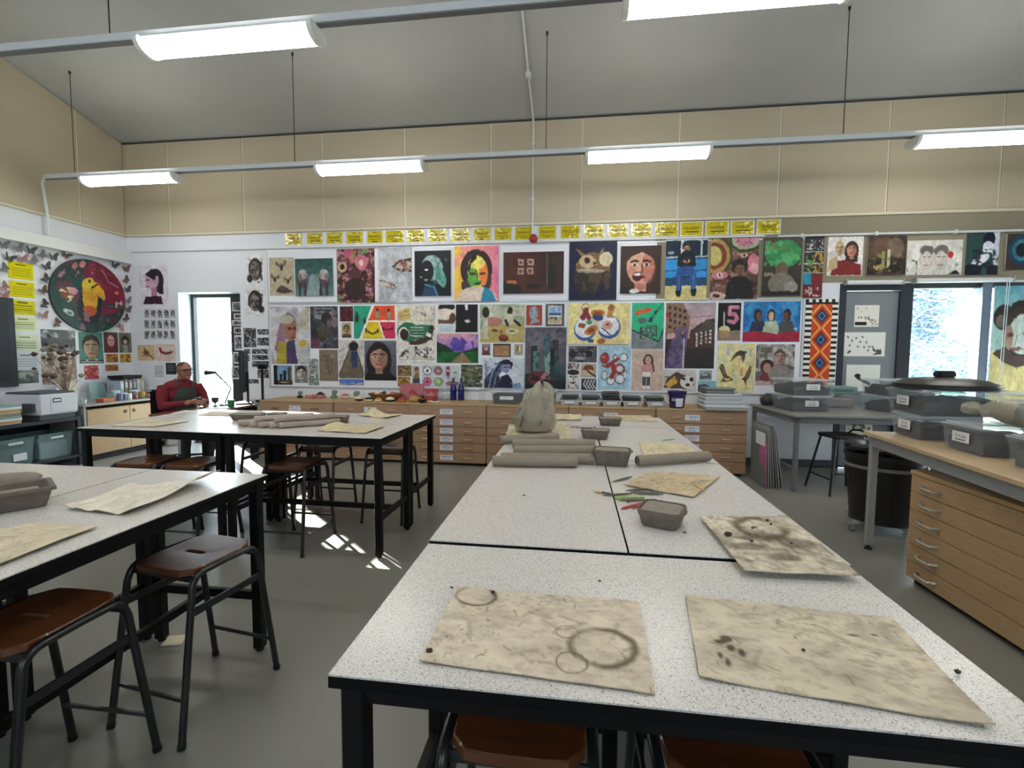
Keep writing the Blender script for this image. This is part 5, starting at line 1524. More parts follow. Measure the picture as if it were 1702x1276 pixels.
PD = dict(name='drawing', cat='drawing', group='sheets taped to the grey door leaf', depth=BACK_Y + .0295)
B('ink drawing of a row of buildings on the grey door leaf', (1420, 507, 1461, 543), lambda c: (c.fill('e6e4dc'), c.r(.05, .5, .95, .8, 'ece8dc'), c.b('a8a070', 7, .55, .7, (.05, .1, .5, .4)), [c.r(x, .52, x + .05, .62, '222') for x in (.15, .28, .42, .56)], c.r(.03, .78, .5, .94, '222'), c.scr(12, '333', .012, (.5, .6, .9, .95), .1)), .002, **PD)
B('ink drawing of scattered small creatures on the grey door leaf', (1402, 552, 1471, 592), lambda c: (c.fill('e6e6e0'), [c.e(x, y, .03, .03, '444', .9, rot=x * 9) for x, y in ((.1, .2), (.2, .35), (.15, .55), (.3, .25), (.4, .4), (.45, .2), (.55, .42), (.5, .62), (.62, .6), (.35, .6), (.7, .6), (.6, .75))], c.e(.14, .82, .05, .04, '222', rot=-.7), c.b('333', 9, .52, .9, (.7, .65, .92, .95))), .002, **PD)
B('white sheet with a small black swimming figure on the door leaf', (1406, 606, 1462, 650), lambda c: (c.fill('dfe2da'), c.e(.34, .42, .09, .08, '1c1a18'), c.l([(.35, .5), (.5, .6), (.7, .72)], .04, '222')), .002, **PD)
B('white sheet with a dark garden drawing low on the door leaf', (1406, 690, 1450, 722), lambda c: (c.fill('dedccc'), c.b('3a4a34', 6, .48, .9, (.05, .1, .95, .7)), c.b('222', 8, .55, .9, (.1, .3, .9, .75))), .002, **PD)

# pictures on the white wall left of the door
PW = dict(depth=BACK_Y - .0005)
B('purple toned portrait of a woman with a ponytail', (232, 440, 279, 506), lambda c: (c.fill('d8d4e0'), c.e(.6, .4, .26, .3, '2a2230'), c.r(.68, .4, .84, .74, '2a2230'), c.e(.45, .38, .24, .24, 'c8a8bc'), c.p([(.2, .24), (.45, .1), (.75, .2), (.6, .3), (.55, .4)], '2a2230'), c.e(.3, .38, .06, .02, '422'), c.e(.28, .55, .06, .02, '844'), c.r(.4, .58, .62, .8, 'a87a98'), c.p([(.1, 1), (.2, .8), (.75, .78), (.82, 1)], '3a2030')), .003, **PW)
B('tan sheet with a fine sketch of a perched bird', (229, 573, 257, 599), lambda c: (c.fill('cbb48a'), c.e(.5, .5, .18, .15, '7a5a38'), c.l([(.4, .2), (.5, .5), (.9, .85)], .03, '5a3a24'), c.l([(.2, .7), (.8, .7)], .02, '6a4a34')), .002, **PW)
B('pinkish sheet with a red curled creature sketch', (258, 572, 292, 600), lambda c: (c.fill('d8c4bc'), c.l([(.25, .25), (.3, .45), (.5, .55), (.75, .5)], .06, '7a2a30'), c.e(.8, .45, .06, .06, '7a2a30')), .002, **PW)
B('white handwritten page on the wall behind the person', (255, 606, 275, 629), lambda c: (c.fill('dcdce4'), [c.r(.12, y, .85, y + .04, '556') for y in (.1, .22, .34, .46, .58, .7, .82)]), .002, name='notice', cat='notice', group='notices on the wall', **PW)
B('small dark navy notice on the wall behind the person', (276, 603, 293, 622), lambda c: (c.fill('2a2c3c'), [c.r(.15, y, .8, y + .05, '667') for y in (.2, .4, .6)]), .002, name='notice', cat='notice', group='notices on the wall', **PW)
for r_ in range(3):
    for k in range(5):
        x, y = 240 + k * 10.7, 514 + r_ * 17.6
        B(('top', 'middle', 'bottom')[r_] + '-row small portrait photo, ' + ('first', 'second', 'third', 'fourth', 'fifth')[k] + ' from the wall corner', (x, y, x + 8.6, y + 14.2), lambda c: (c.fill('c4c4cc'), c.e(.5, .45, .3, .3, '444'), c.e(.5, .5, .18, .2, '999'), c.b('222', 6, .55, .8)), .0015, name='photograph', cat='photograph', group='grid of small portrait photos', **PW)


def p_head(c, s):
    c.fill('dcdcde').e(.5, .45, .36, .36, '2c2828').e(.47, .5, .24, .3, '77706c').b('1c1a1a', 8, .52, .8, (.12, .1, .9, .9)).b('a8a098', 9, .6, .7, (.25, .3, .7, .8))
    c.e(.4, .45, .06, .025, '111').e(.6, .45, .06, .025, '111').l([(.5, .45), (.52, .6)], .02, '222').e(.5, .7, .1, .025, '211').e(.2 + .6 * s, .75, .15, .12, '222')


B('charcoal head of a young man on white paper, the upper of two', (409, 424, 440, 476), lambda c: p_head(c, 0), .003, **PW)
B('charcoal head with a turned face on white paper, the lower of two', (408, 478, 441, 526), lambda c: p_head(c, 1), .003, **PW)


def p_photo(c): c.fill('34343a').b('8a8a90', 8, .5, .9).b('c8c8cc', 9, .6, .9).b('111', 7, .58, .8)


PH = dict(name='photograph', cat='photograph', group='black and white photos beside the monitor')
for pi, (x0, y0, x1, y1) in enumerate(((405, 545, 426, 577), (428, 547, 447, 556), (428, 561, 447, 574), (406, 580, 416, 588), (419, 580, 446, 588), (407, 590, 415, 600), (419, 590, 446, 598), (419, 600, 447, 610), (428, 614, 447, 628), (407, 630, 430, 637))):
    B(['large upright', 'topmost long', 'second long', 'small square', 'thin wide upper', 'small upright', 'thin wide middle', 'thin wide lower', 'bottom squarish', 'low faint'][pi] + ' black and white crowd photo on the wall beside the monitor', (x0, y0, x1, y1), p_photo, .0015, depth=BACK_Y - .0005, **PH)
PH['group'] = 'photos taped to the dark door panel'
for pi, (x0, y0, x1, y1) in enumerate(((386, 502, 403, 517), (389, 521, 403, 530), (386, 532, 403, 541), (389, 544, 403, 554), (390, 557, 403, 582), (388, 585, 403, 604), (385, 608, 403, 630))):
    B(['topmost', 'second', 'third', 'fourth', 'tall fifth', 'sixth', 'lowest'][pi] + ' black and white photo down the dark panel of the glazed door', (x0, y0, x1, y1), lambda c: (p_photo(c), c.r(0, 0, 1, .1, 'ddd'), c.r(0, .9, 1, 1, 'ddd'), c.r(0, 0, .08, 1, 'ddd')), .0015, depth=BACK_Y + .2095, **PH)

# left wall
LW = dict(wall='left')


def p_yel(bg, ln):
    return lambda c: (c.fill(bg), c.r(.3, .12, .7, .2, ln), [c.r(.12, y, .9, y + .045, ln, .75) for y in (.36, .5, .64, .78)])


for i, (r_, bg, ln, lab) in enumerate((((13, 436, 55, 464), 'd8cc10', '6a6410', 'bright yellow text sheet at the top of the column by the window'), ((15, 468, 57, 494), 'd8cc18', '6a6410', 'bright yellow text sheet with a short heading, second of its column'), ((16, 499, 58, 523), 'd4cc20', '6a6414', 'bright yellow text sheet just above the pale ones'), ((16, 527, 60, 550), 'd4dcac', '6a7448', 'pale yellow text sheet under the bright yellow ones'), ((18, 556, 64, 583), 'd4dcc0', '78806a', 'palest green text sheet above the white notice'), ((20, 586, 65, 614), 'd2d6de', '666a74', 'white text sheet with a short centred paragraph'))):
    B(lab, r_, p_yel(bg, ln), .002, name='text_sheet', cat='sheet', group='column of text sheets on the left wall', mt='paper_paint', **LW)
B('grey photo of a tiger lying by water under the white text sheet', (21, 615, 64, 637), lambda c: (c.grad('8a9490', '5a645e'), c.e(.5, .4, .3, .25, 'a8aca4'), c.b('3a423c', 6, .52, .7)), .002, **LW)
B('black and white charcoal landscape sheet above the dried flowers', (68, 548, 125, 585), lambda c: (c.fill('55585a'), c.b('8a8c8c', 6, .5, .8), c.r(0, .4, 1, .75, '444748', .7), c.b('b8b8b8', 6, .6, .8, (0, 0, 1, .35)), c.e(.22, .3, .06, .1, '222')), .003, **LW)
B('sheet with a brown study partly hidden by the dried flowers', (69, 588, 127, 638), lambda c: (c.fill('bcb0a4'), c.b('8a6a58', 5, .52, .7), c.b('5a3a34', 6, .6, .7)), .003, **LW)
B('large green toned portrait of a short-haired person in a striped top', (131, 552, 171, 604), lambda c: (c.fill('4a7a70').n(.1), c.face(.5, .48, .34, 'a88a70', '2a2826', 'ddd', dark='6a5a48'), [c.r(0, y, 1, y + .035, '222') for y in (.9, .96)]), .003, **LW)
B('portrait of a person in a dark red headscarf', (172, 552, 196, 586), lambda c: (c.fill('3a4a3c'), c.e(.5, .55, .42, .5, '6a2a3a'), c.e(.5, .42, .24, .28, 'c0a098'), c.e(.4, .4, .05, .03, '211'), c.e(.6, .4, .05, .03, '211'), c.e(.5, .56, .08, .02, '844')), .003, **LW)
B('dark portrait of a figure half in shadow', (197.5, 553, 218, 586), lambda c: (c.fill('6a6458'), c.e(.5, .4, .3, .25, '1c1a18'), c.e(.5, .45, .18, .12, 'a89c8c'), c.r(.3, .6, .7, 1, '8a9490')), .003, **LW)
for i, (r_, k, lab) in enumerate((((176, 588, 196, 602), 'b07a30', 'small orange food photo under the headscarf portrait'), ((199, 588, 218, 602), 'b8963c', 'small yellow food photo under the shadowed portrait'), ((175, 606, 196, 616), 'a05a30', 'small brown food photo, lowest of three'))):
    B(lab, r_, lambda c, k=k: (c.fill(k), c.b('5a2a18', 8, .52, .8), c.b('d8c070', 9, .6, .8)), .002, name='photograph', cat='photograph', group='food photos', **LW)
B('red poster of pale shapes behind the brush pots', (140, 607, 164, 630), lambda c: (c.fill('b03a40'), c.b('e0b0a8', 7, .55, .8), c.b('7a1a24', 6, .58, .8)), .002, **LW)


def p_toucan(c):
    c.fill('2c3c3c').b('1c4a48', 5, .5, .8).b('6a3048', 4, .56, .6).e(.75, .35, .36, .4, '782038', .9, soft=.4).b('8a2a40', 5, .5, .7, (.5, .1, 1, .6)).b('244038', 6, .5, .9, (.62, .58, 1, .95)).b('5a7a70', 12, .6, .7, (.62, .6, .95, .95))
    c.b('b8788a', 8, .66, .8, (.05, .05, .6, .5)).e(.2, .5, .09, .09, '7a4a30').b('e0d0b0', 12, .56, .9, (.1, .4, .3, .62)).e(.28, .45, .06, .05, 'c88a9a').e(.4, .08, .05, .05, 'c07a7c').e(.28, .1, .05, .05, 'a06a60').e(.19, .78, .07, .05, 'b8c0bc').e(.19, .79, .04, .03, '5a6a68')
    c.e(.47, .72, .15, .32, '141c22').p([(.42, .9), (.6, .85), (.62, 1), (.44, 1)], '16302c').e(.5, .52, .11, .2, 'd09a24').e(.49, .7, .09, .07, 'b04a20').e(.49, .34, .1, .09, 'c8b03a').e(.49, .3, .02, .02, '222').p([(.53, .3), (.62, .3), (.7, .4), (.71, .5), (.64, .5), (.55, .42)], 'd8a02c').p([(.64, .5), (.71, .5), (.69, .54)], '9ab07a').l([(.53, .38), (.58, .34), (.62, .32)], .01, '111').p([(.6, .5), (.66, .52), (.64, .8), (.58, .8)], '1c2430').b('8a5a6a', 8, .5, .9, (.22, .72, .46, .98)).l([(.7, .1), (.78, .24), (.92, .28)], .012, 'b88a94').e(.88, .4, .03, .03, 'd8783a').b('d8c0c0', 14, .62, .8, (.86, .5, 1, .7))


pc = [onx(80, 491, LEFT_X), onx(205, 491, LEFT_X), onx(142, 431, LEFT_X), onx(142, 552, LEFT_X)]
o = art_mesh('painting', (LEFT_X + .0005, pc[0].y, pc[2].z), (0, pc[1].y - pc[0].y, 0), (0, 0, pc[3].z - pc[2].z), (1, 0, 0), 130, 130, p_toucan, .03, '333', 'paint', round_=True, warp=.02)
tag(o, 'large round painting of a yellow toucan among dark jungle flowers', 'painting', 'student artwork on the walls')


def butterfly_mesh(name, k, k2):
    v, f = [], []
    for s in (-1, 1):
        up = [(0, .012), (.03, .052), (.062, .07), (.078, .064), (.068, .03), (.05, .004), (.02, -.002)]
        lo = [(0, -.002), (.02, -.002), (.048, .002), (.05, -.018), (.036, -.032), (.030, -.052), (.018, -.034), (.004, -.024)]
        for w in (up, lo):
            o = len(v)
            for th in (0, .0012):
                v += [(x * .92, s * x, z) if False else (.012 + x * .42 + th, s * x * .9, z) for x, z in w]
            n = len(w)
            f += [tuple(o + i for i in range(n)), tuple(o + n + i for i in range(n - 1, -1, -1))] + [(o + i, o + (i + 1) % n, o + n + (i + 1) % n, o + n + i) for i in range(n)]
    nb = len(f)
    b = MB().add(v, f)
    b.tube([(.010, 0, -.03), (.010, 0, .02), (.012, 0, .03)], [.002, .005, .003], 6)
    me = b.mesh(name, None)
    me.materials.append(M_(k))
    me.materials.append(M_(k2))
    for i, p in enumerate(me.polygons):
        p.material_index = 1 if (i >= nb) else 0
    return me


mat('bf_dark', '4a4a50', .7, var=.35, vscale=60)
mat('bf_brown', '6a5448', .7, var=.35, vscale=60)
mat('bf_pink', 'a87a7c', .7, var=.25, vscale=60)
mat('bf_grey', '77767a', .7, var=.3, vscale=60)
BFM = {k: butterfly_mesh('butterfly', 'bf_' + k, 'ink') for k in ('dark', 'brown', 'pink', 'grey')}
BF = [(48, 417, 'dark', 0), (28, 414, 'grey', .4), (12, 429, 'dark', -.3), (6, 447, 'grey', 1.2), (36, 431, 'pink', .3), (55, 434, 'grey', 1), (68, 425, 'grey', .8), (86, 428, 'dark', .2), (106, 424, 'brown', -.5), (75, 444, 'dark', .5), (74, 464, 'dark', 1.0), (70, 484, 'brown', .7), (73, 506, 'dark', 1.2), (70, 525, 'pink', .3), (94, 537, 'brown', 1.3), (187, 441, 'dark', -.3), (207, 448, 'brown', .2), (208, 466, 'brown', 1.0), (210, 482, 'dark', .4), (212, 501, 'grey', .6), (210, 515, 'brown', .2), (208, 530, 'brown', .9), (198, 541, 'pink', 2.6), (6, 478, 'pink', 1.1), (4, 492, 'pink', .2), (3, 408, 'grey', .1)]
NM = {'dark': 'dark charcoal', 'brown': 'brown', 'pink': 'dusty pink', 'grey': 'mid grey'}
for (x, y, k, a) in BF:
    p = onx(x, y, LEFT_X)
    o = bpy.data.objects.new('paper_butterfly', BFM[k])
    COL.objects.link(o)
    o.location = (LEFT_X - .0115 + .0125, p.y, p.z)
    o.rotation_euler = (a, 0, 0)
    o.scale = (1, .88, .88)
    side = 'between toucan and back wall corner' if x > 180 else ('between the yellow sheets and the toucan' if x > 60 else 'around the yellow sheets')
    tag(o, NM[k] + ' paper butterfly pinned ' + side, 'butterfly', 'paper butterflies, ' + k + ', ' + side)

# yellow word cards above the pinboard
edges = [(474, 503), (509, 537), (542, 570), (575, 604), (609, 637), (640, 672), (676, 706), (711, 744), (748, 783), (787, 817), (821, 851), (855, 885), (893, 926), (930, 966), (970, 1006), (1010, 1044), (1049, 1084), (1088, 1128), (1130, 1169), (1172, 1212), (1214, 1254), (1257, 1298)]
for i, (x0, x1) in enumerate(edges):
    t_ = (x0 - 474) / (1257 - 474)
    y0, y1 = 386.5 - 22 * t_, 408 - 18.5 * t_
    w = CARD_WORDS[i]
    Y = BACK_Y - .0005 if x0 < 1060 else BACK_Y - .0108
    o = wall_art('yellow laminated card reading ' + w + ' in the strip above the pictures', (x0, y0, x1, y1), lambda c: (c.fill('d9d8cc'), c.r(.06, .07, .94, .95, 'c9b80e'), c.r(.2, .13, .8, .19, '8a7c10', .6), c.r(.22, .68, .8, .73, '5a5010'), c.r(.34, .82, .66, .87, '5a5010')), .002, name='word_card', cat='card', group='yellow word cards', depth=Y, mt='glossy_card')
    d = o.dimensions if False else None
    wm = ony(x1, (y0 + y1) / 2, Y).x - ony(x0, (y0 + y1) / 2, Y).x
    text_mb(MB(), w, min(.075, wm / (len(w) * .62)), Matrix.Translation((0, -.0022, .012))).obj('lettering', 'ink', o)
# ------------------------------------------------------------------ sheets and clay things on the tables
def tb(x, y, z=TZ):
    return onz(x, y, z)


def p_stain(base, k, seed_marks=0, rings=(), dark=None):
    def f(c):
        c.fill(base).n(.05, 6)
        c.mix(np.clip((c.fbm(4, 1.5) - .42) * 2.6, 0, 1), '92887a', .34 * k).mix(np.clip((c.fbm(9, 2.2) - .48) * 3.2, 0, 1), '786e60', .30 * k)
        c.mix(np.clip((c.fbm(22, 1.6) - .5) * 4, 0, 1) * c.noise(5), '5c5244', .34 * k).mix(np.clip((c.fbm(6) - .52) * 4, 0, 1), 'ece4ce', .35)
        c.mix(np.clip((c.noise(70) - .8) * 6, 0, 1) * c.noise(4), '4c4234', .5)
        for (x, y, rx, ry, w) in rings:
            c.mix(np.clip(1 - np.abs(np.hypot((c.x - x) / rx, (c.y - y) / ry) - 1 + (c.fbm(8) - .5) * .25) / w, 0, 1) * np.clip(c.noise(6) * 1.6, 0, 1), '4f4332', .8)
        c.scr(seed_marks // 2, '5a4f42', .0035, (.05, .05, .9, .9), .05, .45).scr(seed_marks // 3, '7a7060', .012, (.05, .05, .85, .85), .12, .25)
        if dark:
            for (x, y, rx, ry) in dark:
                c.e(x, y, rx * 1.25, ry * 1.25, '453a2e', .75 if rx < .05 else .45, soft=.85 if rx > .05 else .4)
    return f


SHEETS = []


def sheet(label, pts, fn, res=(60, 40), curl=.004, seed=1, z=TZ + .0006, name='clay_cloth', cat='cloth', edge='b5a88c', peak=None):
    q = [tb(x, y, z) for x, y in pts]

    def wob(gx, gy, c):
        h = curl * (c.noise(4) * .5 + c.noise(7) * .3) + curl * .8 * np.clip((np.abs(gx - .5) * 2 - .75) * 3, 0, 1) * c.noise(3)
        if peak:
            h = h + peak[2] * np.exp(-((gx - peak[0]) / .16) ** 2 - ((gy - peak[1]) / .4) ** 2)
        return h
    o = art_mesh(name, q[0], q[1] - q[0], q[3] - q[0], (0, 0, 1), res[0], res[1], fn, .0025, edge, 'paper_paint', wob=wob, quad=q)
    return tag(o, label, cat, 'clay-stained cloths on the tables')


sheet('stained canvas sheet with ring marks and scratched circles', ((762, 980), (1062, 1002), (1089, 1156), (697, 1101)), p_stain('e2d4be', .8, 26, ((.12, .12, .11, .14, .16), (.80, .62, .14, .2, .2), (.63, .5, .055, .07, .12), (.66, .83, .07, .1, .1))), (130, 84), .007, z=TZ - .0074)
sheet('stained canvas sheet with dark smears nearest its left corner', ((1139, 992), (1484, 1031), (1654, 1214), (1162, 1128)), p_stain('d8ccb4', 1.15, 18, (), ((.15, .56, .022, .03), (.12, .60, .02, .02), (.20, .70, .012, .035), (.16, .66, .014, .03), (.13, .82, .008, .03), (.105, .76, .008, .025), (.74, .3, .02, .010), (.84, .26, .012, .008), (.47, .42, .006, .008))), (130, 84), .008, z=TZ - .0074)
sheet('pale sheet with a muddy ring overhanging the table joint', ((1163, 859), (1307, 859), (1430, 959), (1237, 950)), p_stain('dacfba', 1.9, 10, ((.55, .26, .24, .2, .3),), ((.5, .25, .02, .02), (.45, .45, .2, .06), (.75, .55, .14, .07), (.5, .78, .12, .05), (.25, .62, .14, .05))), (80, 60), .005, z=TZ + .0085)
sheet('fan of brown stained paper under the wooden tool', ((1085, 784), (1196, 793), (1153, 827), (1036, 806)), p_stain('cbb794', 1.0, 8), (60, 40), .006, z=TZ + .004)
sheet('pale sheet behind the lone right-hand roll', ((1062, 736), (1136, 739), (1168, 757), (1069, 759)), p_stain('d8cba8', .7, 4), (44, 26), .004)
sheet('pale stained sheet at the far right corner by the chests', ((1005, 690), (1080, 691), (1094, 701), (1030, 700)), p_stain('cdbf9f', 1, 3), (44, 18), .003)
sheet('pale sheet beside the clay bag at the far edge', ((917, 689), (966, 689), (966, 699), (915, 698)), p_stain('d6caa8', .5, 2), (34, 16), .012)
sheet('thin stained sheet lying under the clay bag', ((846, 706), (940, 702), (956, 729), (838, 734)), p_stain('cfc4a6', .8, 4), (44, 26), .002)
sheet('creased cloth with a low peak on the rolling-pin table', ((561, 707), (640, 710), (608, 721), (527, 717)), p_stain('d2c29c', .6, 4), (60, 34), .014, peak=(.12, .3, .03))
sheet('creased cloth with a high peak on the far table corner', ((610, 687), (670, 690), (640, 696), (595, 691)), p_stain('d6c8a6', .6, 3), (50, 28), .012, peak=(.3, .35, .055))
sheet('flat stained sheet at the cupboard end of the far tables', ((243, 697), (314, 701), (256, 710), (183, 708)), p_stain('d2c7ac', .7, 3), (50, 24), .006)
sheet('flat pale sheet between the tubs at the desk end', ((352, 684), (420, 686), (400, 692), (330, 690)), p_stain('d8d2c0', .4, 2), (40, 18), .003)
sheet('long crumpled white cloth with a lifted end on the left block', ((217, 811), (367, 796), (212, 858), (106, 847)), p_stain('e8e2d2', .4, 5), (80, 44), .02, peak=(.97, .2, .03))
sheet('large pale canvas on the left block beside the crumpled cloth', ((62, 871), (162, 878), (-60, 966), (-140, 905)), p_stain('ddd0b4', .6, 8), (80, 60), .01)

# rolling pins
RP = [((-.405, 2.335), (.022, 2.378), 'front rolling pin of the row at the table joint'), ((-.375, 2.415), (.108, 2.462), 'rolling pin half hidden behind the front one of the row'), ((-.331, 2.60), (.123, 2.67), 'rolling pin in the middle of the row'), ((-.365, 2.80), (.130, 2.875), 'long rolling pin behind the middle one of the row'), ((-.45, 2.83), (-.075, 3.08), 'slanting rolling pin nearest the clay bag'), ((.325, 2.445), (.725, 2.625), 'lone long rolling pin between the tub and the chests side')]
for i, (a, b, lab) in enumerate(RP):
    a, b = Vector((*a, 0)), Vector((*b, 0))
    if i == 4:
        a, b = Vector((-.46, 2.905, 0)), Vector((-.10, 3.075, 0))
    r = .027
    d = (b - a)
    L = d.length
    t = thing('rolling_pin', 'thick grey ' + lab, 'rolling pin', ((a.x + b.x) / 2, (a.y + b.y) / 2, TZ + r + (.002 if i < 2 else .004)), math.atan2(d.y, d.x), 'thick grey rolling pins')
    MB().tube([(-L / 2, 0, 0), (-L / 2 + .004, 0, 0), (L / 2 - .004, 0, 0), (L / 2, 0, 0)], [r * .9, r, r, r * .9], 20).obj('barrel', 'roll', t, smooth=True)
    for sx in (-1, 1):
        MB().cyl((sx * L / 2, 0, 0), (sx * (L / 2 + .002), 0, 0), r * .6, n=16).obj('end_grain', 'clay', t)
rr = random.Random(3)
for i, (x, y, L, a, lev, k) in enumerate(((-2.36, 3.36, .42, .75, 0, 'roll_rose'), (-2.28, 3.34, .42, .72, 0, 'roll_pale'), (-2.20, 3.33, .42, .75, 0, 'roll_rose'), (-2.10, 3.33, .44, .70, 0, 'roll_pale'), (-2.02, 3.33, .44, .72, 0, 'roll_rose'), (-2.24, 3.34, .42, .73, 1, 'roll_pale'), (-2.06, 3.33, .44, .71, 1, 'roll_rose'), (-2.45, 3.38, .36, .8, 0, 'roll_pale'))):
    r = .022
    z = TZ + r + .003 + lev * .041
    t = thing('rolling_pin', ('rosy grey' if k == 'roll_rose' else 'pale dusty') + ' clay roller ' + ('on top of' if lev else 'in') + ' the heap by the creased cloth', 'rolling pin', (x, y + .06, z), a, 'heap of clay rollers')
    MB().tube([(-L / 2, 0, 0), (-L / 2 + .004, 0, 0), (L / 2 - .004, 0, 0), (L / 2, 0, 0)], [r * .85, r, r, r * .85], 14).obj('barrel', k, t, smooth=True)
p = tb(6, 822)
t = thing('rolling_pin', 'short pale rolling pin lying beside the long clay trough', 'rolling pin', (-2.42, 1.66, TZ + .028), .5, 'thick grey rolling pins')
MB().tube([(-.16, 0, 0), (-.155, 0, 0), (.10, 0, 0), (.13, 0, 0), (.15, 0, 0)], [.02, .026, .026, .022, .010], 16).obj('barrel', 'clay_pale', t, smooth=True)


def tub(label, loc, w, d, h, rz, lid=True, material='clay', group='clay-caked plastic tubs'):
    t = thing('clay_tub', label, 'tub', loc, rz, group)
    b = MB()
    rings = []
    for (s, z) in ((.80, 0), (.84, .004), (.97, h - .012), (1.0, h - .012), (1.02, h), (.96, h + .002), (.93, h - .006)):
        rings.append([(x * s, y * s, z) for x, y in rrect(w, d, min(w, d) * .2, 4)])
    n = len(rings[0])
    v, f = [], []
    for r_ in rings:
        v += r_
    for i in range(len(rings) - 1):
        for k in range(n):
            a_, b_ = i * n + k, i * n + (k + 1) % n
            f.append((a_, b_, b_ + n, a_ + n))
    f.append(tuple(range(n - 1, -1, -1)))
    if not lid:
        # sunken clay filling
        pass
    f.append(tuple((len(rings) - 1) * n + k for k in range(n)))
    b.add(v, f).obj('tub_body', material, t, smooth=True, ang=50)
    ring = [(x * .90, y * .90) for x, y in rrect(w, d, min(w, d) * .2, 4)]
    MB().extr(ring, h - .0055, h + (.004 if lid else -.001)).obj('lid' if lid else 'clay_fill', 'clay_pale', t, bev=.002)
    if lid:
        rim = [[(x * s, y * s, z) for x, y in rrect(w, d, min(w, d) * .2, 4)] for s, z in ((.93, h + .002), (.94, h + .007), (1.0, h + .007), (1.025, h + .001), (1.0, h - .003))]
        nr = len(rim[0])
        MB().add([q for r_ in rim for q in r_], [(i * nr + k, i * nr + (k + 1) % nr, (i + 1) * nr + (k + 1) % nr, (i + 1) * nr + k) for i in range(4) for k in range(nr)]).obj('lid_rim', material, t, smooth=True)
        MB().box(w * .49, w * .56, -.02, .02, h - .004, h).obj('pull_tab', material, t)
    return t


tub('square lidded clay tub standing beside the modelling tools', (.302, 1.622, TZ + .003), .142, .135, .05, -.40)
tub('oblong lidded clay tub between the rolling pins', (.200, 2.475, TZ + .001), .19, .12, .075, -.12)
tub('low oblong clay tub with a wooden tool in its side, near the bag', (.148, 3.235, TZ + .001), .19, .13, .06, -.1, False)
tub('small lidded clay tub at the far crosswise table', (.29, 3.85, TZ + .001), .18, .12, .06, 0, False)
tub('long flat clay tub by the desk end of the far tables', (-2.72, 3.62, TZ + .001), .26, .13, .05, .1, False)
tub('shorter flat clay tub touching the long flat one', (-2.52, 3.72, TZ + .001), .13, .12, .05, .1, False)
tub('clay tub at the end of the roller heap', (-1.90, 3.60, TZ + .001), .16, .12, .055, .2, False)
t = thing('clay_trough', 'long grey clay-caked trough on the left block', 'trough', (-2.105, 1.325, TZ + .001), .985, 'clay-caked plastic tubs')
MB().tray(.44, .13, 0, .48, .17, .075, .008, .016).obj('trough_body', 'clay', t, bev=.003)
MB().box(-.21, .21, -.06, .06, .010, .055).obj('clay_fill', 'clay_pale', t, bev=.004)

# plastic bag of clay
t = thing('clay_bag', 'tall crumpled translucent bag of brown clay standing on the tables', 'bag', (-.285, 3.42, TZ + .008))
rr = random.Random(11)


def crumple(prof, n, amp, seed, sx=1, sy=1):
    rg = np.random.RandomState(seed)
    v, f = [], []
    ph = rg.rand(8) * 6.28
    for (r, z, k) in prof:
        for i in range(n):
            a = 2 * math.pi * i / n
            w = sum(math.sin(a * m + ph[m] + z * 14 * (m % 3)) / m ** .6 for m in range(2, 8))
            rad = r * (1 + amp * k * w * .35 + amp * k * .25 * rg.randn() * .4)
            v.append((rad * math.cos(a) * sx, rad * math.sin(a) * sy, z + .01 * k * amp * 3 * math.sin(3 * a + ph[1])))
    for j in range(len(prof) - 1):
        for i in range(n):
            a, b = j * n + i, j * n + (i + 1) % n
            f.append((a, b, b + n, a + n))
    f.append(tuple(range(n - 1, -1, -1)))
    f.append(tuple((len(prof) - 1) * n + i for i in range(n)))
    return MB().add(v, f)


def folds(prof, n, amp, seed, lean=(0, 0)):
    """gathered plastic: sharp radial folds that wander with height, torn upper edge"""
    rg = np.random.RandomState(seed)
    ph, fr = rg.rand(6) * 6.28, np.array([5, 7, 9, 12, 16, 3])
    v, f = [], []
    zt = prof[-1][1]
    for (r, z, k) in prof:
        for i in range(n):
            a = 2 * math.pi * i / n
            w = sum((abs(math.sin(.5 * fr[m] * a + ph[m] + z * (9 + 5 * m) * (-1) ** m)) - .6) / (1 + .25 * m) for m in range(6))
            rad = r * (1 + amp * k * (.55 * w + .12 * rg.randn()))
            zz = z + (.028 * math.sin(3 * a + ph[2]) + .02 * math.sin(5 * a + ph[3])) * (z / zt) ** 2 * (k > .95)
            v.append((max(.008, rad) * math.cos(a) + lean[0] * (z / zt) ** 2, max(.008, rad) * math.sin(a) + lean[1] * (z / zt) ** 2, max(0, zz)))
    for j in range(len(prof) - 1):
        for i in range(n):
            a, b = j * n + i, j * n + (i + 1) % n
            f.append((a, b, b + n, a + n))
    f.append(tuple(range(n - 1, -1, -1)))
    f.append(tuple((len(prof) - 1) * n + i for i in range(n)))
    return MB().add(v, f)


mat('bag_film', 'c2bba4', .22, bump=.7, bscale=30, trans=.55, spec=.6)
mat('wet_clay', '5d5149', .45, bump=.5, bscale=22, var=.2, vscale=12)
folds([(.10, .002, .3), (.13, .02, .6), (.142, .05, .8), (.145, .09, .9), (.135, .13, 1), (.115, .16, 1), (.08, .18, .8), (.03, .185, .4)], 72, .10, 3).obj('clay_lump', 'wet_clay', t, smooth=True, ang=60)
folds([(.108, .0, .2), (.14, .02, .5), (.15, .06, .7), (.152, .10, .8), (.142, .14, 1), (.125, .17, 1.3), (.115, .20, 1.7), (.112, .225, 2.1), (.108, .25, 2.4), (.098, .27, 2.6), (.085, .29, 2.8), (.07, .305, 2.8), (.045, .32, 2.6), (.015, .325, 1.0)], 84, .13, 5, lean=(.05, .0)).obj('film', 'bag_film', t, smooth=True, ang=28)

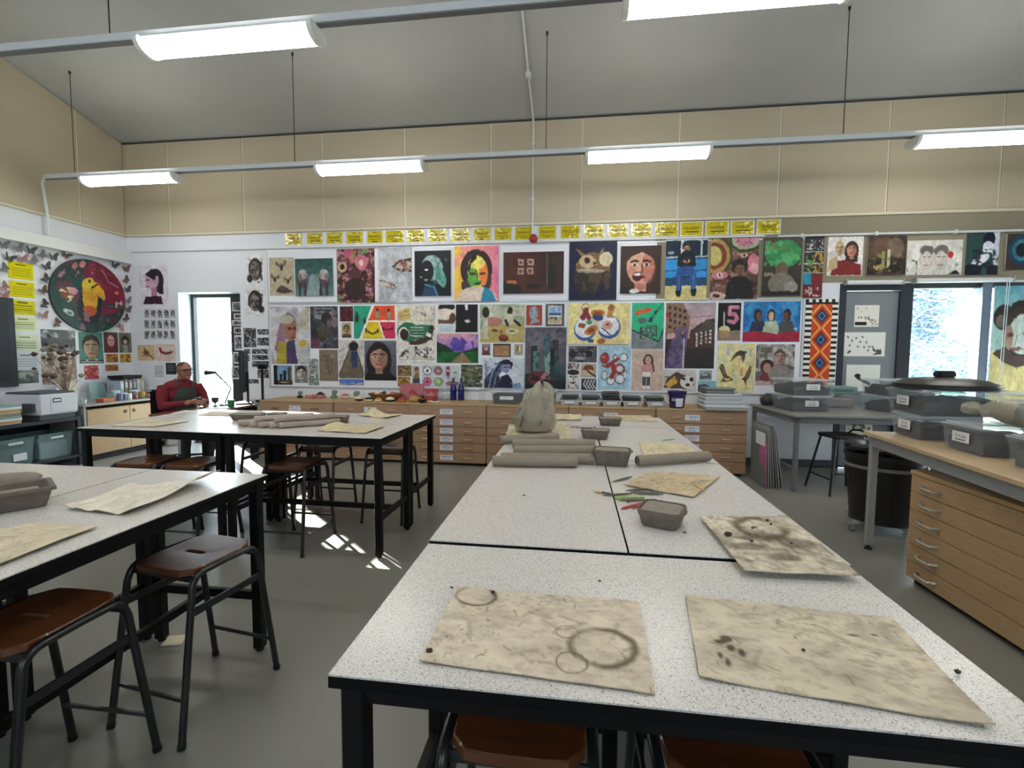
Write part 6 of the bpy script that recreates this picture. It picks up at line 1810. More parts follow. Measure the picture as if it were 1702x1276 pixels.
# modelling tools
TOOLS = [((1019, 800), (1050, 792), 'grey_tool', 'loop'), ((987, 816), (1021, 821), 'wood_tool', 'brush'), ((1002, 823), (1050, 820), 'grey_tool', 'stick'), ((1041, 815), (1081, 812), 'grey_tool', 'stick'), ((1052, 819), (1103, 821), 'grey_tool', 'stick'), ((1020, 826), (1072, 826), 'green_tool', 'knife'), ((1030, 831), (1092, 830), 'grey_tool', 'knife'), ((1022, 827.5), (1036, 830), 'green_tool', 'stick'), ((1031, 845), (1066, 835), 'red_tool', 'knife'), ((1050, 844.5), (1069, 837.5), 'red_tool', 'stick'), ((1152, 804), (1172, 816), 'wood_tool', 'stick'), ((947, 710), (961, 708), 'red_tool', 'knife'), ((1099, 731.5), (1121, 729.5), 'green_tool', 'stick'), ((1046, 817), (1098, 817.5), 'grey_tool', 'knife')]
NMT = {'grey_tool': 'dark clay-coated', 'green_tool': 'green plastic', 'red_tool': 'red plastic', 'wood_tool': 'pale wooden'}
TL = ['with a loop end, set apart from the pile', 'bristle brush at the pile\'s edge', 'straight stick beside the pale brush', 'stick on the side near the fan paper', 'longest stick in the pile', 'knife in the pile', 'flat knife below the green one', 'stub in the pile', 'flat knife near the square tub', 'thin stick beside the red knife', 'stick lying on the fan paper', 'strip near the clay bag', 'stick alone near the table edge', 'knife tucked between the sticks']
for i, (a, b, k, ty) in enumerate(TOOLS):
    zt = TZ + .006 + (.006 if i == 10 else 0)
    p, q = tb(*a, zt), tb(*b, zt)
    d = q - p
    L = d.length
    t = thing('modelling_tool', NMT[k] + ' modelling tool, ' + TL[i], 'tool', ((p.x + q.x) / 2, (p.y + q.y) / 2, zt), math.atan2(d.y, d.x), 'modelling tools')
    if ty == 'brush':
        MB().tube([(-L * .1, 0, 0), (L / 2, 0, 0)], [.005, .003], 8).obj('handle', 'grey_tool', t, smooth=True)
        MB().tube([(-L / 2, 0, 0), (-L * .3, 0, 0), (-L * .1, 0, 0)], [.003, .009, .006], 8, flat=.5).obj('bristles', 'wood_tool', t, smooth=True)
    elif ty == 'knife':
        MB().extr([(-L / 2, -.002), (-L * .3, -.007), (L * .45, -.006), (L / 2, 0), (L * .45, .006), (-L * .3, .006)], -.003, .002).obj('blade', k, t, bev=.001)
    else:
        MB().tube([(-L / 2, 0, 0), (-L * .3, 0, 0), (0, 0, 0), (L * .35, 0, 0), (L / 2, 0, 0)], [.002, .004, .0052, .004, .002], 8).obj('handle', k, t, smooth=True)
        if ty == 'loop':
            MB().tube([(-L / 2, 0, 0), (-L / 2 - .012, .008, 0), (-L / 2 - .02, 0, 0), (-L / 2 - .012, -.008, 0)], .0012, 5, closed=True).obj('loop', 'alu', t)
p = tb(1000, 700)
t = thing('modelling_tool', 'thin dark modelling tool leaning out of the far tub', 'tool', (.245, 3.87, TZ + .062), 0, 'modelling tools')
MB().tube([(0, 0, -.004), (-.05, .01, .035)], [.004, .003], 6).obj('handle', 'grey_tool', t)
t = thing('modelling_tool', 'wooden modelling tool lying across the low oblong tub', 'tool', (.08, 3.26, TZ + .066), .1, 'modelling tools')
MB().tube([(-.06, 0, 0), (.05, 0, 0)], [.003, .005], 6).obj('handle', 'grey_tool', t)


def crumb(label, px, py, s, seed, dz=0.0, low=0.0):
    rg = random.Random(seed)
    b = MB().ell((0, 0, 0), (s, s * .8, s * .6), 8, 5)
    b.v = [tuple(c * rg.uniform(.8, 1.15) for c in v) for v in b.v]
    o = b.obj('clay_crumb', 'clay_dark', smooth=True, ang=30)
    p = tb(px, py)
    o.location = (p.x, p.y, TZ + s * .5 + .003 + dz - (.008 if p.y < 1.36 and p.x > -.5 else 0))
    tag(o, label, 'crumb', 'clay crumbs')


CR = [(714, 1081, .007, 'dark clay crumb at the corner of the ring-marked sheet', .002), (819, 986, .006, 'dark clay crumb on the rim of the upper stain ring', .006), (1210, 898, .012, 'largest clay crumb, on the muddy-ring sheet', .012), (1275, 873, .006, 'clay crumb inside the muddy ring', .012), (1281, 879, .005, 'tiny clay crumb beside the one inside the muddy ring', .012), (1250, 886, .005, 'clay crumb just outside the muddy ring', .012), (1249, 908, .005, 'clay crumb in the middle of the muddy-ring sheet', .012), (1315, 911, .004, 'tiny clay crumb at the dry end of the muddy-ring sheet', .012), (1138, 887, .005, 'clay crumb on bare table by the square tub', 0), (871, 825, .005, 'lone clay crumb on the bare left table', 0), (1044, 836, .006, 'clay crumb beside the red knife', 0), (1592, 1114, .006, 'clay crumb on bare table right of the smeared sheet', 0), (1335, 1082, .004, 'tiny clay crumb at the middle of the smeared sheet', .006), (751, 974, .004, 'tiny clay crumb behind the ring-marked sheet', 0), (997, 963, .004, 'tiny clay speck between the two large sheets', 0)]
for i, (x, y, s, lab, dz) in enumerate(CR):
    crumb(lab, x, y, s, i, dz)
# tile shim under a leg of the left block
o = MB().obox((0, 0, .006), (.09, .075, .012), .3).obj('floor_tile', 'paper_cream', bev=.002)
o.location = (-1.905, 1.975, 0)
tag(o, 'loose cream tile on the floor under the left block', 'tile')
# ------------------------------------------------------------------ clear storage boxes
mat('plastic_rim', 'e6ecef', .25, trans=.62, spec=.6)


def clear_box(label, loc, rz, w, d, h, fill=.75, fmat='bag_black', word=None, face='x', group='clear lidded boxes of clay', lw=.14, seed=1):
    """w along local x, d along local y; a paper label on the face looking at -x or -y"""
    t = thing('storage_box', label, 'box', loc, rz, group)
    MB().tray(w * .90, d * .90, 0, w * .97, d * .97, h - .022, .004, .012).obj('box_body', 'plastic_clear', t)
    lid = MB().frust(w, d, h - .020, w, d, h - .010)
    lid.frust(w * .93, d * .93, h - .0098, w * .91, d * .91, h)
    lid.obj('lid', 'plastic_rim', t, bev=.002)
    rg = random.Random(seed)
    hh = (h - .03) * fill
    n = 8
    v, f = [], []
    for j in range(n + 1):
        for i in range(n + 1):
            u, q = i / n - .5, j / n - .5
            e = max(abs(u), abs(q)) * 2
            v.append((u * w * .86, q * d * .86, .006 + hh * (1 - .35 * e ** 6) * rg.uniform(.86, 1.06)))
    for j in range(n):
        for i in range(n):
            a = j * (n + 1) + i
            f.append((a, a + 1, a + n + 2, a + n + 1))
    b = len(v)
    rim = [i for i in range(n + 1)] + [j * (n + 1) + n for j in range(1, n + 1)] + [n * (n + 1) + i for i in range(n - 1, -1, -1)] + [j * (n + 1) for j in range(n - 1, 0, -1)]
    v += [(v[i][0] * .97, v[i][1] * .97, .006) for i in rim]
    m = len(rim)
    f += [(rim[(k + 1) % m], rim[k], b + k, b + (k + 1) % m) for k in range(m)] + [tuple(b + k for k in range(m))]
    MB().add(v, f).obj('clay_contents', fmat, t, smooth=True, ang=70)
    if word:
        M = Matrix.Rotation(-H90, 4, 'Z') if face == 'x' else Matrix.Identity(4)
        off = (w if face == 'x' else d) * .485 + .0022
        b = MB().box(-lw / 2, lw / 2, -off, -off + .001, h * .34, h * .70)
        pl = b.xf(M).obj('paper_label', 'paper_white', t)
        tx = text_mb(MB(), word, min(.035, lw / (len(word) * .62)), Matrix.Translation((0, -off - .0006, h * .55)))
        tx.box(-lw * .3, lw * .3, -off - .0006, -off - .0004, h * .41, h * .44)
        tx.xf(M).obj('lettering', 'ink', pl)
    return t


B0 = brz
clear_box('lowest clear box at the far end of the clay bench', (2.41, 3.50, BZ), B0, .36, .34, .165, .72, 'bag_black', 'Yr 8', seed=2)
clear_box('clear box in the middle of the bench with a slanted label', (2.385, 2.99, BZ), B0, .36, .34, .165, .85, 'bag_grey', 'Yr 9 clay', seed=3)
clear_box('clear box at the bench front below the topmost labelled one', (2.33, 2.47, BZ), B0, .36, .38, .165, .85, 'bag_grey', 'Yr 10', seed=4)
clear_box('large clear box stacked at the far end of the bench under the black lid', (2.47, 3.46, BZ + .166), B0, .56, .42, .17, .8, 'bag_black', 'Yr 9 clay', seed=5)
clear_box('clear box on top of the stack at the bench front', (2.36, 2.46, BZ + .166), B0, .36, .38, .17, .75, 'bag_black', 'Yr 10', seed=6)
clear_box('clear box behind the plastic clay bag on the bench', (2.72, 2.92, BZ), B0, .28, .34, .165, .8, 'bag_black', seed=7)
# black bin lid on the boxes
t = thing('black_cover', 'round black bin lid with a grip lying on the clear boxes', 'lid', (2.43, 3.47, BZ + .337), .2)
MB().lathe([(.262, 0), (.268, .006), (.268, .03), (.255, .036), (.20, .058), (.10, .072), (.001, .075)], n=40).obj('lid_dome', 'lid_black', t, smooth=True)
MB().lathe([(.272, .0), (.280, .004), (.280, .016), (.272, .018)], n=40).obj('rim', 'lid_black', t, smooth=True)
MB().box(-.06, .06, -.03, .03, .068, .115).obj('grip', 'lid_black', t, bev=.01, seg=2)
# plastic sack of clay on the middle box
t = thing('clay_sack', 'knotted plastic sack of clay lying on the middle clear box', 'bag', (2.40, 2.99, BZ + .168), math.pi + .12)


def lay(b, sx, sz, lift):
    """turn an upright gathered bag onto its side along local y"""
    b.v = [(p[0] * sx, p[2] - .19, max(.001, p[1] * sz + lift)) for p in b.v]
    b.f = [tuple(reversed(q)) for q in b.f]
    return b


lay(folds([(.045, 0, 1), (.04, .03, 1.4), (.012, .07, .3), (.035, .10, 1.0), (.06, .14, .9), (.082, .19, .7), (.09, .25, .6), (.09, .31, .6), (.085, .36, .5), (.05, .385, .4)], 56, .12, 14), 1.35, .85, .07).obj('film', 'bag_film', t, smooth=True, ang=35)
lay(folds([(.03, .17, .5), (.055, .20, .5), (.07, .25, .5), (.074, .31, .5), (.06, .365, .4)], 36, .08, 15), 1.35, .8, .062).obj('clay_lump', 'wet_clay', t, smooth=True, ang=60)
# terracotta pot on the box
t = thing('terracotta_pot', 'small upturned orange pot on top of the front clear box', 'pot', (2.66, 2.66, BZ), 0)
MB().lathe([(.03, 0), (.045, .0), (.05, .30), (.058, .30), (.058, .36), (.05, .36)], n=20).obj('pot_body', 'orange', t, smooth=True)

# boxes on the grey table
G0 = .80
clear_box('lower clear box of black clay bags at the grey table corner', (2.52, 5.66, G0), .05, .42, .50, .175, .85, 'bag_black', 'Yr 8', 'y', seed=12)
clear_box('upper clear box of black clay bags at the grey table corner', (2.52, 5.66, G0 + .176), .05, .44, .52, .175, .85, 'bag_black', 'Yr 9 clay', 'y', seed=13)
clear_box('lower clear box holding a grey sack with a small black tag', (3.52, 5.68, G0), .1, .44, .50, .175, .8, 'bag_grey', None, 'y', seed=14)
clear_box('upper clear box holding a dark sack beside the bin lid', (3.52, 5.68, G0 + .176), .1, .46, .52, .175, .8, 'bag_black', None, 'y', seed=15)
t = thing('storage_box', 'clear box of grey bags with a sage packet in front of the door leaf', 'box', (3.06, 6.0, G0), 0, 'clear lidded boxes of clay')
MB().tray(.34, .26, 0, .38, .30, .16, .004, .012).obj('box_body', 'plastic_clear', t)
MB().box(-.16, .16, -.10, .10, .006, .12).obj('clay_contents', 'clay_pale', t, bev=.02)
pk = MB().obox((0, 0, .205), (.36, .22, .085)).obj('packet', 'hedge', t, bev=.01)
text_mb(MB(), 'Earthenware', .052, Matrix.Translation((0, -.1115, .205))).obj('lettering', 'ink', pk)
t = thing('clay_sack', 'dark slumped bag at the wall end of the grey table', 'bag', (2.36, 6.10, G0 + .001))
crumple([(.07, 0, .3), (.10, .03, .6), (.105, .07, .8), (.08, .11, 1), (.03, .14, 1)], 28, .12, 21, .95, .95).obj('film', 'bag_grey', t, smooth=True, ang=70)

t = thing('low_trolley', 'low trolley with two white shelves behind the black stool', 'trolley', (3.25, 5.55, 0))
for z in (.12, .24):
    MB().box(-.22, .22, -.15, .15, z, z + .03).obj('shelf', 'paper_white', t, bev=.003)
for (x, y) in ((-.2, -.13), (.2, -.13), (-.2, .13), (.2, .13)):
    MB().cyl((x, y, 0), (x, y, .36), .011, n=8).obj('post', 'bin_black', t)
MB().tube([(-.2, -.13, .35), (-.1, -.16, .39), (.05, -.14, .36), (.2, -.13, .355)], .008, 6).obj('cable', 'bin_black', t, smooth=True)

# drawing boards leaning between the chests and the grey table
mat('pink_paint', 'b0688a', .6, var=.3, vscale=9)
BRD = [(.60, .42, 'grey_paint', 'grey drawing board with a white card and pink paint, first against the chest'), (.64, .45, 'bench_grey', 'pale grey drawing board next behind the pink painted one'), (.66, .46, 'grey_top', 'light drawing board third out from the chest'), (.64, .44, 'clay_pale', 'beige drawing board in the middle of the leaning stack'), (.66, .46, 'grey_paint', 'dark edged drawing board behind the beige one'), (.65, .45, 'bench_grey', 'pale drawing board second from the table leg'), (.63, .46, 'grey_top', 'outermost drawing board beside the table leg')]
for i, (h, d, k, lab) in enumerate(BRD):
    o = thing('drawing_board', lab, 'board', (2.018 + .030 * i, 5.22 + .006 * i, 0), 0, 'drawing boards leaning by the chest')
    R_ = Matrix.Rotation(math.radians(-1.0 - 1.2 * i), 4, 'Y')
    MB().box(0, .012, 0, d, 0, h).xf(R_).obj('panel', k, o, bev=.001)
    if i == 0:
        MB().box(-.0008, -.0001, .02, d - .14, h - .16, h - .02).xf(R_).obj('white_card', 'paper_white', o)
        MB().box(-.0008, -.0001, .0, .16, h - .36, h - .165).xf(R_).obj('paint_patch', 'pink_paint', o)
        MB().box(.0, .012, -.0008, -.0001, .02, h - .1).xf(R_).obj('paint_edge', 'pink_paint', o)

# ------------------------------------------------------------------ on top of the back chests
CZ = .775


def sit(px, py):
    return onz(px, py, CZ)


def lidded_tub(label, x, y, w, d, h, word=None):
    t = thing('lidded_tub', label, 'tub', (x, y, CZ), 0, 'dark lidded tubs on the chests')
    MB().tray(w * .86, d * .86, 0, w * .96, d * .96, h - .02, .004, .01).obj('tub_body', 'plastic_clear', t)
    MB().frust(w * .82, d * .82, .005, w * .90, d * .90, h - .045).obj('contents', 'bag_black', t, bev=.01)
    MB().frust(w, d, h - .019, w * .97, d * .97, h).obj('lid', 'plastic_rim', t, bev=.003)
    if word:
        pl = MB().box(-.085, .085, -d * .475 - .003, -d * .475 - .002, h * .35, h * .6).obj('paper_label', 'paper_white', t)
        text_mb(MB(), word, .03, Matrix.Translation((0, -d * .475 - .0034, h * .48))).obj('lettering', 'ink', pl)


lidded_tub('dark clear-lidded tub with a white label beside the glass bottle', -.83, 5.93, .40, .34, .17, 'Yr 7')
lidded_tub('unlabelled dark clear-lidded tub behind the clay bag', -.40, 6.0, .38, .34, .18)

mat('tray_grey', 'b9bcc0', .45)
mat('book_grey', '55595b', .7, var=.1)
mat('book_green', '5f6d66', .7, var=.1)
for i in range(5):
    x = -.05 + i * .252
    if i == 4:
        x = .985
    t = thing('sketchbook_tray', ['pale tray of grey sketchbooks touching the lidded tub', 'pale tray of loosely stacked sketchbooks, second from the lidded tub', 'pale tray with an overflowing pile of sketchbooks', 'pale tray of sketchbooks leaning to one side', 'pale tray of sketchbooks next to the purple bucket'][i], 'tray', (x, 5.99, CZ), 0, 'pale trays of sketchbooks on the chests')
    w = .238
    MB().tray(.20, .34, 0, w, .38, .068, .004, .008).obj('tray_body', 'tray_grey', t, bev=.001)
    MB().box(-.06, .06, -.2005, -.190, .022, .05).obj('grip', 'rail_white', t, bev=.003)
    rg = random.Random(50 + i)
    z = .008
    for k in range(8 if i != 2 else 10):
        th = rg.uniform(.008, .014)
        b = MB().obox((rg.uniform(-.008, .008), rg.uniform(-.01, .01), z + th / 2), (.175 + (.03 if z > .07 else 0), .28, th * .94), rg.uniform(-.05, .05) * (2 if z > .07 else 1), 0, rg.uniform(-.03, .03) if z > .075 else 0)
        sb = b.obj('sketchbook', ('book_grey', 'book_green', 'bag_grey')[rg.randrange(3)])
        sb.location = (x, 5.99, CZ)
        tag(sb, ('dark ' if k % 2 else 'grey ') + 'sketchbook in the ' + ['first', 'second', 'third', 'fourth', 'fifth'][i] + ' pale tray counted from the lidded tubs', 'sketchbook', 'sketchbooks in pale tray %d' % (i + 1))
        z += th + (.0006 if z < .06 else .008)

t = thing('paint_bucket', 'purple plastic paint bucket with a pale paper label', 'bucket', (1.215, 5.80, CZ))
MB().lathe([(.075, 0), (.082, .004), (.098, .155), (.104, .158), (.104, .172), (.098, .176), (.001, .176)], n=28).obj('bucket_body', 'purple', t, smooth=True)
MB().lathe([(.107, .168), (.109, .172), (.109, .196), (.10, .202), (.001, .203)], n=28).obj('lid', 'purple', t, smooth=True)
MB().tube([(-.109, 0, .16), (-.125, -.02, .11), (-.09, -.07, .07), (-.06, -.082, .055)], .003, 6).obj('handle', 'bin_black', t)
v = []
for a in np.linspace(-1.9, -.95, 8):
    for z in (.02, .12):
        r = .082 + .016 * z / .155 + .0022
        v.append((r * math.cos(a), r * math.sin(a), z))
pl = MB().add(v, [(2 * k, 2 * k + 2, 2 * k + 3, 2 * k + 1) for k in range(7)]).obj('paper_label', 'label_white', t)
text_mb(MB(), 'daz', .055, Matrix.Translation((-.045, -.0955, .105)) @ Matrix.Rotation(-.45, 4, 'Z')).obj('lettering', 'rail_white', t)

# stacked trays and sketchbooks at the end of the row
rg = random.Random(71)
z = CZ
for i, (w, d, h, k, lab) in enumerate(((.47, .40, .050, 'tray_grey', 'widest grey tray at the bottom of the tall pile'), (.43, .36, .045, 'tray_grey', 'grey tray second up in the tall pile'), (.42, .36, .045, 'tray_grey', 'grey tray third up in the tall pile, its front edge notched'), (.40, .34, .036, 'tray_grey', 'grey tray just below the loose books on the tall pile'))):
    t = thing('sketchbook_tray', lab, 'tray', (1.72, 5.90 - (.11 if i == 0 else 0), z), 0, 'stacked trays at the row end')
    MB().frust(w * .94, d * .94, 0, w, d, h - .012).obj('tray_body', 'tray_grey', t, bev=.003)
    MB().frust(w + .014, d + .014, h - .0118, w + .014, d + .014, h - .001).obj('rim', 'rail_white', t, bev=.002)
    z += h
for i in range(5):
    th = .013
    o = MB().obox((0, 0, th / 2), (.34 + rg.uniform(-.02, .02), .27, th), rg.uniform(-.06, .06)).obj('sketchbook', ('book_grey', 'grey_top', 'book_green')[i % 3], bev=.001)
    o.location = (1.70 + rg.uniform(-.015, .015), 5.92, z)
    tag(o, ['grey sketchbook lowest of the loose books on the tall pile', 'pale sketchbook second of the loose books on the tall pile', 'greenish sketchbook in the middle of the loose books', 'grey sketchbook second from the top of the tall pile', 'pale sketchbook crowning the tall pile of trays'][i], 'sketchbook', 'loose books on the tall pile')
    z += th

# bottles
for i, (x, y, k) in enumerate(((-1.605, 6.15, 0), (-1.500, 6.16, 0))):
    t = thing('blue_bottle', ('cobalt blue glass bottle beside the clear jar', 'cobalt blue glass bottle beside the other, away from the jar')[i], 'bottle', (x, y, CZ), 0, 'blue bottles')
    MB().lathe([(.03, 0), (.042, .004), (.042, .15), (.036, .19), (.017, .235), (.014, .29), (.001, .29)], n=20).obj('glass_body', 'blue_glass', t, smooth=True)
    MB().lathe([(.0165, .275), (.0165, .297), (.001, .298)], n=14).obj('neck_ring', 'blue_glass', t)
t = thing('glass_bottle', 'clear glass bottle with a stopper on the chest edge', 'bottle', (-1.175, 5.95, CZ))
MB().lathe([(.028, 0), (.04, .004), (.04, .13), (.034, .17), (.016, .21), (.014, .25)], n=20).obj('glass_body', 'clear_glass', t, smooth=True)
MB().lathe([(.016, .25), (.02, .26), (.018, .285), (.001, .29)], n=14).obj('stopper', 'rail_white', t)
for i, (x, y, r, h) in enumerate(((-1.785, 6.15, .045, .16), (-1.69, 6.20, .038, .15))):
    t = thing('glass_jar', ('clear glass jar by the pink toy box', 'clear glass jar between the other jar and the blue bottles')[i], 'jar', (x, y, CZ), 0, 'clear jars')
    MB().lathe([(r * .9, 0), (r, .005), (r, h * .8), (r * .8, h * .9), (r * .8, h)], n=20).obj('glass_body', 'clear_glass', t, smooth=True)
o = MB().lathe([(.06, 0), (.09, .008), (.088, .010), (.06, .004)], n=24, sy=.6).obj('white_dish', 'paper_white', smooth=True)
o.location = (-1.76, 5.82, CZ + .0005)
tag(o, 'flat white dish at the front of the labelled chest', 'dish')

# basket and little felt and toy foods
mat('wicker', '8a5a34', .8, bump=.8, bscale=50, var=.3, vscale=60)
mat('toy_pink', 'b06a72', .7, var=.2, vscale=30)
mat('toy_red', '9a3234', .6, var=.2, vscale=30)
mat('toy_green', '6a8470', .7, var=.25, vscale=30)
mat('toy_cream', 'd6c8ac', .7, var=.15, vscale=30)
mat('toy_black', '26201f', .6)
mat('toy_mustard', 'a08344', .7, var=.2, vscale=30)
t = thing('basket', 'shallow brown wicker basket of felt cakes', 'basket', (-2.50, 6.02, CZ))
MB().lathe([(.14, 0), (.16, .01), (.215, .085), (.22, .09), (.205, .09), (.15, .02), (.001, .018)], n=32, sx=1.1, sy=.75).obj('basket_bowl', 'wicker', t, smooth=True)
for k in range(3):
    MB().lathe([(.17 + .018 * k, .022 + .022 * k), (.178 + .018 * k, .03 + .022 * k), (.17 + .018 * k, .038 + .022 * k)], n=32, sx=1.1, sy=.75).obj('weave_band', 'wicker', t)
TOYS = [  # x, y, w, h, material, second material, form, label
    (-3.76, 6.06, .05, .10, 'toy_green', 'toy_black', 'cactus', 'green felt plant with a dark pot near the desk'),
    (-3.62, 6.08, .07, .08, 'toy_pink', 'toy_cream', 'cake', 'pink felt cake next to the green felt plant'),
    (-3.48, 6.10, .075, .09, 'toy_pink', 'toy_black', 'cake', 'pink felt cake with a black top'),
    (-3.28, 6.10, .06, .12, 'toy_green', 'toy_green', 'cactus', 'tall rounded green felt cactus'),
    (-3.12, 6.10, .06, .07, 'toy_cream', 'toy_pink', 'bun', 'cream felt bun with a pink top'),
    (-2.96, 6.10, .07, .11, 'toy_green', 'toy_cream', 'cactus', 'grey green felt cactus beside the basket'),
    (-2.80, 5.86, .055, .055, 'toy_black', 'toy_cream', 'bun', 'black felt bun in front of the basket'),
    (-2.66, 5.84, .06, .05, 'toy_cream', 'toy_black', 'bun', 'cream felt roll in front of the basket'),
    (-2.52, 5.83, .05, .05, 'toy_cream', 'toy_mustard', 'bun', 'cream felt bun with a mustard top'),
    (-2.36, 5.82, .065, .06, 'toy_black', 'toy_cream', 'bun', 'black felt bun topped with cream'),
    (-2.17, 6.12, .075, .14, 'toy_pink', 'toy_red', 'cake', 'tall pink felt cake right beside the basket'),
    (-2.20, 5.83, .06, .06, 'orange', 'toy_red', 'bun', 'orange felt bun with a red top'),
    (-2.05, 5.90, .085, .07, 'toy_mustard', 'toy_mustard', 'bun', 'mustard felt mound on the labelled chest'),
    (-1.88, 6.03, .08, .12, 'toy_red', 'toy_pink', 'cake', 'red felt cake with a pink peak'),
    (-1.86, 5.86, .055, .045, 'toy_cream', 'toy_red', 'bun', 'small cream felt tart'),
    (-2.06, 6.19, .045, .08, 'toy_black', 'toy_red', 'cake', 'black felt cake with a red top'),
]
basket_fill = [(-2.605, 5.99, .044, 'toy_cream', 'cream felt bun lying in the basket'), (-2.47, 6.03, .038, 'toy_cream', 'second cream felt bun in the basket beside a dark one'), (-2.545, 6.075, .032, 'toy_black', 'dark felt bun in the basket'), (-2.395, 5.99, .032, 'toy_pink', 'pink felt bun at the basket rim')]
for (x, y, w, h, k, k2, fm, lab) in TOYS:
    t = thing('felt_food', lab, 'felt toy', (x, y, CZ), 0, 'felt foods on the chests')
    if fm == 'cake':
        MB().lathe([(w * .9, 0), (w, .006), (w * .85, h * .55), (w * .5, h * .6)], n=16).obj('base', k, t, smooth=True)
        MB().lathe([(w * .8, h * .56), (w * .55, h * .75), (w * .2, h * .93), (.001, h)], n=16).obj('topping', k2, t, smooth=True)
    elif fm == 'bun':
        MB().lathe([(w * .7, 0), (w, h * .2), (w * .95, h * .5), (w * .7, h * .52)], n=16).obj('base', k, t, smooth=True)
        MB().lathe([(w * .9, h * .5), (w * .75, h * .8), (w * .3, h), (.001, h)], n=16).obj('topping', k2, t, smooth=True)
    else:
        MB().lathe([(w * .7, 0), (w * .8, h * .3), (w * .75, h * .32)], n=16).obj('base', k2, t, smooth=True)
        b = MB()
        b.ell((0, 0, h * .62), (w * .5, w * .4, h * .38), 12, 8)
        b.obj('body', k, t, smooth=True)
        MB().ell((w * .55, 0, h * .75), (w * .3, w * .22, h * .22), 10, 6).obj('arm', k, t, smooth=True)
for (x, y, r, k, lab) in basket_fill:
    t = thing('felt_food', lab, 'felt toy', (x, y, CZ + .022), 0, 'felt foods on the chests')
    MB().lathe([(r * .7, 0), (r, .03), (r * .9, .06)], n=14).obj('base', k, t, smooth=True)
    MB().lathe([(r * .85, .0602), (r * .6, .085), (.001, .095)], n=14).obj('topping', k, t, smooth=True)
t = thing('toy_box', 'pink and red toy house box beside the clear jars', 'box', (-1.915, 6.19, CZ), .1)
MB().box(-.07, .07, -.05, .05, 0, .10).obj('walls', 'toy_pink', t, bev=.003)
MB().add([(-.078, -.058, .1), (.078, -.058, .1), (.078, .058, .1), (-.078, .058, .1), (-.078, 0, .15), (.078, 0, .15)], [(0, 1, 5, 4), (2, 3, 4, 5), (0, 4, 3), (1, 2, 5), (3, 2, 1, 0)]).obj('roof', 'toy_red', t)
t = thing('black_bowl', 'small shiny black bowl of red pieces by the toy house', 'bowl', (-1.90, 5.74, CZ))
MB().lathe([(.03, 0), (.05, .02), (.062, .05), (.056, .05), (.001, .04)], n=20).obj('bowl_body', 'toy_black', t, smooth=True)
MB().ell((0, 0, .045), (.045, .045, .014), 12, 6).obj('contents', 'toy_red', t, smooth=True)
t = thing('sample_frame', 'small dusky red board leaning on the wall behind the toys', 'board', (-2.22, 6.245, CZ))
MB().obox((0, 0, .105), (.34, .012, .21), 0, -.12).obj('panel', 'toy_pink', t)
# ------------------------------------------------------------------ cupboard along the left wall
WZ = .735
t = thing('base_cupboard', 'pale wood cupboard with red round pulls and grey worktop', 'cupboard', (-6.05, 5.09, 0), H90)
# local x runs along the wall (+y in the room), local -y faces the room
L, D = 1.19, .545
MB().box(0, .03, .0, D, 0, WZ - .03).obj('end_panel', 'bench_grey', t, bev=.002)
MB().box(.03, L, .02, D, .08, WZ - .07).obj('carcass', 'birch_pale', t)
MB().box(.03, L, .05, D, 0, .08).obj('plinth', 'dark_gap', t)
MB().box(-.02, L + .0, -.02, D, WZ - .03, WZ).obj('worktop', 'grey_top', t, bev=.004)
for k in range(2):
    a = .04 + k * .575
    d = MB().box(a, a + .57, 0, .0195, .085, WZ - .075).obj('door', 'birch_pale', t, bev=.002)
    kx = a + (.51 if k == 0 else .06)
    MB().lathe([(.022, 0), (.024, .004), (.02, .012), (.001, .014)], n=16).xf(Matrix.Translation((kx, 0, WZ - .145)) @ Matrix.Rotation(H90, 4, 'X')).obj('knob', 'handle_brown', d, smooth=True)


def wk(px, py, X):
    """place on the worktop: the pixel's ray at the given x"""
    p = onx(px, py, X)
    return p.y


# things standing on the worktop
def jar(label, y, x, r, h, k, lidk=None, fill=None, name='paint_jar', cat='jar'):
    t = thing(name, label, cat, (x, y, WZ), 0, 'pots and jars on the cupboard')
    MB().lathe([(r * .92, 0), (r, .004), (r, h * .9), (r * .9, h), (r * .82, h), (r * .85, .01), (.001, .008)], n=18).obj('jar_body', k, t, smooth=True)
    if fill:
        MB().lathe([(r * .8, .012), (r * .8, h * .6), (.001, h * .62)], n=14).obj('contents', fill, t)
    if lidk:
        MB().lathe([(r * .98, h), (r * 1.02, h + .002), (r * 1.0, h + .014), (.001, h + .015)], n=18).obj('lid', lidk, t, smooth=True)
    return t


mat('mottle', '6d6f8c', .5, var=.5, vscale=50)
mat('teal_pot', '7fa09c', .4)
mat('pale_blue', 'a9bccb', .4)
jar('clear cup of white sticks at the worktop end', 5.13, -6.09, .032, .09, 'clear_glass', None, 'rail_white', 'glass_cup', 'cup')
t = thing('plastic_bag', 'crumpled clear plastic bag behind the cup on the worktop', 'bag', (-6.20, 5.26, WZ + .001))
crumple([(.07, 0, .5), (.09, .04, .8), (.085, .09, 1), (.06, .13, 1.2), (.02, .15, 1)], 24, .14, 31).obj('film', 'plastic_clear', t, smooth=True, ang=70)
t = thing('brick_dish', 'orange brown terracotta dish on the worktop', 'dish', (-6.12, 5.43, WZ), .05)
MB().tray(.10, .15, 0, .12, .17, .05, .008).obj('dish_body', 'orange', t, bev=.003)
t = thing('brush_pot', 'teal pot full of red handled brushes', 'pot', (-6.22, 5.58, WZ))
MB().lathe([(.04, 0), (.045, .004), (.05, .11), (.045, .11), (.04, .01), (.001, .008)], n=18).obj('pot_body', 'teal_pot', t, smooth=True)
rg = random.Random(5)
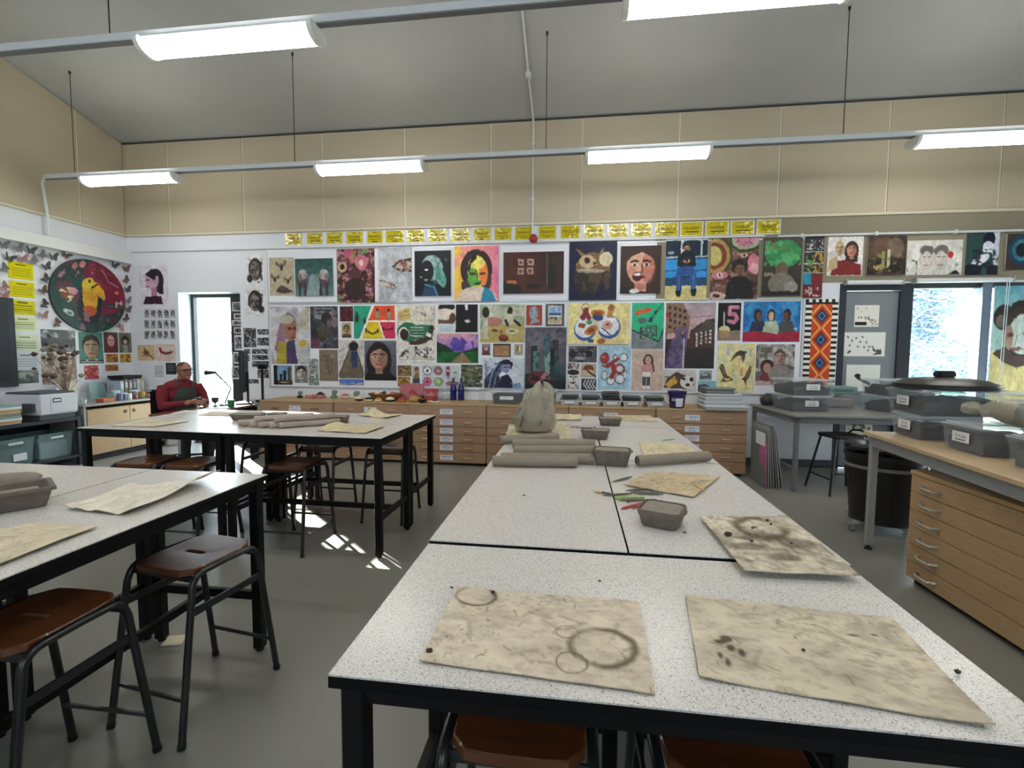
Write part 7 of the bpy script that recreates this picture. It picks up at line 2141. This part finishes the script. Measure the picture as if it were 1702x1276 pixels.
for k in range(8):
    a = rg.uniform(0, 6.28)
    b = MB().tube([(math.cos(a) * .02, math.sin(a) * .02, .02), (math.cos(a) * .05, math.sin(a) * .05, .2 + rg.uniform(0, .04))], [.004, .003], 6)
    o = b.obj('paint_brush', ('red', 'handle_brown', 'navy')[k % 3])
    o.location = (-6.22, 5.58, WZ)
    tag(o, ('red', 'brown', 'navy')[k % 3] + ' handled paint brush standing in the teal pot', 'brush', 'brushes in the teal pot, ' + ('red', 'brown', 'navy')[k % 3])
jar('rounded pale blue jar beside the brush pot', 5.72, -6.32, .08, .13, 'pale_blue')
jar('speckled jar with black and white pattern', 5.62, -6.11, .035, .10, 'mottle')
jar('short mottled purple jar at the worktop front', 5.69, -6.12, .035, .085, 'mottle', 'rail_white')
jar('white figured jar at the worktop front', 5.75, -6.10, .03, .09, 'rail_white', None)
jar('wide red jar of beads', 5.86, -6.14, .05, .11, 'clear_glass', 'rail_white', 'toy_red')
jar('jar of brown glaze between the two red jars', 5.97, -6.13, .04, .09, 'toy_mustard')
jar('glass jar of red and white pieces near the wall', 6.05, -6.12, .055, .10, 'clear_glass', None, 'toy_pink')
jar('large red jar of beads against the wall', 6.19, -6.22, .045, .12, 'clear_glass', 'rail_white', 'toy_red')
for i, (y, w, h, k, lab) in enumerate(((5.86, .05, .25, 'pale_blue', 'pale blue folder standing on the worktop'), (5.925, .05, .27, 'clay_pale', 'beige box file standing on the worktop'), (5.99, .055, .26, 'grey_top', 'light grey box file standing on the worktop'), (6.055, .05, .27, 'bench_grey', 'mid grey box file standing on the worktop'), (6.12, .05, .26, 'paper_white', 'white box file standing on the worktop'), (6.18, .045, .24, 'paper_cream', 'cream box file next to the back wall'))):
    t = thing('box_file', lab, 'file', (-6.44, y, WZ), 0, 'box files on the worktop')
    MB().box(-.12, .12, -w / 2, w / 2, 0, h).obj('cover', k, t, bev=.003)
    MB().box(.1201, .121, -w * .3, w * .3, h * .55, h * .85).obj('spine_label', 'label_white', t)
t = thing('letter_tray', 'black wire letter tray on top of the box files', 'tray', (-6.44, 6.02, WZ + .2705), .1)
MB().tray(.22, .30, 0, .24, .33, .05, .004).obj('tray_body', 'bin_black', t)
for i, (x, y, w, h, k, lab, nm) in enumerate(((-6.53, 5.32, .20, .26, 'paper_cream', 'cream card propped against the wall under the red poster', 'card'), (-6.50, 5.21, .12, .22, 'paper_white', 'white card propped beside the cream one', 'card'), (-6.53, 5.70, .24, .24, 'teal_pot', 'green grey picture board propped behind the jars', 'board'))):
    o = MB().obox((0, 0, h / 2 + .002), (.006, w, h), 0, 0, -.1).obj('propped_' + nm, k)
    o.location = (x, y, WZ)
    tag(o, lab, nm, 'boards propped on the worktop')

# ------------------------------------------------------------------ printer on its black stand
t = thing('printer_stand', 'black open stand under the white printer', 'stand', (-6.55, 4.15, 0))
for (x, y) in ((.02, .02), (.48, .02), (.02, .88), (.48, .88)):
    MB().box(x - .02, x + .02, y - .02, y + .02, 0, .56).obj('post', 'navy', t)
MB().box(0, .5, 0, .9, .56, .60).obj('top_shelf', 'navy', t, bev=.003)
MB().box(0, .5, 0, .9, .10, .13).obj('bottom_shelf', 'navy', t, bev=.003)
MB().box(.0, .012, .04, .86, .131, .559).obj('back_panel', 'navy', t)
PZ = .6005
t = thing('printer', 'large white office printer with a black display label', 'printer', (-6.545, 4.60, PZ))
MB().box(0, .50, 0, .43, .06, .30).obj('body', 'printer_white', t, bev=.015, seg=2)
MB().box(.03, .47, .02, .41, 0, .06).obj('paper_drawer', 'printer_grey', t, bev=.004)
MB().box(.02, .48, .02, .41, .3003, .322).obj('scanner_lid', 'printer_grey', t, bev=.006)
MB().box(.5001, .503, .12, .40, .09, .26).obj('side_door', 'printer_white', t, bev=.001)
MB().box(.5032, .505, .14, .23, .20, .25).obj('display_label', 'bin_black', t)
MB().box(.5052, .506, .148, .222, .213, .237).obj('display_text', 'label_white', t)
MB().box(.02, .30, -.12, 0, .10, .14).obj('output_tray', 'printer_white', t, bev=.004)
MB().box(.30, .45, -.03, -.0005, .10, .20).obj('slot_surround', 'printer_grey', t, bev=.004)
for i, (y, w, lab, k) in enumerate(((4.20, .38, 'clear teal crate with white handle and label under the printer stand', 1), (4.62, .38, 'clear teal crate of papers beside the labelled crate', 0))):
    t = thing('plastic_crate', lab, 'crate', (-6.30, y + w / 2, .1305), 0, 'crates under the printer')
    MB().tray(.34, w * .9, 0, .38, w, .30, .004, .016).obj('crate_body', 'plastic_teal', t)
    MB().box(.195, .206, -.07, .07, .235, .262).obj('handle', 'rail_white', t, bev=.004)
    MB().box(-.15, .15, -w * .4, w * .4, .006, .20).obj('contents', ('paper_white', 'bag_grey')[k], t, bev=.01)
    if k:
        MB().box(.1835, .185, -.02, .11, .05, .13).obj('paper_label', 'paper_white', t)
rg = random.Random(8)
z = PZ
for i in range(9):
    th = rg.choice((.02, .026, .03))
    k = ('paper_cream', 'wood_tool', 'paper_white', 'teal_pot', 'clay_pale')[i % 5]
    o = MB().obox((0, 0, th / 2), (.40 + rg.uniform(-.03, .03), .29, th), rg.uniform(-.04, .04)).obj('paper_ream', k, bev=.002)
    o.location = (-6.28, 4.30, z)
    tag(o, ['cream', 'tan', 'white', 'greenish', 'grey', 'second cream', 'second tan', 'second white', 'second greenish'][i] + ' bundle of paper in the pile beside the printer', 'paper', 'paper bundles beside the printer')
    z += th + .0005
t = thing('wood_chair', 'brown wooden chair back at the room\'s left edge', 'chair', (-5.92, 3.74, 0), .3)
MB().box(-.2, .2, -.2, .2, .43, .455).obj('seat', 'birch', t, bev=.006)
MB().box(-.2, .2, .185, .205, .55, .82).obj('backrest', 'birch', t, bev=.006)
for sx in (-1, 1):
    for sy in (-1, 1):
        MB().box(sx * .18 - .014, sx * .18 + .014, sy * .17 - .014, sy * .17 + .014, 0, .43).obj('leg', 'black_steel', t)
    MB().box(sx * .18 - .012, sx * .18 + .012, .165, .185, .455, .8).obj('back_post', 'black_steel', t)

# dried flowers in a vase behind the printer
t = thing('dried_flowers', 'big bunch of dried brown flower heads behind the printer', 'dried flowers', (-6.36, 5.155, WZ))
MB().lathe([(.04, 0), (.05, .01), (.055, .09), (.035, .15), (.04, .16), (.03, .15), (.001, .03)], n=18).obj('vase', 'handle_brown', t, smooth=True)
mat('dried', '5a4a40', .9, var=.35, vscale=30)
mat('dried_pale', '8a7866', .9, var=.3, vscale=30)
rg = random.Random(15)
for k in range(34):
    a, sp, hh = rg.uniform(0, 6.28), rg.uniform(.02, .26), rg.uniform(.25, .66)
    ex, ey = math.cos(a) * sp * .75, math.sin(a) * sp * 1.3 - .08
    ex = max(-.2, ex)
    st = MB().tube([(0, 0, .1), (ex * .4, ey * .4, .1 + hh * .45), (ex, ey, .1 + hh * .93)], [.003, .0025, .002], 5).obj('stem', 'dried_pale', t)
    r = rg.uniform(.018, .036)
    b = MB().ell((ex, ey, .1 + hh), (r, r, r * .8), 9, 6)
    b.v = [tuple(Vector((ex, ey, .1 + hh)) + (Vector(v) - Vector((ex, ey, .1 + hh))) * rg.uniform(.75, 1.2)) for v in b.v]
    b.obj('flower_head', 'dried' if rg.random() < .7 else 'dried_pale', st)

# ------------------------------------------------------------------ desk, computer, person
DZ = .72
t = thing('desk', 'thin brown topped desk with black frame at the glazed door', 'desk', (-4.60, 4.55, 0))
MB().box(0, .46, 0, 1.10, DZ - .025, DZ).obj('desktop', 'stool_wood', t, bev=.003)
for (x, y) in ((.03, .03), (.43, .03), (.03, 1.07), (.43, 1.07)):
    MB().box(x - .02, x + .02, y - .02, y + .02, 0, DZ - .0255).obj('leg', 'black_steel', t)
MB().box(.05, .41, .02, .04, DZ - .09, DZ - .0255).obj('frame_bar', 'black_steel', t)
MB().box(.05, .41, 1.06, 1.08, DZ - .09, DZ - .0255).obj('frame_bar', 'black_steel', t)
t = thing('desk', 'second desk carrying the monitor between the glazed door and the chests', 'desk', (-4.60, 5.66, 0))
MB().box(0, .46, 0, .60, DZ - .025, DZ).obj('desktop', 'grey_top', t, bev=.003)
for (x, y) in ((.03, .03), (.43, .03), (.03, .57), (.43, .57)):
    MB().box(x - .02, x + .02, y - .02, y + .02, 0, DZ - .0255).obj('leg', 'black_steel', t)
t = thing('monitor', 'tall black computer monitor seen from behind on its stand', 'monitor', (-4.33, 5.70, DZ), .5)
MB().box(-.02, .035, -.18, .18, .16, .70).obj('housing', 'bin_black', t, bev=.008)
MB().box(-.0225, -.0203, -.175, .175, .175, .685).obj('screen', 'navy', t)
MB().box(.035, .06, -.02, .02, .018, .42).obj('stand_arm', 'bin_black', t, bev=.003)
MB().box(-.08, .10, -.11, .11, 0, .018).obj('stand_base', 'bin_black', t, bev=.004)
t = thing('visualiser', 'black camera arm standing beside the monitor', 'camera arm', (-4.26, 5.98, DZ))
MB().box(-.06, .06, -.08, .08, 0, .03).obj('base', 'bin_black', t, bev=.004)
MB().box(-.012, .012, -.012, .012, .03, .52).obj('column', 'bin_black', t)
MB().box(-.05, .07, -.03, .03, .45, .52).obj('head', 'bin_black', t, bev=.006)
t = thing('desk_lamp', 'black angled lamp arm in front of the glazed door', 'lamp', (-4.45, 5.50, DZ))
MB().lathe([(.06, 0), (.06, .015), (.01, .022)], n=18).obj('base', 'bin_black', t, smooth=True)
MB().tube([(0, 0, .02), (.06, .04, .22), (-.14, .02, .42)], .008, 8).obj('arm', 'bin_black', t, smooth=True)
MB().tube([(-.13, .02, .42), (-.26, -.0, .415)], [.012, .03], 12).obj('lamp_head', 'bin_black', t, smooth=True)
t = thing('green_cup', 'bright green plastic cup on the desk', 'cup', (-4.22, 5.32, DZ))
MB().lathe([(.034, 0), (.042, .09), (.038, .09), (.031, .006), (.001, .005)], n=20).obj('cup_body', 'green_cup', t, smooth=True)
t = thing('goblet', 'dark stemmed cup on the desk in front of the glazed door', 'cup', (-4.47, 5.36, DZ))
MB().lathe([(.03, 0), (.03, .006), (.007, .012), (.007, .04), (.035, .06), (.04, .11), (.036, .11), (.001, .05)], n=18).obj('cup_body', 'apron', t, smooth=True)
for i, (x, y, rz, w, d, lab) in enumerate(((-4.36, 4.80, .3, .21, .29, 'white paper lying on the brown desk'), (-4.30, 5.12, -.2, .21, .29, 'white paper lying near the green cup'), (-4.40, 5.80, .1, .2, .26, 'white paper under the monitor side'))):
    o = MB().obox((0, 0, .001), (w, d, .002), rz).obj('loose_paper', 'paper_white')
    o.location = (x, y, DZ + .0002)
    tag(o, lab, 'paper', 'papers on the desks')

# chair
t = thing('office_chair', 'black office chair under the seated person', 'chair', (-4.98, 5.36, 0), -.35)
MB().extr(rrect(.46, .46, .1), .40, .455).obj('seat', 'bin_black', t, bev=.01)
MB().box(-.27, -.225, -.2, .2, .52, .92).obj('backrest', 'bin_black', t, bev=.02, seg=2)
MB().box(-.26, -.235, -.03, .03, .40, .60).box(-.25, 0, -.03, .03, .375, .398).obj('back_bracket', 'bin_black', t)
MB().cyl((0, 0, .09), (0, 0, .398), .025, n=12).obj('column', 'alu', t)
for k in range(5):
    a = k * 1.2566
    l = MB().tube([(0, 0, .085), (.26 * math.cos(a), .26 * math.sin(a), .062)], [.022, .014], 8).obj('star_leg', 'bin_black', t)
    MB().cyl((.26 * math.cos(a), .26 * math.sin(a) - .012, .026), (.26 * math.cos(a), .26 * math.sin(a) + .012, .026), .026, n=12).obj('castor', 'bin_black', l)

# person: one continuous body, facing +x locally
person = thing('person', 'seated person in a red jumper and dark apron with glasses', 'person', (-4.98, 5.36, 0), -.35)
b = MB()
b.ell((-.02, 0, .565), (.165, .19, .12))                    # pelvis
b.ell((.01, 0, .70), (.15, .18, .18))
b.ell((.05, 0, .86), (.145, .19, .17))                      # chest
b.ell((.06, 0, .97), (.115, .205, .09))                     # shoulders
b.tube([(.075, 0, 1.0), (.10, 0, 1.06), (.125, 0, 1.11)], [.075, .058, .055], 14)
HC = Vector((.155, 0, 1.165))
HM = Matrix.Rotation(math.radians(8), 3, 'Y')
b.ell(HC + Vector((-.012, 0, .022)), (.098, .078, .092), 20, 14)
b.ell(HC + Vector((.024, 0, -.03)), (.072, .064, .082), 18, 12)    # jaw and face
b.ell(HC + Vector((.075, 0, -.088)), (.026, .03, .022))            # chin
b.tube([HC + Vector((.083, 0, .012)), HC + Vector((.106, 0, -.022)), HC + Vector((.09, 0, -.03))], [.009, .014, .012], 8)   # nose
b.tube([HC + Vector((.084, -.04, .026)), HC + Vector((.092, 0, .03)), HC + Vector((.084, .04, .026))], [.010, .012, .010], 8)
for s in (-1, 1):
    b.ell(HC + Vector((-.01, s * .078, -.008)), (.018, .009, .030))
    b.tube([(.05, s * .185, .965), (.09, s * .235, .86), (.13, s * .25, .745)], [.072, .06, .052], 14)
    b.ell((.135, s * .25, .735), (.052, .05, .05))
    b.tube([(.13, s * .25, .735), (.27, s * .17, .765), (.40, s * .065, .79)], [.052, .042, .030], 14)
    b.ell((.425, s * .05, .795), (.045, .024, .036))        # palm
    for k in range(4):
        z = .822 - k * .017
        b.tube([(.445, s * .048, z), (.485, s * .040, z - .002), (.502, s * .015, z - .006), (.492, -s * .004, z - .01)], [.0095, .009, .0085, .0075], 8)
    b.tube([(.42, s * .035, .825), (.45, s * .012, .845), (.475, s * .004, .845)], [.011, .010, .008], 8)
    b.tube([(.0, s * .10, .545), (.22, s * .13, .55), (.42, s * .14, .53)], [.092, .08, .062], 14)
    b.tube([(.42, s * .14, .53), (.42, s * .15, .30), (.38, s * .15, .09)], [.062, .055, .042], 14)
    b.tube([(.33, s * .15, .045), (.42, s * .155, .045), (.52, s * .165, .032)], [.042, .045, .03], 12)
me = b.mesh('body', None)
tmp = bpy.data.objects.new('tmp', me)
COL.objects.link(tmp)
rm = tmp.modifiers.new('r', 'REMESH')
rm.mode = 'VOXEL'
rm.voxel_size = .0062
sm = tmp.modifiers.new('s', 'SMOOTH')
sm.iterations = 4
sm.factor = .5
bpy.context.view_layer.update()
me2 = bpy.data.meshes.new_from_object(tmp.evaluated_get(bpy.context.evaluated_depsgraph_get()))
bpy.data.objects.remove(tmp)
me2.name = 'body'
me2.materials.clear()
for k in ('red_knit', 'skin', 'trouser', 'hair_dark', 'toy_red', 'bin_black'):
    me2.materials.append(M_(k))
for p in me2.polygons:
    c = p.center
    i = 0
    if c.z > 1.055 and c.x > .0:
        i = 1
        q = c - HC
        if q.z > -.03 and q.x < .052 - max(0, (q.z - .045)) * .2 and (q.z > .058 or q.x < -.018):
            i = 3
        if q.x > .06 and abs(q.y) < .024 and -.062 < q.z < -.050:
            i = 4
        if q.x > .05 and .016 < abs(q.y) < .042 and -.002 < q.z < .010:
            i = 5
    elif c.x > .375 and c.z > .74:
        i = 1
    elif c.z < .10:
        i = 5
    elif c.z < .615:
        i = 2
    p.material_index = i
    p.use_smooth = True
link('body', me2, person)
# apron bib following the chest, straps, glasses
v, f = [], []
nu, nv = 12, 14
for j in range(nv + 1):
    z = .58 + (.96 - .58) * j / nv
    wd = .15 if z < .8 else .15 - .065 * (z - .8) / .16
    for i in range(nu + 1):
        y = wd * (2 * i / nu - 1)
        xs = []
        for (cx, cz, rx, ry, rz) in ((-.02, .565, .165, .19, .12), (.01, .70, .15, .18, .18), (.05, .86, .145, .19, .17), (.06, .97, .115, .205, .09)):
            q = 1 - (y / ry) ** 2 - ((z - cz) / rz) ** 2
            if q > 0:
                xs.append(cx + rx * math.sqrt(q))
        v.append((max(xs) + .012 if xs else .16, y, z))
for j in range(nv):
    for i in range(nu):
        a = j * (nu + 1) + i
        f.append((a, a + 1, a + nu + 2, a + nu + 1))
n0 = len(v)
v += [(p[0] + .006, p[1], p[2]) for p in v[:n0]]
fb = [tuple(reversed(q)) for q in f]
f = [tuple(i + n0 for i in q) for q in f] + fb
rim = [i for i in range(nu + 1)] + [j * (nu + 1) + nu for j in range(1, nv + 1)] + [nv * (nu + 1) + i for i in range(nu - 1, -1, -1)] + [j * (nu + 1) for j in range(nv - 1, 0, -1)]
f += [(rim[k], rim[(k + 1) % len(rim)], rim[(k + 1) % len(rim)] + n0, rim[k] + n0) for k in range(len(rim))]
MB().add(v, f).obj('apron', 'apron', person, smooth=True, ang=80)
for s in (-1, 1):
    MB().tube([(.175, s * .085, .955), (.15, s * .085, 1.02), (.09, s * .075, 1.065), (.02, s * .05, 1.06)], .010, 8, flat=.4).obj('apron_strap', 'apron', person, smooth=True)
g = MB()
for s in (-1, 1):
    pts = [HC + Vector((.098, s * (.034 + .026 * math.cos(a)), .004 + .019 * math.sin(a))) for a in np.linspace(0, 6.283, 15)[:-1]]
    g.tube(pts, .0035, 6, closed=True)
    g.tube([HC + Vector((.097, s * .06, .008)), HC + Vector((.03, s * .082, .012)), HC + Vector((-.012, s * .086, .006))], .003, 6)
g.tube([HC + Vector((.098, -.009, .008)), HC + Vector((.102, 0, .011)), HC + Vector((.098, .009, .008))], .003, 6)
g.obj('glasses', 'bin_black', person, smooth=True)
t = thing('camera', 'small black and silver device held in the person\'s hands', 'device', tuple(person.matrix_world @ Vector((0, 0, 0))), 0)
M = Matrix.Translation((-4.98, 5.36, 0)) @ Matrix.Rotation(-.35, 4, 'Z')
p = M @ Vector((.465, 0, .765))
place(t, p, -.35)
MB().box(-.018, .018, -.022, .022, -.02, .075).obj('body', 'bin_black', t, bev=.006)
MB().cyl((.0, 0, .075), (.0, 0, .088), .014, n=14).obj('dial', 'alu', t)
